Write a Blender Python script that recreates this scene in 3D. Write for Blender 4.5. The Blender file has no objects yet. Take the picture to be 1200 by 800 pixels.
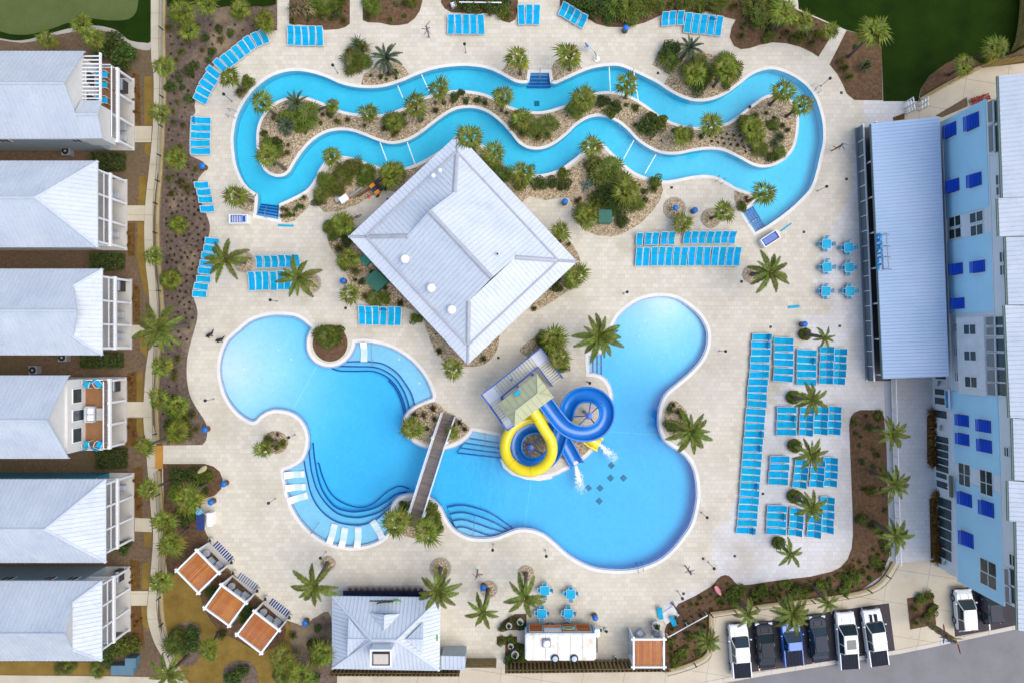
import bpy, bmesh, math, random
from math import sin, cos, pi, radians, atan2, hypot, sqrt, floor
from mathutils import Vector, Matrix
from mathutils.geometry import delaunay_2d_cdt

# ------------------------------------------------------------------ camera, sky, sun, exposure
SC = bpy.context.scene
COL = SC.collection
S = 0.088            # metres per photograph pixel on the pool deck
H = 75.0             # flying height of the camera
cam_d = bpy.data.cameras.new('camera')
cam_d.sensor_fit = 'HORIZONTAL'
cam_d.angle_x = 2 * math.atan(600 * S / H)
cam_d.clip_end = 3000
cam = bpy.data.objects.new('camera', cam_d)
cam.location = (0, 0, H)
COL.objects.link(cam)
SC.camera = cam

SUN_ELEV, SUN_AZ = radians(61), radians(-14)      # azimuth measured from +X, counter-clockwise
world = bpy.data.worlds.new('World')
SC.world = world
world.use_nodes = True
wn = world.node_tree.nodes
wl = world.node_tree.links
bg = wn['Background']
sky = wn.new('ShaderNodeTexSky')
sky.sky_type = 'NISHITA'
sky.sun_disc = False
sky.sun_elevation = SUN_ELEV
sky.sun_rotation = pi / 2 - SUN_AZ
sky.air_density = 1.0
sky.dust_density = 2.0
sky.ozone_density = 1.0
wl.new(sky.outputs[0], bg.inputs[0])
bg.inputs[1].default_value = 0.15

sun_d = bpy.data.lights.new('sun', 'SUN')
sun_d.energy = 1.5
sun_d.angle = radians(60)
sun_d.color = (1.0, 0.92, 0.82)
sun = bpy.data.objects.new('sun', sun_d)
sdir = Vector((cos(SUN_ELEV) * cos(SUN_AZ), cos(SUN_ELEV) * sin(SUN_AZ), sin(SUN_ELEV)))
sun.rotation_euler = sdir.to_track_quat('Z', 'Y').to_euler()
sun.location = (0, 0, 60)
COL.objects.link(sun)

SC.view_settings.view_transform = 'Standard'
SC.view_settings.look = 'None'
SC.view_settings.exposure = 0.72
SC.view_settings.gamma = 1.0
SC.view_settings.use_curve_mapping = False
SC.cycles.max_bounces = 6
SC.cycles.transparent_max_bounces = 12

# ------------------------------------------------------------------ helpers
RND = random.Random(7)

def P(px, py, z=0.0):
    """world point that stands at height z over the place marked (px, py) on the survey"""
    k = S * (H - z) / H
    return Vector(((px - 600) * k, (400 - py) * k, z))

def G2(px, py):
    return ((px - 600) * S, (400 - py) * S)

def tagit(o, label=None, cat=None, group=None, kind=None):
    if label: o['label'] = label
    if cat: o['category'] = cat
    if group: o['group'] = group
    if kind: o['kind'] = kind
    return o

KIDS = {}
def thing(name, label, cat, loc=(0, 0, 0), rz=0.0, group=None):
    o = bpy.data.objects.new(name, None)
    o.empty_display_size = 0.3
    o.location = loc
    o.rotation_euler = (0, 0, rz)
    COL.objects.link(o)
    return tagit(o, label, cat, group)

def totloc(o):
    v = Vector((0, 0, 0))
    while o is not None:
        v += o.location
        o = o.parent
    return v

def obj(name, me, parent=None, label=None, cat=None, group=None, kind=None, loc=None, rot=None, scale=None):
    o = bpy.data.objects.new(name, me)
    COL.objects.link(o)
    if parent is not None:
        o.parent = parent; KIDS.setdefault(parent.name, []).append(o)
    if loc is not None: o.location = loc
    if rot is not None: o.rotation_euler = rot
    if scale is not None: o.scale = (scale, scale, scale) if isinstance(scale, (int, float)) else scale
    return tagit(o, label, cat, group, kind)

def copy_tree(o, parent=None):
    c = o.copy()
    COL.objects.link(c)
    c.parent = parent
    for ch in KIDS.get(o.name, []):
        copy_tree(ch, c)
    return c

class MB:
    """mesh builder; world=True points are given in world space and stored relative to origin"""
    def __init__(self, origin=(0, 0, 0)):
        self.v = []; self.f = []; self.o = Vector(origin)
    def add(self, pts, faces):
        b = len(self.v)
        for p in pts:
            self.v.append((p[0] - self.o.x, p[1] - self.o.y, p[2] - self.o.z))
        for f in faces: self.f.append(tuple(b + i for i in f))
        return self
    def poly(self, pts):
        return self.add(pts, [tuple(range(len(pts)))])
    def slab(self, pts, t):
        """closed plate: polygon pts (counter-clockwise from above), thickness t downward"""
        n = len(pts)
        lo = [(p[0], p[1], p[2] - t) for p in pts]
        fs = [tuple(range(n)), tuple(reversed(range(n, 2 * n)))]
        fs += [(i, n + i, n + (i + 1) % n, (i + 1) % n) for i in range(n)]
        return self.add(list(pts) + lo, fs)
    def prism(self, pts2, z0, z1):
        return self.slab([(p[0], p[1], z1) for p in pts2], z1 - z0)
    def box(self, c, s, rz=0.0, rx=0.0, ry=0.0):
        m = Matrix.Rotation(rz, 3, 'Z') @ Matrix.Rotation(ry, 3, 'Y') @ Matrix.Rotation(rx, 3, 'X')
        c = Vector(c)
        pts = [c + m @ Vector((sx * s[0] / 2, sy * s[1] / 2, sz * s[2] / 2)) for sz in (-1, 1) for sx, sy in ((-1, -1), (1, -1), (1, 1), (-1, 1))]
        return self.add(pts, [(3, 2, 1, 0), (4, 5, 6, 7), (0, 1, 5, 4), (1, 2, 6, 5), (2, 3, 7, 6), (3, 0, 4, 7)])
    def bbox(self, c, s, b, rz=0.0):
        """box with chamfered vertical and top edges"""
        m = Matrix.Rotation(rz, 3, 'Z'); c = Vector(c)
        hx, hy, hz = s[0] / 2, s[1] / 2, s[2] / 2
        def ring(ix, z):
            x, y = hx - ix, hy - ix
            q = [(-x + b, -y), (x - b, -y), (x, -y + b), (x, y - b), (x - b, y), (-x + b, y), (-x, y - b), (-x, -y + b)]
            return [c + m @ Vector((a, d, z)) for a, d in q]
        return self.loft([ring(0, -hz), ring(0, hz - b), ring(b * .7, hz)])
    def loft(self, rings, cap=True):
        n = len(rings[0]); pts = [p for r in rings for p in r]; fs = []
        for k in range(len(rings) - 1):
            for i in range(n):
                j = (i + 1) % n
                fs.append((k * n + i, k * n + j, (k + 1) * n + j, (k + 1) * n + i))
        if cap:
            fs.append(tuple(reversed(range(n))))
            fs.append(tuple((len(rings) - 1) * n + i for i in range(n)))
        return self.add(pts, fs)
    def lathe(self, c, prof, n=12, sx=1.0, sy=1.0):
        rings = [[(c[0] + r * sx * cos(2 * pi * i / n), c[1] + r * sy * sin(2 * pi * i / n), c[2] + z) for i in range(n)] for r, z in prof]
        return self.loft(rings)
    def tube(self, path, r, n=6, cap=True):
        path = [Vector(p) for p in path]
        rs = r if isinstance(r, (list, tuple)) else [r] * len(path)
        rings = []; up = None
        for i, p in enumerate(path):
            t = (path[min(i + 1, len(path) - 1)] - path[max(i - 1, 0)]).normalized()
            ref = Vector((0, 0, 1)) if abs(t.z) < .9 else Vector((1, 0, 0))
            a = t.cross(ref).normalized(); b = a.cross(t)
            rings.append([p + rs[i] * (a * cos(2 * pi * k / n) + b * sin(2 * pi * k / n)) for k in range(n)])
        return self.loft(rings, cap)
    def ribbon(self, path, w, h, z=None):
        """rectangular section swept along a ground path (list of 3d points)"""
        path = [Vector(p) for p in path]; rings = []
        for i, p in enumerate(path):
            t = path[min(i + 1, len(path) - 1)] - path[max(i - 1, 0)]
            a = Vector((-t.y, t.x, 0)).normalized() * (w / 2)
            u = Vector((0, 0, h))
            rings.append([p - a, p + a, p + a + u, p - a + u])
        return self.loft(rings)
    def mesh(self, name, mat=None, smooth=False):
        me = bpy.data.meshes.new(name)
        me.from_pydata(self.v, [], self.f)
        if mat is not None: me.materials.append(mat)
        if smooth: me.polygons.foreach_set('use_smooth', [True] * len(me.polygons))
        me.update()
        return me
    def build(self, name, mat, parent=None, smooth=False, **kw):
        me = self.mesh(name, mat, smooth)
        bm = bmesh.new(); bm.from_mesh(me)
        bmesh.ops.recalc_face_normals(bm, faces=bm.faces); bm.to_mesh(me); bm.free()
        return obj(name, me, parent, **kw)

def cr(pts, closed=True, n=6):
    """Catmull-Rom through pixel points"""
    out = []; N = len(pts)
    rng = range(N) if closed else range(N - 1)
    for i in rng:
        if closed: p = [pts[(i + k) % N] for k in (-1, 0, 1, 2)]
        else: p = [pts[max(0, min(N - 1, i + k))] for k in (-1, 0, 1, 2)]
        for s in range(n):
            t = s / n
            out.append(tuple(.5 * ((2 * p[1][c]) + (-p[0][c] + p[2][c]) * t + (2 * p[0][c] - 5 * p[1][c] + 4 * p[2][c] - p[3][c]) * t * t + (-p[0][c] + 3 * p[1][c] - 3 * p[2][c] + p[3][c]) * t ** 3) for c in range(len(pts[0]))))
    if not closed: out.append(tuple(pts[-1]))
    return out

def smooth_seq(segs, n=5):
    """outline made of ('c', pts) smooth and ('l', pts) straight stretches, in order"""
    out = []
    for kind, pts in segs:
        q = cr(pts, False, n) if kind == 'c' else list(pts)
        for p in q:
            if not out or hypot(p[0] - out[-1][0], p[1] - out[-1][1]) > .6: out.append(p)
    while hypot(out[0][0] - out[-1][0], out[0][1] - out[-1][1]) < .6: out.pop()
    return out

def area2(pl):
    return sum(pl[i - 1][0] * pl[i][1] - pl[i][0] * pl[i - 1][1] for i in range(len(pl))) / 2

def ccw(pl):
    return pl if area2(pl) > 0 else list(reversed(pl))

def inside(x, y, pl):
    c = False; j = len(pl) - 1
    for i in range(len(pl)):
        xi, yi = pl[i]; xj, yj = pl[j]
        if (yi > y) != (yj > y) and x < (xj - xi) * (y - yi) / (yj - yi) + xi: c = not c
        j = i
    return c

def edge_dist(x, y, pl):
    d = 1e9
    for i in range(len(pl)):
        x0, y0 = pl[i - 1]; x1, y1 = pl[i]
        dx, dy = x1 - x0, y1 - y0
        L = dx * dx + dy * dy
        t = max(0, min(1, ((x - x0) * dx + (y - y0) * dy) / L)) if L else 0
        d = min(d, hypot(x - x0 - t * dx, y - y0 - t * dy))
    return d

def offset(pl, d):
    """offset closed ccw polygon outward by d metres (simple mitre)"""
    out = []; n = len(pl)
    for i in range(n):
        p0, p, p1 = pl[i - 1], pl[i], pl[(i + 1) % n]
        a = Vector((p[0] - p0[0], p[1] - p0[1])); b = Vector((p1[0] - p[0], p1[1] - p[1]))
        a = a.normalized() if a.length else b.normalized(); b = b.normalized() if b.length else a
        na = Vector((a.y, -a.x)); nb = Vector((b.y, -b.x)); m = na + nb
        m = m / max(.5, m.length_squared / 2) if m.length > .2 else na
        out.append((p[0] + m.x * d, p[1] + m.y * d))
    return out

def triangulate(loops, step=0, zf=None, extra=(), jitter=0.0, seed=1):
    """triangulated sheet bounded by loops (even-odd), with optional inner grid points; returns verts, faces"""
    rr = random.Random(seed)
    vs = []; es = []
    for lp in loops:
        b = len(vs); n = len(lp)
        vs += [Vector((p[0], p[1])) for p in lp]
        es += [(b + i, b + (i + 1) % n) for i in range(n)]
    if step:
        xs = [p[0] for p in loops[0]]; ys = [p[1] for p in loops[0]]
        x = min(xs) + step * .5
        while x < max(xs):
            y = min(ys) + step * .5
            while y < max(ys):
                qx, qy = x + rr.uniform(-1, 1) * jitter, y + rr.uniform(-1, 1) * jitter
                if sum(inside(qx, qy, lp) for lp in loops) % 2 == 1 and min(edge_dist(qx, qy, lp) for lp in loops) > step * .3:
                    vs.append(Vector((qx, qy)))
                y += step
            x += step
    vo, eo, fo, _, _, _ = delaunay_2d_cdt(vs, es, [], 0, 1e-5)
    fs = []
    for f in fo:
        cx = sum(vo[i].x for i in f) / len(f); cy = sum(vo[i].y for i in f) / len(f)
        if sum(inside(cx, cy, lp) for lp in loops) % 2 == 1:
            fs.append(tuple(f))
    z = zf or (lambda x, y: 0.0)
    return [(p.x, p.y, z(p.x, p.y)) for p in vo], fs

def sheet(name, loops, z, mat, parent=None, kind='structure', step=0, zf=None, thick=0, **kw):
    vs, fs = triangulate(loops, step, zf or (lambda x, y: z), jitter=step * .25)
    me = bpy.data.meshes.new(name)
    up = []
    for f in fs:
        a, b, c = (vs[f[0]], vs[f[1]], vs[f[2]])
        cr_ = (b[0] - a[0]) * (c[1] - a[1]) - (b[1] - a[1]) * (c[0] - a[0])
        up.append(f if cr_ > 0 else tuple(reversed(f)))
    me.from_pydata(vs, [], up)
    me.materials.append(mat)
    me.update()
    return obj(name, me, parent, kind=kind, **kw)

def px(pl):
    return [G2(*p) for p in pl]

# ------------------------------------------------------------------ materials
MATS = {}
def nodes_of(name):
    m = bpy.data.materials.new(name); m.use_nodes = True
    nt = m.node_tree
    return m, nt, nt.nodes, nt.links, nt.nodes['Principled BSDF']

def mixc(nt, fac, a, b, mode='MIX'):
    n = nt.nodes.new('ShaderNodeMix'); n.data_type = 'RGBA'; n.blend_type = mode
    for s, v in ((n.inputs[0], fac), (n.inputs[6], a), (n.inputs[7], b)):
        if isinstance(v, (int, float)): s.default_value = v
        elif isinstance(v, (tuple, list)): s.default_value = (*v[:3], 1)
        else: nt.links.new(v, s)
    return n.outputs[2]

def math_(nt, op, a, b=0.0, c=0.0):
    n = nt.nodes.new('ShaderNodeMath'); n.operation = op
    for s, v in zip(n.inputs, (a, b, c)):
        if isinstance(v, (int, float)): s.default_value = v
        else: nt.links.new(v, s)
    return n.outputs[0]

def noise(nt, scale, detail=4, rough=.6, vec=None, out=0):
    n = nt.nodes.new('ShaderNodeTexNoise'); n.inputs['Scale'].default_value = scale
    n.inputs['Detail'].default_value = detail; n.inputs['Roughness'].default_value = rough
    if vec is None:
        g = nt.nodes.new('ShaderNodeNewGeometry'); vec = g.outputs['Position']
    nt.links.new(vec, n.inputs['Vector'])
    return n.outputs[out]

def ramp(nt, fac, stops):
    n = nt.nodes.new('ShaderNodeValToRGB')
    el = n.color_ramp.elements
    while len(el) < len(stops): el.new(.5)
    for e, (p, c) in zip(el, stops):
        e.position = p; e.color = (*c, 1) if len(c) == 3 else c
    nt.links.new(fac, n.inputs[0])
    return n.outputs[0]

def bump(nt, h, strength, dist, bs):
    n = nt.nodes.new('ShaderNodeBump'); n.inputs['Strength'].default_value = strength
    n.inputs['Distance'].default_value = dist
    nt.links.new(h, n.inputs['Height']); nt.links.new(n.outputs[0], bs.inputs['Normal'])

def M(name, col, rough=.6, metal=0.0, col2=None, var=.12, scale=1.2, bmp=0.0, bscale=30, inst=0.0, spec=.4, coat=0.0):
    """plain painted / raw surface with gentle mottling"""
    if name in MATS: return MATS[name]
    m, nt, N, L, b = nodes_of(name)
    c2 = col2 or tuple(max(0, c * (1 - var)) for c in col)
    c1 = col if col2 else tuple(min(1, c * (1 + var * .5)) for c in col)
    nz = noise(nt, scale, 5, .65)
    c = ramp(nt, nz, [(.32, c2), (.68, c1)])
    if inst:
        oi = N.new('ShaderNodeObjectInfo')
        hs = N.new('ShaderNodeHueSaturation')
        L.new(math_(nt, 'MULTIPLY_ADD', oi.outputs['Random'], .02, .49), hs.inputs['Hue'])
        L.new(math_(nt, 'MULTIPLY_ADD', oi.outputs['Random'], inst, 1 - inst * .5), hs.inputs['Value'])
        L.new(c, hs.inputs['Color']); c = hs.outputs[0]
    L.new(c, b.inputs['Base Color'])
    b.inputs['Roughness'].default_value = rough; b.inputs['Metallic'].default_value = metal
    b.inputs['Specular IOR Level'].default_value = spec
    if coat:
        b.inputs['Coat Weight'].default_value = coat; b.inputs['Coat Roughness'].default_value = .08
    if bmp: bump(nt, noise(nt, bscale, 3), bmp, .02, b)
    MATS[name] = m
    return m

def foliage(name, ca, cb, cc, trans=.22, scale=3.2):
    if name in MATS: return MATS[name]
    m, nt, N, L, b = nodes_of(name)
    oi = N.new('ShaderNodeObjectInfo')
    nz = noise(nt, scale, 3, .7)
    c = ramp(nt, nz, [(.28, ca), (.5, cb), (.75, cc)])
    hs = N.new('ShaderNodeHueSaturation')
    L.new(math_(nt, 'MULTIPLY_ADD', oi.outputs['Random'], .045, .4775), hs.inputs['Hue'])
    L.new(math_(nt, 'MULTIPLY_ADD', oi.outputs['Random'], .5, .75), hs.inputs['Value'])
    L.new(c, hs.inputs['Color'])
    L.new(hs.outputs[0], b.inputs['Base Color'])
    b.inputs['Roughness'].default_value = .5; b.inputs['Specular IOR Level'].default_value = .25
    t = N.new('ShaderNodeBsdfTranslucent'); L.new(hs.outputs[0], t.inputs[0])
    mx = N.new('ShaderNodeMixShader'); mx.inputs[0].default_value = trans
    L.new(b.outputs[0], mx.inputs[1]); L.new(t.outputs[0], mx.inputs[2])
    L.new(mx.outputs[0], N['Material Output'].inputs[0])
    MATS[name] = m
    return m

def paver_mat():
    m, nt, N, L, b = nodes_of('cream pavers')
    g = N.new('ShaderNodeNewGeometry'); sp = N.new('ShaderNodeSeparateXYZ'); L.new(g.outputs['Position'], sp.inputs[0])
    W, Hh = .58, .46
    y = math_(nt, 'DIVIDE', sp.outputs[1], Hh); row = math_(nt, 'FLOOR', y); fy = math_(nt, 'FRACT', y)
    sh = math_(nt, 'MULTIPLY', math_(nt, 'FRACT', math_(nt, 'MULTIPLY', row, .5)), 1.0)
    x = math_(nt, 'ADD', math_(nt, 'DIVIDE', sp.outputs[0], W), sh); colm = math_(nt, 'FLOOR', x); fx = math_(nt, 'FRACT', x)
    def edge(f, wd):
        d = math_(nt, 'MINIMUM', f, math_(nt, 'SUBTRACT', 1.0, f))
        return math_(nt, 'LESS_THAN', d, wd)
    joint = math_(nt, 'MAXIMUM', edge(fx, .03), edge(fy, .038))
    cell = N.new('ShaderNodeCombineXYZ'); L.new(colm, cell.inputs[0]); L.new(row, cell.inputs[1])
    wnz = N.new('ShaderNodeTexWhiteNoise'); wnz.noise_dimensions = '2D'; L.new(cell.outputs[0], wnz.inputs['Vector'])
    cream = ramp(nt, wnz.outputs[0], [(0, (.52, .475, .38)), (.5, (.555, .512, .415)), (1, (.59, .55, .45))])
    white = ramp(nt, wnz.outputs[0], [(0, (.55, .535, .515)), (.5, (.575, .562, .545)), (1, (.60, .588, .575))])
    # newer, paler pavers on the hotel side, laid course by course
    cw = N.new('ShaderNodeVectorMath'); cw.operation = 'MULTIPLY'; L.new(cell.outputs[0], cw.inputs[0]); cw.inputs[1].default_value = (W, Hh, 0)
    n1 = noise(nt, .09, 2, .5, cw.outputs[0])
    cs = N.new('ShaderNodeSeparateXYZ'); L.new(cw.outputs[0], cs.inputs[0])
    edge_x = math_(nt, 'ADD', math_(nt, 'MULTIPLY', cs.outputs[0], 1.0), math_(nt, 'MULTIPLY', cs.outputs[1], -.35))
    lim = math_(nt, 'GREATER_THAN', math_(nt, 'ADD', edge_x, math_(nt, 'MULTIPLY', math_(nt, 'SUBTRACT', n1, .5), 26.0)), 29.0)
    c = mixc(nt, lim, cream, white)
    # weather stains
    st = noise(nt, .16, 6, .62)
    c = mixc(nt, math_(nt, 'MULTIPLY', ramp(nt, st, [(.5, (0, 0, 0)), (.70, (1, 1, 1))]), .5), c, (.36, .30, .20))
    st2 = noise(nt, .55, 6, .7)
    c = mixc(nt, math_(nt, 'MULTIPLY', ramp(nt, st2, [(.52, (0, 0, 0)), (.8, (1, 1, 1))]), .3), c, (.66, .63, .60))
    st3 = noise(nt, .07, 3, .5)
    c = mixc(nt, math_(nt, 'MULTIPLY', ramp(nt, st3, [(.5, (0, 0, 0)), (.75, (1, 1, 1))]), .3), c, (.40, .37, .34))
    jn = noise(nt, .4, 3, .6)
    jf = math_(nt, 'MULTIPLY', joint, math_(nt, 'MULTIPLY_ADD', jn, .85, -.16))
    c = mixc(nt, jf, c, (.25, .20, .13))
    L.new(c, b.inputs['Base Color']); b.inputs['Roughness'].default_value = .8
    b.inputs['Specular IOR Level'].default_value = .2
    bump(nt, math_(nt, 'SUBTRACT', 1.0, joint), .4, .01, b)
    return m

def gravel_mat(name, ca, cb, cc, sc=7.0):
    m, nt, N, L, b = nodes_of(name)
    g = N.new('ShaderNodeNewGeometry')
    v = N.new('ShaderNodeTexVoronoi'); v.inputs['Scale'].default_value = sc; L.new(g.outputs['Position'], v.inputs['Vector'])
    hs = N.new('ShaderNodeSeparateColor'); L.new(v.outputs['Color'], hs.inputs[0])
    c = ramp(nt, hs.outputs[0], [(0, ca), (.5, cb), (1, cc)])
    c = mixc(nt, math_(nt, 'MULTIPLY', ramp(nt, v.outputs['Distance'], [(.3, (0, 0, 0)), (.75, (1, 1, 1))]), .75), c, tuple(x * .28 for x in ca))
    big = noise(nt, .5, 4)
    c = mixc(nt, math_(nt, 'MULTIPLY', ramp(nt, big, [(.45, (0, 0, 0)), (.75, (1, 1, 1))]), .5), c, tuple(x * .55 for x in cb))
    L.new(c, b.inputs['Base Color']); b.inputs['Roughness'].default_value = .85
    bump(nt, math_(nt, 'SUBTRACT', 1.0, v.outputs['Distance']), .8, .06, b)
    return m

def mulch_mat(name, stops, sc=3.0, patch=None):
    m, nt, N, L, b = nodes_of(name)
    nz = noise(nt, sc, 8, .75)
    c = ramp(nt, nz, stops)
    if patch:
        pz = noise(nt, .22, 5, .65)
        c = mixc(nt, math_(nt, 'MULTIPLY', ramp(nt, pz, [(.52, (0, 0, 0)), (.66, (1, 1, 1))]), .6), c, patch)
    v = noise(nt, 26, 3, .7)
    c = mixc(nt, math_(nt, 'MULTIPLY', ramp(nt, v, [(.4, (0, 0, 0)), (.7, (1, 1, 1))]), .45), c, tuple(x * .3 for x in stops[0][1]))
    L.new(c, b.inputs['Base Color']); b.inputs['Roughness'].default_value = .95; b.inputs['Specular IOR Level'].default_value = .1
    bump(nt, noise(nt, 14, 6, .8), .9, .06, b)
    return m

def turf_mat(name, ca, cb, stripe=0.0):
    m, nt, N, L, b = nodes_of(name)
    nz = noise(nt, .5, 5, .65)
    c = ramp(nt, nz, [(.3, ca), (.7, cb)])
    fine = noise(nt, 9, 4, .8)
    c = mixc(nt, .5, c, mixc(nt, 1.0, c, ramp(nt, fine, [(.3, (.45, .45, .45)), (.7, (1.35, 1.35, 1.35))]), 'MULTIPLY'))
    if stripe:
        g = N.new('ShaderNodeNewGeometry'); sp = N.new('ShaderNodeSeparateXYZ'); L.new(g.outputs['Position'], sp.inputs[0])
        w = math_(nt, 'SINE', math_(nt, 'MULTIPLY', sp.outputs[0], stripe))
        c = mixc(nt, math_(nt, 'MULTIPLY_ADD', w, .12, .12), c, cb)
    L.new(c, b.inputs['Base Color']); b.inputs['Roughness'].default_value = .95; b.inputs['Specular IOR Level'].default_value = .1
    bump(nt, fine, .6, .03, b)
    return m

def concrete_mat(name, ca, cb, slab=None, ang=0.0, stain=.5):
    m, nt, N, L, b = nodes_of(name)
    nz = noise(nt, .45, 6, .65)
    c = ramp(nt, nz, [(.3, ca), (.7, cb)])
    st = noise(nt, .9, 6, .7)
    c = mixc(nt, math_(nt, 'MULTIPLY', ramp(nt, st, [(.55, (0, 0, 0)), (.78, (1, 1, 1))]), stain), c, tuple(x * .5 for x in ca))
    if slab:
        g = N.new('ShaderNodeNewGeometry'); rot = N.new('ShaderNodeVectorRotate'); rot.rotation_type = 'Z_AXIS'
        rot.inputs['Angle'].default_value = ang; L.new(g.outputs['Position'], rot.inputs[0])
        sp = N.new('ShaderNodeSeparateXYZ'); L.new(rot.outputs[0], sp.inputs[0])
        j = None
        for k, w in ((0, slab[0]), (1, slab[1])):
            if not w: continue
            f = math_(nt, 'FRACT', math_(nt, 'DIVIDE', sp.outputs[k], w))
            e = math_(nt, 'LESS_THAN', f, .04 / w)
            j = e if j is None else math_(nt, 'MAXIMUM', j, e)
        c = mixc(nt, math_(nt, 'MULTIPLY', j, .6), c, tuple(x * .25 for x in ca))
    L.new(c, b.inputs['Base Color']); b.inputs['Roughness'].default_value = .85; b.inputs['Specular IOR Level'].default_value = .2
    bump(nt, noise(nt, 30, 3), .2, .01, b)
    return m

def water_mat(name, absorb, density):
    m, nt, N, L, b = nodes_of(name)
    N.remove(b)
    fr = N.new('ShaderNodeFresnel'); fr.inputs[0].default_value = 1.33
    gl = N.new('ShaderNodeBsdfGlossy'); gl.inputs['Roughness'].default_value = .06
    tr = N.new('ShaderNodeBsdfTransparent')
    mx = N.new('ShaderNodeMixShader')
    bp = N.new('ShaderNodeBump'); bp.inputs['Strength'].default_value = .35; bp.inputs['Distance'].default_value = .05
    L.new(noise(nt, 2.2, 3, .55), bp.inputs['Height'])
    L.new(bp.outputs[0], gl.inputs['Normal']); L.new(bp.outputs[0], fr.inputs['Normal'])
    L.new(fr.outputs[0], mx.inputs[0]); L.new(tr.outputs[0], mx.inputs[1]); L.new(gl.outputs[0], mx.inputs[2])
    L.new(mx.outputs[0], N['Material Output'].inputs[0])
    va = N.new('ShaderNodeVolumeAbsorption'); va.inputs['Color'].default_value = (*absorb, 1); va.inputs['Density'].default_value = density
    L.new(va.outputs[0], N['Material Output'].inputs[1])
    return m

def plaster_mat(name, ca, cb):
    m, nt, N, L, b = nodes_of(name)
    c = ramp(nt, noise(nt, .35, 5, .6), [(.3, ca), (.7, cb)])
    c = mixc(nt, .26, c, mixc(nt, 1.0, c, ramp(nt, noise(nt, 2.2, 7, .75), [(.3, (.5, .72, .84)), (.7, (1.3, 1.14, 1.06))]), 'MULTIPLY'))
    L.new(c, b.inputs['Base Color']); b.inputs['Roughness'].default_value = .9; b.inputs['Specular IOR Level'].default_value = .1
    return m

DECK = paver_mat()
GRAVEL = gravel_mat('tan river gravel', (.33, .24, .135), (.49, .375, .225), (.64, .53, .37))
MULCH = mulch_mat('brown mulch', [(.25, (.06, .034, .018)), (.5, (.14, .082, .045)), (.75, (.24, .15, .085))])
MULCHL = mulch_mat('sandy grey mulch', [(.25, (.06, .043, .033)), (.5, (.155, .115, .088)), (.75, (.27, .205, .155))], patch=(.42, .32, .19))
SOIL = mulch_mat('bare brown soil', [(.25, (.09, .058, .036)), (.5, (.17, .115, .07)), (.75, (.25, .17, .105))], patch=(.13, .11, .055))
STRAW = mulch_mat('orange brown pine straw', [(.25, (.06, .03, .012)), (.5, (.14, .075, .025)), (.75, (.22, .12, .035))])
TURF = turf_mat('dark artificial turf', (.006, .018, .0006), (.014, .034, .0012), 1.6)
GREEN = turf_mat('olive putting turf', (.075, .105, .028), (.10, .125, .042))
LAWN = turf_mat('dry yellow lawn', (.155, .10, .022), (.25, .165, .04))
CONC = concrete_mat('pale concrete walk', (.40, .35, .25), (.53, .485, .37), (0, 2.6))
CONCT = concrete_mat('tan concrete paving', (.45, .385, .28), (.56, .495, .385), (4.2, 3.4), radians(9))
ASPH = concrete_mat('grey asphalt road', (.165, .162, .168), (.215, .21, .215), stain=.2)
ASPHD = concrete_mat('dark asphalt stall', (.042, .038, .044), (.062, .056, .06), stain=.2)
COPE = M('pale coping stone', (.66, .645, .60), .7, var=.1, scale=.8)
WATERTILE = M('grey blue waterline tile', (.30, .38, .52), .3, var=.2, scale=3)
NOSE = M('deep blue step tile', (.008, .08, .36), .3, var=.2)
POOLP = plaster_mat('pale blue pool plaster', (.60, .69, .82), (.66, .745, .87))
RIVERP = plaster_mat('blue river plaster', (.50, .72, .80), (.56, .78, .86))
WATER = water_mat('clear pool water', (.0, .835, .97), .92)
RIVW = water_mat('clear river water', (.0, .86, .955), 1.0)
WHITE = M('white paint', (.74, .75, .76), .5, var=.06)
WHITEP = M('white plastic', (.78, .78, .78), .35, var=.04)
def roof_mat(name, ca, cb, rough=.38):
    m, nt, N, L, b = nodes_of(name)
    c = ramp(nt, noise(nt, .35, 5, .65), [(.3, cb), (.7, ca)])
    g = N.new('ShaderNodeNewGeometry'); sc = N.new('ShaderNodeVectorMath'); sc.operation = 'MULTIPLY'; L.new(g.outputs['Position'], sc.inputs[0]); sc.inputs[1].default_value = (1, 1, .15)
    d = noise(nt, 1.1, 7, .75, sc.outputs[0])
    c = mixc(nt, math_(nt, 'MULTIPLY', ramp(nt, d, [(.52, (0, 0, 0)), (.8, (1, 1, 1))]), .4), c, tuple(x * .62 for x in cb))
    f = noise(nt, 6, 4, .7)
    c = mixc(nt, .35, c, mixc(nt, 1.0, c, ramp(nt, f, [(.3, (.82, .83, .85)), (.7, (1.12, 1.12, 1.1))]), 'MULTIPLY'))
    L.new(c, b.inputs['Base Color']); L.new(math_(nt, 'MULTIPLY_ADD', d, .4, rough - .16), b.inputs['Roughness'])
    return m
ROOFM = roof_mat('white standing seam metal', (.565, .605, .65), (.47, .52, .59))
ROOFH = roof_mat('pale blue grey seam metal', (.50, .54, .585), (.41, .455, .515))
ROOFG = M('blue painted seam metal', (.42, .53, .67), .36, col2=(.31, .45, .63), scale=.15, spec=.5)
GREYM = M('grey metal', (.30, .32, .34), .4, metal=.6)
DARKM = M('dark metal', (.02, .02, .022), .4, metal=.3)
SLING = M('turquoise sling fabric', (.004, .335, .57), .8, var=.2, scale=2, inst=.22, spec=.08)
TURQ = M('turquoise plastic', (.006, .35, .56), .5, var=.15, inst=.25, spec=.15)
BLUEP = M('royal blue plastic', (.003, .065, .33), .35, col2=(.004, .10, .45), scale=1.5, coat=.4)
BLUEF = M('blue gel coat', (.002, .125, .45), .3, col2=(.003, .165, .55), scale=.9, coat=.5)
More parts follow.
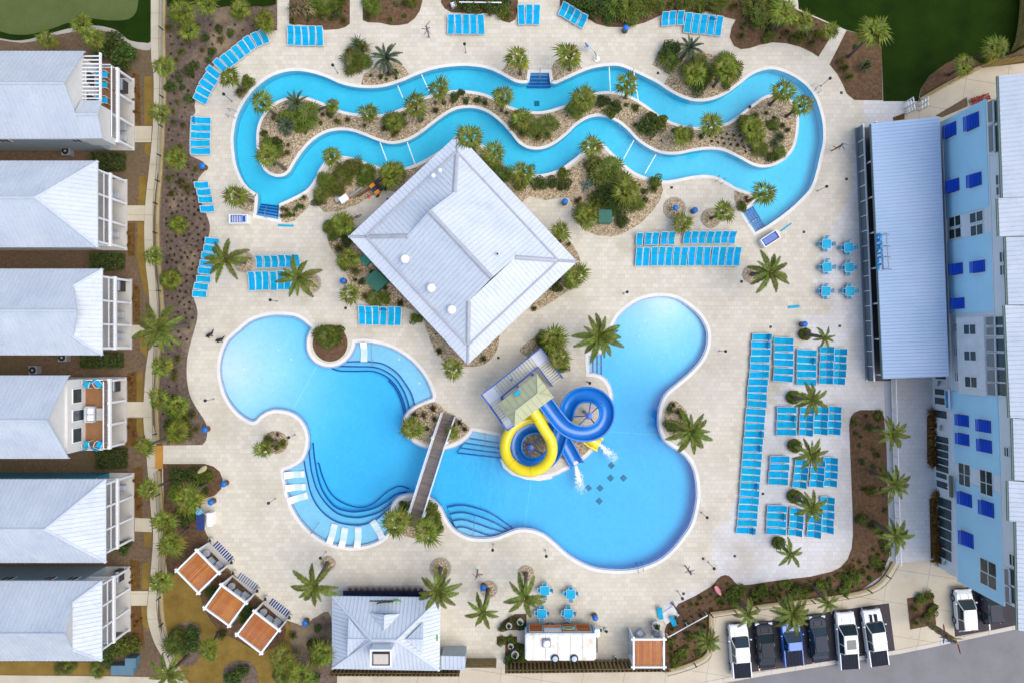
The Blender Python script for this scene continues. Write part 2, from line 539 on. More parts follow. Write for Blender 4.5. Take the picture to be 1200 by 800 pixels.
YELF = M('yellow gel coat', (.80, .63, .006), .22, col2=(.72, .56, .004), scale=.9, coat=.5)
BROWN = M('brown bin plastic', (.10, .045, .018), .5)
LIDB = M('blue lid plastic', (.004, .14, .50), .45)
WOODB = M('bright tan palisade', (.46, .31, .09), .8, col2=(.30, .19, .05), scale=3)
WOOD = M('weathered tan timber', (.30, .21, .085), .8, col2=(.16, .105, .04), scale=4)
WOODR = M('orange brown cabana slats', (.42, .145, .03), .6, col2=(.33, .105, .02), scale=2, inst=.25)
WOODD = M('grey brown composite planks', (.185, .145, .125), .75, col2=(.135, .105, .09), scale=2.5, inst=.3)
ORANGE = M('orange timber', (.45, .22, .03), .7)
DECKB = M('brown deck boards', (.24, .115, .045), .7, col2=(.19, .088, .033), scale=2)
GLASS = M('dark window glass', (.018, .024, .028), .08, var=.3, spec=.6)
GLASST = M('greenish window glass', (.03, .055, .06), .08, var=.4, scale=.8, spec=.6)
TEAL = M('teal siding', (.03, .20, .27), .6, var=.08)
CREAMW = M('cream siding', (.60, .585, .55), .6, var=.06)
GREYW = M('grey blue siding', (.34, .40, .42), .6, var=.08)
BLUEW = M('light blue siding', (.43, .73, .90), .6, var=.05, scale=.4)
SHUT = M('cobalt blue shutter', (.004, .09, .62), .5, var=.12)
GREENB = M('dark green cabinet', (.012, .11, .075), .5)
TRUNK = M('grey palm trunk', (.15, .115, .085), .9, col2=(.08, .06, .042), scale=5, bmp=.6)
BOOT = M('brown palm boot', (.10, .062, .03), .9, col2=(.05, .03, .016), scale=6)
FROND = foliage('feather palm green', (.045, .07, .010), (.115, .145, .018), (.22, .24, .032))
FAN = foliage('fan palm green', (.026, .046, .005), (.115, .145, .011), (.29, .28, .022))
FANY = foliage('yellowing fan leaf', (.16, .15, .012), (.30, .27, .015), (.40, .34, .02))
SHRUB = foliage('dark shrub green', (.018, .036, .006), (.052, .085, .012), (.11, .14, .02))
PALMET = foliage('palmetto green', (.022, .042, .005), (.09, .118, .011), (.22, .22, .02))
GRASSY = foliage('olive grass', (.06, .06, .014), (.12, .115, .022), (.20, .18, .04))
DRYG = foliage('dry brown tuft', (.045, .032, .018), (.085, .06, .03), (.13, .095, .045))
RUST = foliage('rust orange grass', (.12, .055, .012), (.21, .105, .018), (.28, .16, .028))
SILVER = foliage('silver blue foliage', (.09, .14, .12), (.16, .23, .19), (.25, .31, .25))
# ------------------------------------------------------------------ outlines (survey pixels)
river_out = smooth_seq([
 ('c', [(301,247),(302,229),(299,226),(291,220),(284,211),(279,200),(276,190),(274,175),(273.5,160),(277,140),(283,126),(292,112),(302,101),(318,90),(337,84),(357,84),(380,90),(400,98.5),(422,103),(447,102.5),(470,96),(490,87.5),(510,81),(530,78),(550,77.5),(572,81),(590,89),(603,96),(614,98),(620,96)]),
 ('l', [(621.5,85.5),(643.5,85.5)]),
 ('c', [(645,97),(650,98.5),(656,96.5),(672,89),(692,81),(712,77.5),(727,78),(742,84),(755,90),(770,97.5),(785,107.5),(800,115),(815,119),(832,118),(850,111),(867,99),(882,87.5),(900,81.5),(915,83.5),(930,90),(944,100),(954,112.5),(960,127.5),(964,145),(964.5,165),(961,182),(957,200),(950,220),(937,235),(920,250),(899,265)]),
 ('l', [(885,272.5),(870,249)]),
 ('c', [(882,241),(885,236),(884,230),(877,225),(865,221),(852,214),(840,207.5),(825,205.5),(807,207.5),(790,211),(775,212),(758,208),(742,201),(730,191),(717,179),(708,170),(700,167.5),(691,171),(683,178),(672,187),(657,197.5),(641,203.5),(624,205),(608,203),(593,196),(581,184),(570,173),(557,166),(543,165),(528,169),(512,179),(495,189),(476,196.5),(460,197.5),(442,195),(425,189),(408,184),(392,184),(381,190),(373.5,200),(369,210),(360,222),(345,231),(327.5,239)]),
 ('l', [(326.5,257.5),(300,252.5)]),
])
island = cr([(301,172),(301,155),(305,140),(314,127),(325,119),(340,114),(357,114),(375,119.5),(392,127.5),(410,132.5),(430,134.5),(450,134),(470,127.5),(492,116),(512,110),(530,106.5),(550,107),(570,111),(587,120),(600,126),(615,130),(635,131),(655,126),(675,119),(695,110),(712,107.5),(730,110),(745,116),(760,126),(775,137),(792,145),(810,149),(830,149),(850,145),(865,136),(880,124),(896,113),(912,110.5),(925,116),(934,127),(936,145),(932,170),(922,185),(908,194),(895,196.5),(882,194),(865,185),(847,177),(830,175.5),(812,177.5),(795,181),(777,180.5),(762,175),(747,165),(735,152.5),(722,142.5),(707,137),(692,138),(677,146),(665,157.5),(650,169),(635,175),(620,174.5),(608,168),(599,157),(587,144),(572,132.5),(555,127),(537,128),(522,135),(507,146),(492,157.5),(477,165.5),(460,169),(445,166),(427,159),(412,154),(397,153),(382,156),(367,165),(355,177.5),(345,192),(339,202),(331,207),(320,206.5),(310,200),(304,187)], True, 4)

main_pool = smooth_seq([
 ('c', [(366,384),(362,392),(360,402),(362,414),(370,424),(383,429),(397,427),(408,419),(414,409),(416,401)]),
 ('c', [(425,400),(435,401),(450,404),(465,410),(480,420),(492,432),(502,447),(508,463)]),
 ('c', [(507,467),(497,471),(485,477),(476,485.5),(473,495),(475,507),(485,517),(497,523),(510,526),(523,525),(537,520),(548,512),(554,504)]),
 ('l', [(585,510)]),
 ('c', [(588,532),(596,546),(610,556),(628,559.5),(647,557),(662,550),(680,540),(695,526),(707,507),(715,484),(717,467),(715,454),(709,444),(700,439),(690,437.5)]),
 ('l', [(689,416)]),
 ('c', [(706,413),(712,398),(718,381),(727,367),(741,356),(752,350.5),(765,347.5),(780,347),(795,350.5),(810,360),(822,372),(829,386),(830,398),(828,409),(822,422),(810,436),(795,449),(782,460),(775,472),(772,487),(773,502),(778,514),(787,522),(800,530),(810,542),(815.5,557),(817.5,575),(816.5,590),(811,612),(802,627),(790,642),(775,655),(755,664),(735,668),(715,668),(695,665),(677,657),(662,647),(650,636),(637,626),(622,620.5),(608,620),(598,623),(582,629),(565,631),(547,628.5),(532,620),(523,608),(516,594),(505,584),(492,579.5),(479,579),(467,583),(460,591),(457.5,602),(459,613)]),
 ('c', [(455,625),(447,632),(435,637.5),(417,641),(400,640),(382,635),(367,625.5),(355,614),(344,598),(337,580),(334,565),(332,552)]),
 ('c', [(333,550),(342,547),(354,539),(360,525),(361,510),(356,496),(347,486.5),(335,481.5),(320,480.5),(307,486),(298,494),(287,490),(275,480),(265,465),(260,450),(257.5,435),(259,419),(265,402),(273,393),(280,387),(292,377),(305,371.5),(322,368.5),(345,370),(357,376)]),
])
RIV = ccw(px(river_out)); ISL = ccw(px(island)); POOL = ccw(px(main_pool))

# ------------------------------------------------------------------ ground
B = 400
ground = sheet('ground', [[(-B, -B), (B, -B), (B, B), (-B, B)], px([(235,60),(990,60),(990,685),(235,685)])], -.03, SOIL)
deck = sheet('pool_deck', [px([(190,-40),(1112,-40),(1112,790),(190,790)]), RIV, POOL], 0.0, DECK)

def basin(name_f, name_w, loops, zf, mat, step, walltop=0.0):
    """floor with sloping depth and walls up to the deck"""
    fl = sheet(name_f, loops, 0, mat, step=step, zf=zf)
    mb = MB()
    for lp in loops:
        n = len(lp)
        for i in range(n):
            a, b = lp[i], lp[(i + 1) % n]
            mb.poly([(a[0], a[1], zf(*a) - .02), (b[0], b[1], zf(*b) - .02), (b[0], b[1], walltop), (a[0], a[1], walltop)])
    mb.build(name_w, mat, kind='structure')
    return fl

def sstep(a, b, x):
    t = max(0, min(1, (x - a) / (b - a)))
    return t * t * (3 - 2 * t)

def pool_depth(x, y):
    X, Y = x / S + 600, 400 - y / S
    # left beach entry: shelves off away from its far end
    dl = hypot(X - 268, Y - 432)
    d1 = .10 + .14 * sstep(5, 45, dl) + .98 * sstep(25, 185, dl)
    dr = hypot(X - 778, Y - 352)
    d2 = .12 + .16 * sstep(3, 35, dr) + 1.02 * sstep(10, 140, dr)
    d = min(d1, d2)
    if X > 520 and Y > 430: d = min(d2, 1.35 + .15 * sstep(560, 640, Y))
    return -.1 - d

def river_depth(x, y):
    return -1.15

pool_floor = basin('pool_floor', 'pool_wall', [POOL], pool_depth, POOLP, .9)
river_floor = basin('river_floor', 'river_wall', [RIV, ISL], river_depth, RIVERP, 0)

def water(name, loops, mat, ztop, zbot):
    vs, fs = triangulate(loops)
    n = len(vs); up = []
    for f in fs:
        a, b, c = vs[f[0]], vs[f[1]], vs[f[2]]
        s_ = (b[0] - a[0]) * (c[1] - a[1]) - (b[1] - a[1]) * (c[0] - a[0])
        up.append(f if s_ > 0 else tuple(reversed(f)))
    verts = [(p[0], p[1], ztop) for p in vs] + [(p[0], p[1], zbot) for p in vs]
    faces = list(up) + [tuple(n + i for i in reversed(f)) for f in up]
    cnt = {}
    for f in up:
        for i in range(len(f)):
            e = (f[i], f[(i + 1) % len(f)])
            cnt[e] = 1
    for (a, b) in list(cnt):
        if (b, a) not in cnt: faces.append((b, a, n + a, n + b))
    me = bpy.data.meshes.new(name); me.from_pydata(verts, [], faces); me.materials.append(mat); me.update()
    return obj(name, me, kind='structure')

# the sides stand a hair inside the basin walls so no two faces share a plane
water('pool_water', [offset(POOL, .015)], WATER, -.09, -2.2)
water('river_water', [offset(RIV, .015), offset(ISL, -.015)], RIVW, -.09, -1.9)

def coping(name, lp, w, inner, z=.03, mat=COPE, holes_in=False):
    a = offset(lp, -inner); b = offset(lp, w)
    mb = MB(); n = len(lp)
    for i in range(n):
        j = (i + 1) % n
        q = [a[i], a[j], b[j], b[i]]
        mb.add([(p[0], p[1], z) for p in q] + [(p[0], p[1], -.03) for p in q], [(3, 2, 1, 0), (0, 1, 5, 4), (2, 3, 7, 6)])
    return mb.build(name, mat, kind='structure')

coping('pool_coping', POOL, .30, .03)
coping('river_coping', RIV, .30, .02)
coping('island_coping', ISL, .02, .28, .05)

def line_strip(name, pts, w, z, mat, parent, closed=False, h=.03):
    mb = MB(totloc(parent) if parent else (0, 0, 0))
    mb.ribbon([(*G2(*p), z) for p in pts], w, h)
    return mb.build(name, mat, parent, kind=None)

# waterline tile band inside the big pool
def band(name, lp, d0, d1, z, mat, i0=0, i1=None):
    a = offset(lp, -d0); b = offset(lp, -d1); mb = MB(); n = len(lp)
    for i in range(n):
        j = (i + 1) % n
        q = [a[i], a[j], b[j], b[i]]
        mb.add([(p[0], p[1], z) for p in q] + [(p[0], p[1], z - .25) for p in q], [(3, 2, 1, 0), (0, 1, 5, 4), (2, 3, 7, 6)])
    return mb.build(name, mat, kind='structure')
band('waterline_tiles', POOL, .031, .17, -.055, WATERTILE)

# ------------------------------------------------------------------ tanning ledges and underwater steps
STEPP = plaster_mat('blue ledge plaster', (.34, .57, .72), (.40, .63, .77))
def ledge(name, pts, z, mat=POOLP, zb=-2.0):
    lp = ccw(px(pts)); mb = MB()
    vs, fs = triangulate([lp])
    mb.add([(p[0], p[1], z) for p in vs], fs)
    n = len(lp)
    for i in range(n):
        a, b = lp[i], lp[(i + 1) % n]
        mb.poly([(a[0], a[1], z), (b[0], b[1], z), (b[0], b[1], zb), (a[0], a[1], zb)])
    return mb.build(name, mat, kind='structure')

# ledge by the round planter
A1 = [(404,424),(420,423.5),(435,424),(450,427),(465,437),(475,450),(482,462),(486,476)]
A2 = [(394,429),(415,429.5),(435,430),(448,433.5),(461,442),(470,454),(476,467),(480,483)]
A3 = [(384,430),(395,434.5),(415,435),(434,435),(447,439),(457,446),(465,456),(472,472),(475,490)]
A4 = [(454,447),(462,456),(469,472),(473,492)]
outA = [(509,466),(502,447),(492,432),(480,420),(465,410),(450,404),(435,401),(425,400),(416,400.5),(412,412),(404,424)]
def stepset(name, curves, back, z0, dz, n=5):
    prev = back
    for k, c in enumerate(curves):
        cs = cr(c, False, n)
        lp = cs + [p for p in reversed(cr(prev, False, n) if k else prev)]
        ledge(name, lp, z0 - dz * k - .003 * k, STEPP)
        line_strip('step_edge', cs, .13, z0 - dz * k + .004, NOSE, pool_floor)
        prev = c
stepset('tanning_ledge', [A1, A2, A3], list(reversed(outA)), -.33, .24)
line_strip('step_edge', [(455,445.5)] + cr(A4, False, 5), .12, -1.0, NOSE, pool_floor)
# ledge along the curved south-west shore
B1 = [(355,539),(357,550),(359,560),(364,580),(374,597),(390,610),(407,615),(425,615),(440,609),(451,600),(458,594)]
B2 = [(360.5,530),(362,545),(364,556),(370,575),(381,591.5),(396,603.5),(416,607.5),(434,604.5),(446,599.5),(456,591.5),(463,587)]
B3 = [(364.5,520),(366,537),(370,560),(377,579),(390,595),(405,600.5),(419,601),(437,597),(452,588.5),(463,580.5),(475,577.5)]
B4 = [(371,545),(375,560),(385,580),(400,591.5),(419,596.5),(435,592),(452,578),(466,571.5),(478,574.5)]
outB = [(355,539),(342,547),(333,551),(334,565),(337,580),(344,598),(355,614),(367,625),(382,635),(400,640),(417,641),(435,637),(447,632),(455,625),(458.5,613),(458,600),(458,594)]
stepset('tanning_ledge', [B1, B2, B3], outB, -.33, .24)
line_strip('step_edge', [(369,544)] + cr(B4, False, 5), .12, -1.02, NOSE, pool_floor)
# curved steps beside the bridge
C = []
for k in range(4):
    C.append([(523 + k * 3.5, 607.5 - 11 + k * 7.5), (540 + k, 594 + k * 8), (560 - k, 598 + k * 8.2), (578 - 1.5 * k, 605.5 + k * 7.4), (600 - 5 * k, 620.5 + k * 2)])
prev = [(533,621),(547,629),(565,631),(582,629),(586,627)]
for k, c in enumerate(reversed(C)):
    cs = cr(c, False, 5)
    ledge('pool_step', cs + [p for p in reversed(prev)], -.34 - .24 * k, STEPP)
    line_strip('step_edge', cs, .13, -.33 - .24 * k, NOSE, pool_floor)
    prev = cs
# straight steps between bridge planter and slide tower
for k in range(4):
    y = 507 + 6.2 * k
    a, b = (553 - 4.5 * k, y + (0 if k else 1)), (586 + .3 * k, y + 6.2)
    a2, b2 = (553 - 4.5 * (k + 1), y + 6.2), (586.5 + .3 * k, y + 12.4)
    ledge('pool_step', [a, b, b2, a2] if k else [(555,505), (585,511), b2, a2], -.3 - .24 * k, STEPP)
    line_strip('step_edge', [a2, b2], .15, -.29 - .24 * k, NOSE, pool_floor)
# steps under the big palm
for k in range(3):
    x = 690 + 5.3 * k
    ledge('pool_step', [(x, 416.5 - .8 * k), (x + 5.3, 416 - .8 * k), (x + 5.3, 438 + 1.4 * k), (x, 437 + 1.4 * k)], -.28 - .22 * k, STEPP)
    line_strip('step_edge', [(x + 5, 415.5 - .8 * k), (x + 5, 438 + 1.4 * k)], .15, -.27 - .22 * k, NOSE, pool_floor)
# river steps: three landings
RSTEP = plaster_mat('blue tiled river step', (.10, .32, .58), (.14, .38, .64))
def river_steps(p0, p1, q0, q1, n=4):
    """back edge p0-p1 on the deck side, front edge q0-q1 in the channel"""
    L = lambda a, b, t: (a[0] + (b[0] - a[0]) * t, a[1] + (b[1] - a[1]) * t)
    for k in range(n):
        a, b = L(p0, q0, k / n), L(p1, q1, k / n); c, d = L(p1, q1, (k + 1) / n), L(p0, q0, (k + 1) / n)
        ledge('river_step', [a, b, c, d], -.25 - .21 * k, RSTEP, -1.5)
        line_strip('step_edge', [d, c], .15, -.24 - .21 * k, NOSE, river_floor)
river_steps((300.5,252), (326.5,257), (303,238), (327.5,241))
river_steps((621.5,86), (643.5,86), (618,99), (646,99))
river_steps((870.5,249), (885,272), (884,239), (899.5,264.5))
# lane stripes on the channel floor
STRIPE = M('white floor stripe', (.80, .84, .86), .7)
for a, b in [((466,100.5),(472,114.5)),((494,87.5),(502.5,106.5)),((714,78),(715.5,107)),((743,84.5),(748,117.5)),((445,166.5),(456.5,197)),((477,166.5),(487,194)),((743,164.5),(730.5,187)),((769,181),(756,203.5))]:
    line_strip('lane_rope', [a, b], .085, -.10, STRIPE, river_floor, h=.05)
def floor_line(pts, w=.12):
    mb = MB(); 
    q = [(*G2(*p), pool_depth(*G2(*p)) + .012) for p in pts]
    mb.ribbon(q, w, .008)
    mb.build('lane_stripe', STRIPE, pool_floor)
def lerp2(a, b, n): return [(a[0] + (b[0] - a[0]) * t / n, a[1] + (b[1] - a[1]) * t / n) for t in range(n + 1)]
floor_line(lerp2((370,427),(342,478),14)); floor_line(lerp2((708,507),(772,511),14)); floor_line(lerp2((623,563),(615,618),12))
DRT = M('teal floor tile', (.01, .20, .27), .5)
for (a, b) in [(718.5,547.5),(717.5,562.5),(733,562.5),(705,574.5),(691,574.5),(704,590)]:
    mb = MB(); x, y = G2(a, b); r = .40
    z = pool_depth(x, y) + .03
    mb.prism([(x + r, y), (x, y + r), (x - r, y), (x, y - r)], z - .03, z)
    mb.build('floor_tile', DRT, pool_floor)
for (a, b) in [(629.5,117.5),(624.5,193)]:
    mb = MB(); x, y = G2(a, b); mb.box((x, y, -1.13), (.55, .55, .04)); mb.build('drain_grate', DRT, river_floor)
# small white floor lights
mbl = MB(); mbl.lathe((0, 0, 0), [(.12, 0), (.12, .03), (.06, .05)], 10)
me = mbl.mesh('floor_light', WHITEP)
for (a, b) in [(324,410),(331,438),(340,421),(302,444),(318,457),(285,432),(411,502),(460,522),(391,537),(440,557),(467,421),(491,449),(757,376),(780,388),(750,394),(765,420),(778,437),(802,415)]:
    x, y = G2(a, b)
    z = pool_depth(x, y) if b not in (421, 449) else -.33
    obj('floor_light', me, pool_floor, loc=(x, y, z + .005))
# deck drains
mbg = MB(); mbg.box((0, 0, .012), (.26, .26, .024)); 
for i in range(3): mbg.box((-.08 + .08 * i, 0, .03), (.03, .22, .012))
me = mbg.mesh('drain_grate', DARKM)
for (a, b) in [(584,419),(405,361),(771,86),(986,109),(992,210),(942,272),(903,383),(984,382),(869,330),(787,220),(894,578),(861,651),(824,654),(801,695),(454.5,234)]:
    x, y = G2(a, b); obj('drain_grate', me, deck, loc=(x, y, 0))
# ------------------------------------------------------------------ planting beds, lawns, walks
BEDS = {}
def bed(key, pts, mat, name='planting_bed', hgt=.10, sm=True, z0=.012, step=1.1, n=4):
    pl = cr(pts, True, n) if sm else pts
    lp = ccw(px(pl))
    rr = random.Random(len(key) * 7 + len(pts))
    ph = [rr.uniform(0, 6) for _ in range(4)]
    def zf(x, y):
        d = edge_dist(x, y, lp)
        return z0 + min(1, d / .9) * hgt * (.62 + .22 * sin(x * 1.3 + ph[0]) * cos(y * 1.1 + ph[1]) + .16 * sin(x * 3.1 + ph[2]) * sin(y * 2.7 + ph[3]))
    BEDS[key] = (pl, lp)
    return sheet(name, [lp], 0, mat, step=step, zf=zf)

isl_in = offset(ISL, -.27)
lp = isl_in
BEDS['island'] = ([(p[0] / S + 600, 400 - p[1] / S) for p in lp], lp)
def zisl(x, y):
    d = edge_dist(x, y, lp)
    return .02 + min(1, d / 1.2) * (.13 + .05 * sin(x * 1.7) * cos(y * 1.9))
sheet('island_gravel', [lp], 0, GRAVEL, step=1.0, zf=zisl)

left_bed = [(194,-6),(325,-6)]
left_edge = [(300,37),(275,53),(252,75),(237,100),(228.5,121),(229,132),(223.5,140),(222,160),(222,180),(228,185),(238,190),(241,198),(236,205),(231.5,213),(234,232),(244,257),(246,270),(242.5,285),(240,307),(232,327),(225,341),(230,358),(231.5,370),(227.5,388),(224,400),(219.5,420),(219,442),(222.5,462),(230,477),(239,491),(242.5,501),(242,514),(237,521)]
pl = [(193,-6),(325,-6),(325,36)] + cr(left_edge, False, 4) + [(193,521.5),(190,521.5)] + [(186,475),(187,437),(188,400),(193,375),(190,325),(187,300),(187,250),(190,205),(194,100),(194,60)]
bed('left', pl, MULCHL, sm=False, hgt=.16, step=1.4)
bed('left2', [(191,543),(240,543),(250,546),(257.5,552),(261,561),(259.5,572),(252,580),(237,584),(235,595),(236,612),(242,625),(246,632),(252,648),(235,640),(214,665),(196,676),(193,640),(192,600)], MULCH, sm=False, hgt=.14)
bed('lawn', [(193,676),(214,664),(232,640),(250,646),(266,664),(290,688),(314,709),(338,727),(350,731),(352,760),(380,800),(385,830),(225,830),(207,775),(195,740),(190,707)], LAWN, 'lawn', sm=False, hgt=.08)
bed('lawnbed1', [(206,738),(215,729),(228,729),(236,740),(235,765),(228,778),(217,780),(214,770)], MULCHL, hgt=.10, z0=.09)
bed('lawnbed2', [(262,795),(263,783),(272,775),(285,773),(296,776),(302,790),(300,812),(264,812)], MULCHL, hgt=.10, z0=.09)
bed('cab', [(226,660),(243,645),(256,654),(270,672),(288,688),(310,708),(324,720),(335,733),(330,752),(305,762),(276,748),(258,738),(240,712)], MULCH, hgt=.06, z0=.085)
bed('shopbed', [(337,728),(345,731),(356,732),(363,728),(370,722.5),(388,722.5),(388,812),(352,812),(347,790),(344,770),(337,752)], MULCHL, hgt=.12, z0=.03)
bed('topB', [(339,-8),(410,-8),(410,28),(405,32),(396,34.5),(380,35.5),(370,31),(339,28)], MULCH, sm=False, hgt=.12)
bed('topC', [(425,-10),(425,24),(431,26.5),(445,27),(458,30),(468,30),(478,28),(486,22),(492,13),(495,2),(495,-10)], MULCH, sm=False, hgt=.12)
bed('topD', [(516,-10),(517,4),(521,10),(529,15),(580,16),(583,20),(589,25),(597,27),(604,23),(607,12),(607,-10)], MULCH, sm=False, hgt=.12)
bed('topE', [(656,-10),(656,7),(672,11),(684,19),(698,28),(713,32),(735,32),(755,27),(774,18.5),(790,15),(830,14),(848,20),(862,23.5),(857,33),(855,44),(860,54),(868,58),(878,57),(890,53),(905,50),(921,51),(937,55),(950,61),(959,67),(981,32),(934,12),(900,-10)], MULCH, sm=False, hgt=.16)
bed('topF', [(992,36),(972,76),(981,87),(988,100),(992,110),(1001,117.5),(1034.5,118),(1033,55),(1024,49),(1010,40)], MULCH, sm=False, hgt=.12)
bed('topG', [(1077,117),(1079,104),(1089,89),(1108,75),(1124,67),(1138,67),(1150,76)], MULCH, sm=False, hgt=.12)
bed('lowR', [(779,737),(786,720),(795,707),(815,697.5),(834,686),(838,681.5),(841,677.5),(845,674.3),(850,673),(854.5,674.2),(858,677.5),(861.5,682),(866,685.5),(882,684),(900,681),(950,675),(975,669),(985,664),(993,655),(998,642),(999.5,625),(999,600),(995,497),(997,488),(1001,483),(1008,480),(1027,480),(1033,482),(1036,488),(1039,525),(1041,600),(1042,652),(1033,674),(1007,692),(950,701),(900,706.5),(832,717),(831,755),(824,769),(800,779),(779,784)], MULCH, sm=False, hgt=.13)
bed('bldgN', [(366,234),(374,228),(384,224),(378,212),(384,198),(400,189),(425,193),(455,200),(487,196),(520,180),(545,172),(562,173),(580,190),(592,202),(610,209),(640,207),(660,203),(676,192),(688,182),(700,174),(712,184),(724,196),(740,207),(757,213),(775,215),(777,223),(773,236),(762,251),(748,264),(735,271),(727,275),(716,277.5),(700,276),(685,270),(674,259),(669,252),(671,240),(666,232),(655,232),(640,235),(620,230),(600,250),(520,240),(450,222),(418,240),(396,248),(380,249)], GRAVEL, sm=False, hgt=.16)
bed('stepsbed', [(327,243),(331,239),(345,233.5),(358,228),(362,232),(362,243),(352,252),(345,259),(336,261),(328,259)], GRAVEL, sm=False, hgt=.1)
bed('bldgW', [(392,262),(384,272),(386,288),(396,303),(404,318),(412,334),(419,350),(430,355),(455,357),(476,361),(490,368),(497,377),(501,390),(512,402),(530,418),(540,425),(545,400),(480,330),(430,270),(412,268)], GRAVEL, hgt=.14, n=3)
bed('bldgE', [(655,266),(662,275),(673,290),(680,305),(679,322),(672,335),(660,345),(640,358),(622,365),(630,340),(650,312),(650,290)], GRAVEL, hgt=.12, n=3)
bed('bldgS', [(505,385),(503,395),(508,407),(518,420),(535,428),(560,429),(576,420),(584,405),(583,390),(560,405),(540,405)], GRAVEL, hgt=.12, n=3)
bed('towerN', [(609,411),(618,401),(632,392),(645,390),(655,395),(661,405),(660,420),(655,440),(645,445),(628,425)], GRAVEL, hgt=.1, n=3)
bed('towerS', [(606,508),(618,503),(634,506),(650,506),(672,514),(692,524),(683,533),(672,540),(650,535),(640,543),(622,547),(607,538),(601,522)], GRAVEL, hgt=.08, n=3)
bed('bankA', [(423,100),(426,88),(437,80),(452,74),(466,72),(474,79),(480,88),(476,92),(465,97),(447,101)], GRAVEL, sm=False, hgt=.1)
bed('bankB', [(587,85),(593,76),(606,72),(617,76),(620,83),(620,93),(611,96),(603,94)], GRAVEL, sm=False, hgt=.08)
bed('bankC', [(646,94),(645.5,82),(650,72),(664,70),(676,72),(682,80),(680,84),(668,89),(655,95)], GRAVEL, sm=False, hgt=.08)
bed('bankD', [(764,76),(770,66),(785,55),(800,52),(820,60),(845,68),(864,78),(867,90),(866,97),(849,109),(832,116),(815,117),(801,113),(787,105),(778,99),(784,88)], GRAVEL, sm=False, hgt=.1)
bed('bankE', [(277,112),(278,102),(283,97),(296,95),(300,98),(293,108),(284,118)], GRAVEL, sm=False, hgt=.06)
bed('bankF', [(268,218),(278,221),(290,222),(298,227),(300,232),(300,248),(290,248),(280,244)], GRAVEL, sm=False, hgt=.06)
bed('bankG', [(861,222.5),(871,226),(882,230),(884,236),(874,245),(866,248),(861,235)], GRAVEL, hgt=.06, n=3)
bed('planterA', [(387 + 20.5 * cos(a * pi / 8), 402 + 21.5 * sin(a * pi / 8)) for a in range(16)], MULCH, hgt=.16, z0=.05, n=2)
bed('planterB', [(479,497),(484,482),(497,474),(511,471),(518,477),(530,486),(546,497),(550,503),(545,509),(533,517),(518,520),(500,518),(486,511)], GRAVEL, hgt=.16, z0=.05, n=3)
bed('planterC', [(466,598),(474,588),(488,585),(502,588),(511,599),(516,612),(520,620),(508,628),(488,630),(470,625),(464,612)], GRAVEL, hgt=.16, z0=.05, n=3)
bed('pen', [(322.5 + 15.5 * cos(a * pi / 8), 518 + 13.5 * sin(a * pi / 8)) for a in range(16)], GRAVEL, hgt=.1, n=2)
bed('eastbay', [(783,474),(789,469),(797,473),(805,483),(806,495),(800,508),(790,512),(781,504),(778,488)], GRAVEL, hgt=.1, n=3)
bed('shopgar', [(584,738),(590,726),(603,719),(617,718.5),(617,737.5)], MULCH, sm=False, hgt=.1)
bed('shopgar2', [(582,745),(606,745),(606,752),(616,755),(616,777),(592,777),(592,755),(582,755)], MULCH, sm=False, hgt=.1)
bed('front1', [(1085,482),(1088,478),(1096,478),(1097,547),(1090,547),(1085,542)], STRAW, sm=False, hgt=.1)
bed('front2', [(1088,577),(1091,572),(1098,573),(1100,658),(1090,658)], STRAW, sm=False, hgt=.1)
bed('hotelN', [(1096,136),(1133,114),(1134,125),(1104,138)], SOIL, sm=False, hgt=.05, z0=.02)
bed('wallN', [(1046,138),(1060,133),(1092,130),(1096,136),(1070,139),(1047,142)], STRAW, sm=False, hgt=.08)
# lawns and turf
def flat(name, pts, z, mat, kind='structure'):
    return sheet(name, [ccw(px(pts))], z, mat, kind=kind)
flat('turf_lawn', [(930,-60),(936,11),(992,35.5),(1010,40),(1025,49),(1033,55),(1035,119),(1076,119),(1079,104),(1089,89),(1108,75),(1124,67),(1138,66),(1150,75),(1190,62),(1230,40),(1240,-60)], .008, TURF)
flat('turf_lawn', cr([(-60,-40),(176,-40),(176,-10),(176.5,30),(176,49),(168,50),(158,49),(149,46),(140,38),(128,32.5),(110,30),(92,31),(67,37),(50,42),(25,47.5),(0,45),(-60,30)], True, 3), -.016, TURF)
flat('putting_green', cr([(-60,-40),(150,-40),(162,-15),(161,8),(157,18),(147,23.5),(125,24),(103,21.5),(85,25),(60,34),(35,40.5),(15,40.5),(0,37),(-60,20)], True, 3), -.010, GREEN)
flat('turf_lawn', [(196,-40),(324,-40),(324,6),(310,9),(300,8),(285,10),(270,8),(255,10),(230,6),(210,9),(197,8)], .2, TURF)
flat('sand_edge', cr([(-40,44),(0,47),(25,50.5),(50,46),(67,41),(78,39),(95,36),(110,35),(128,38),(138,43),(150,52),(160,57),(175,59),(176,49),(158,48),(149,45),(138,36),(110,29),(92,30),(67,36),(50,41),(25,46),(0,43),(-40,36)], True, 2), -.024, concrete_mat('grey sand', (.30, .27, .23), (.42, .39, .34)))
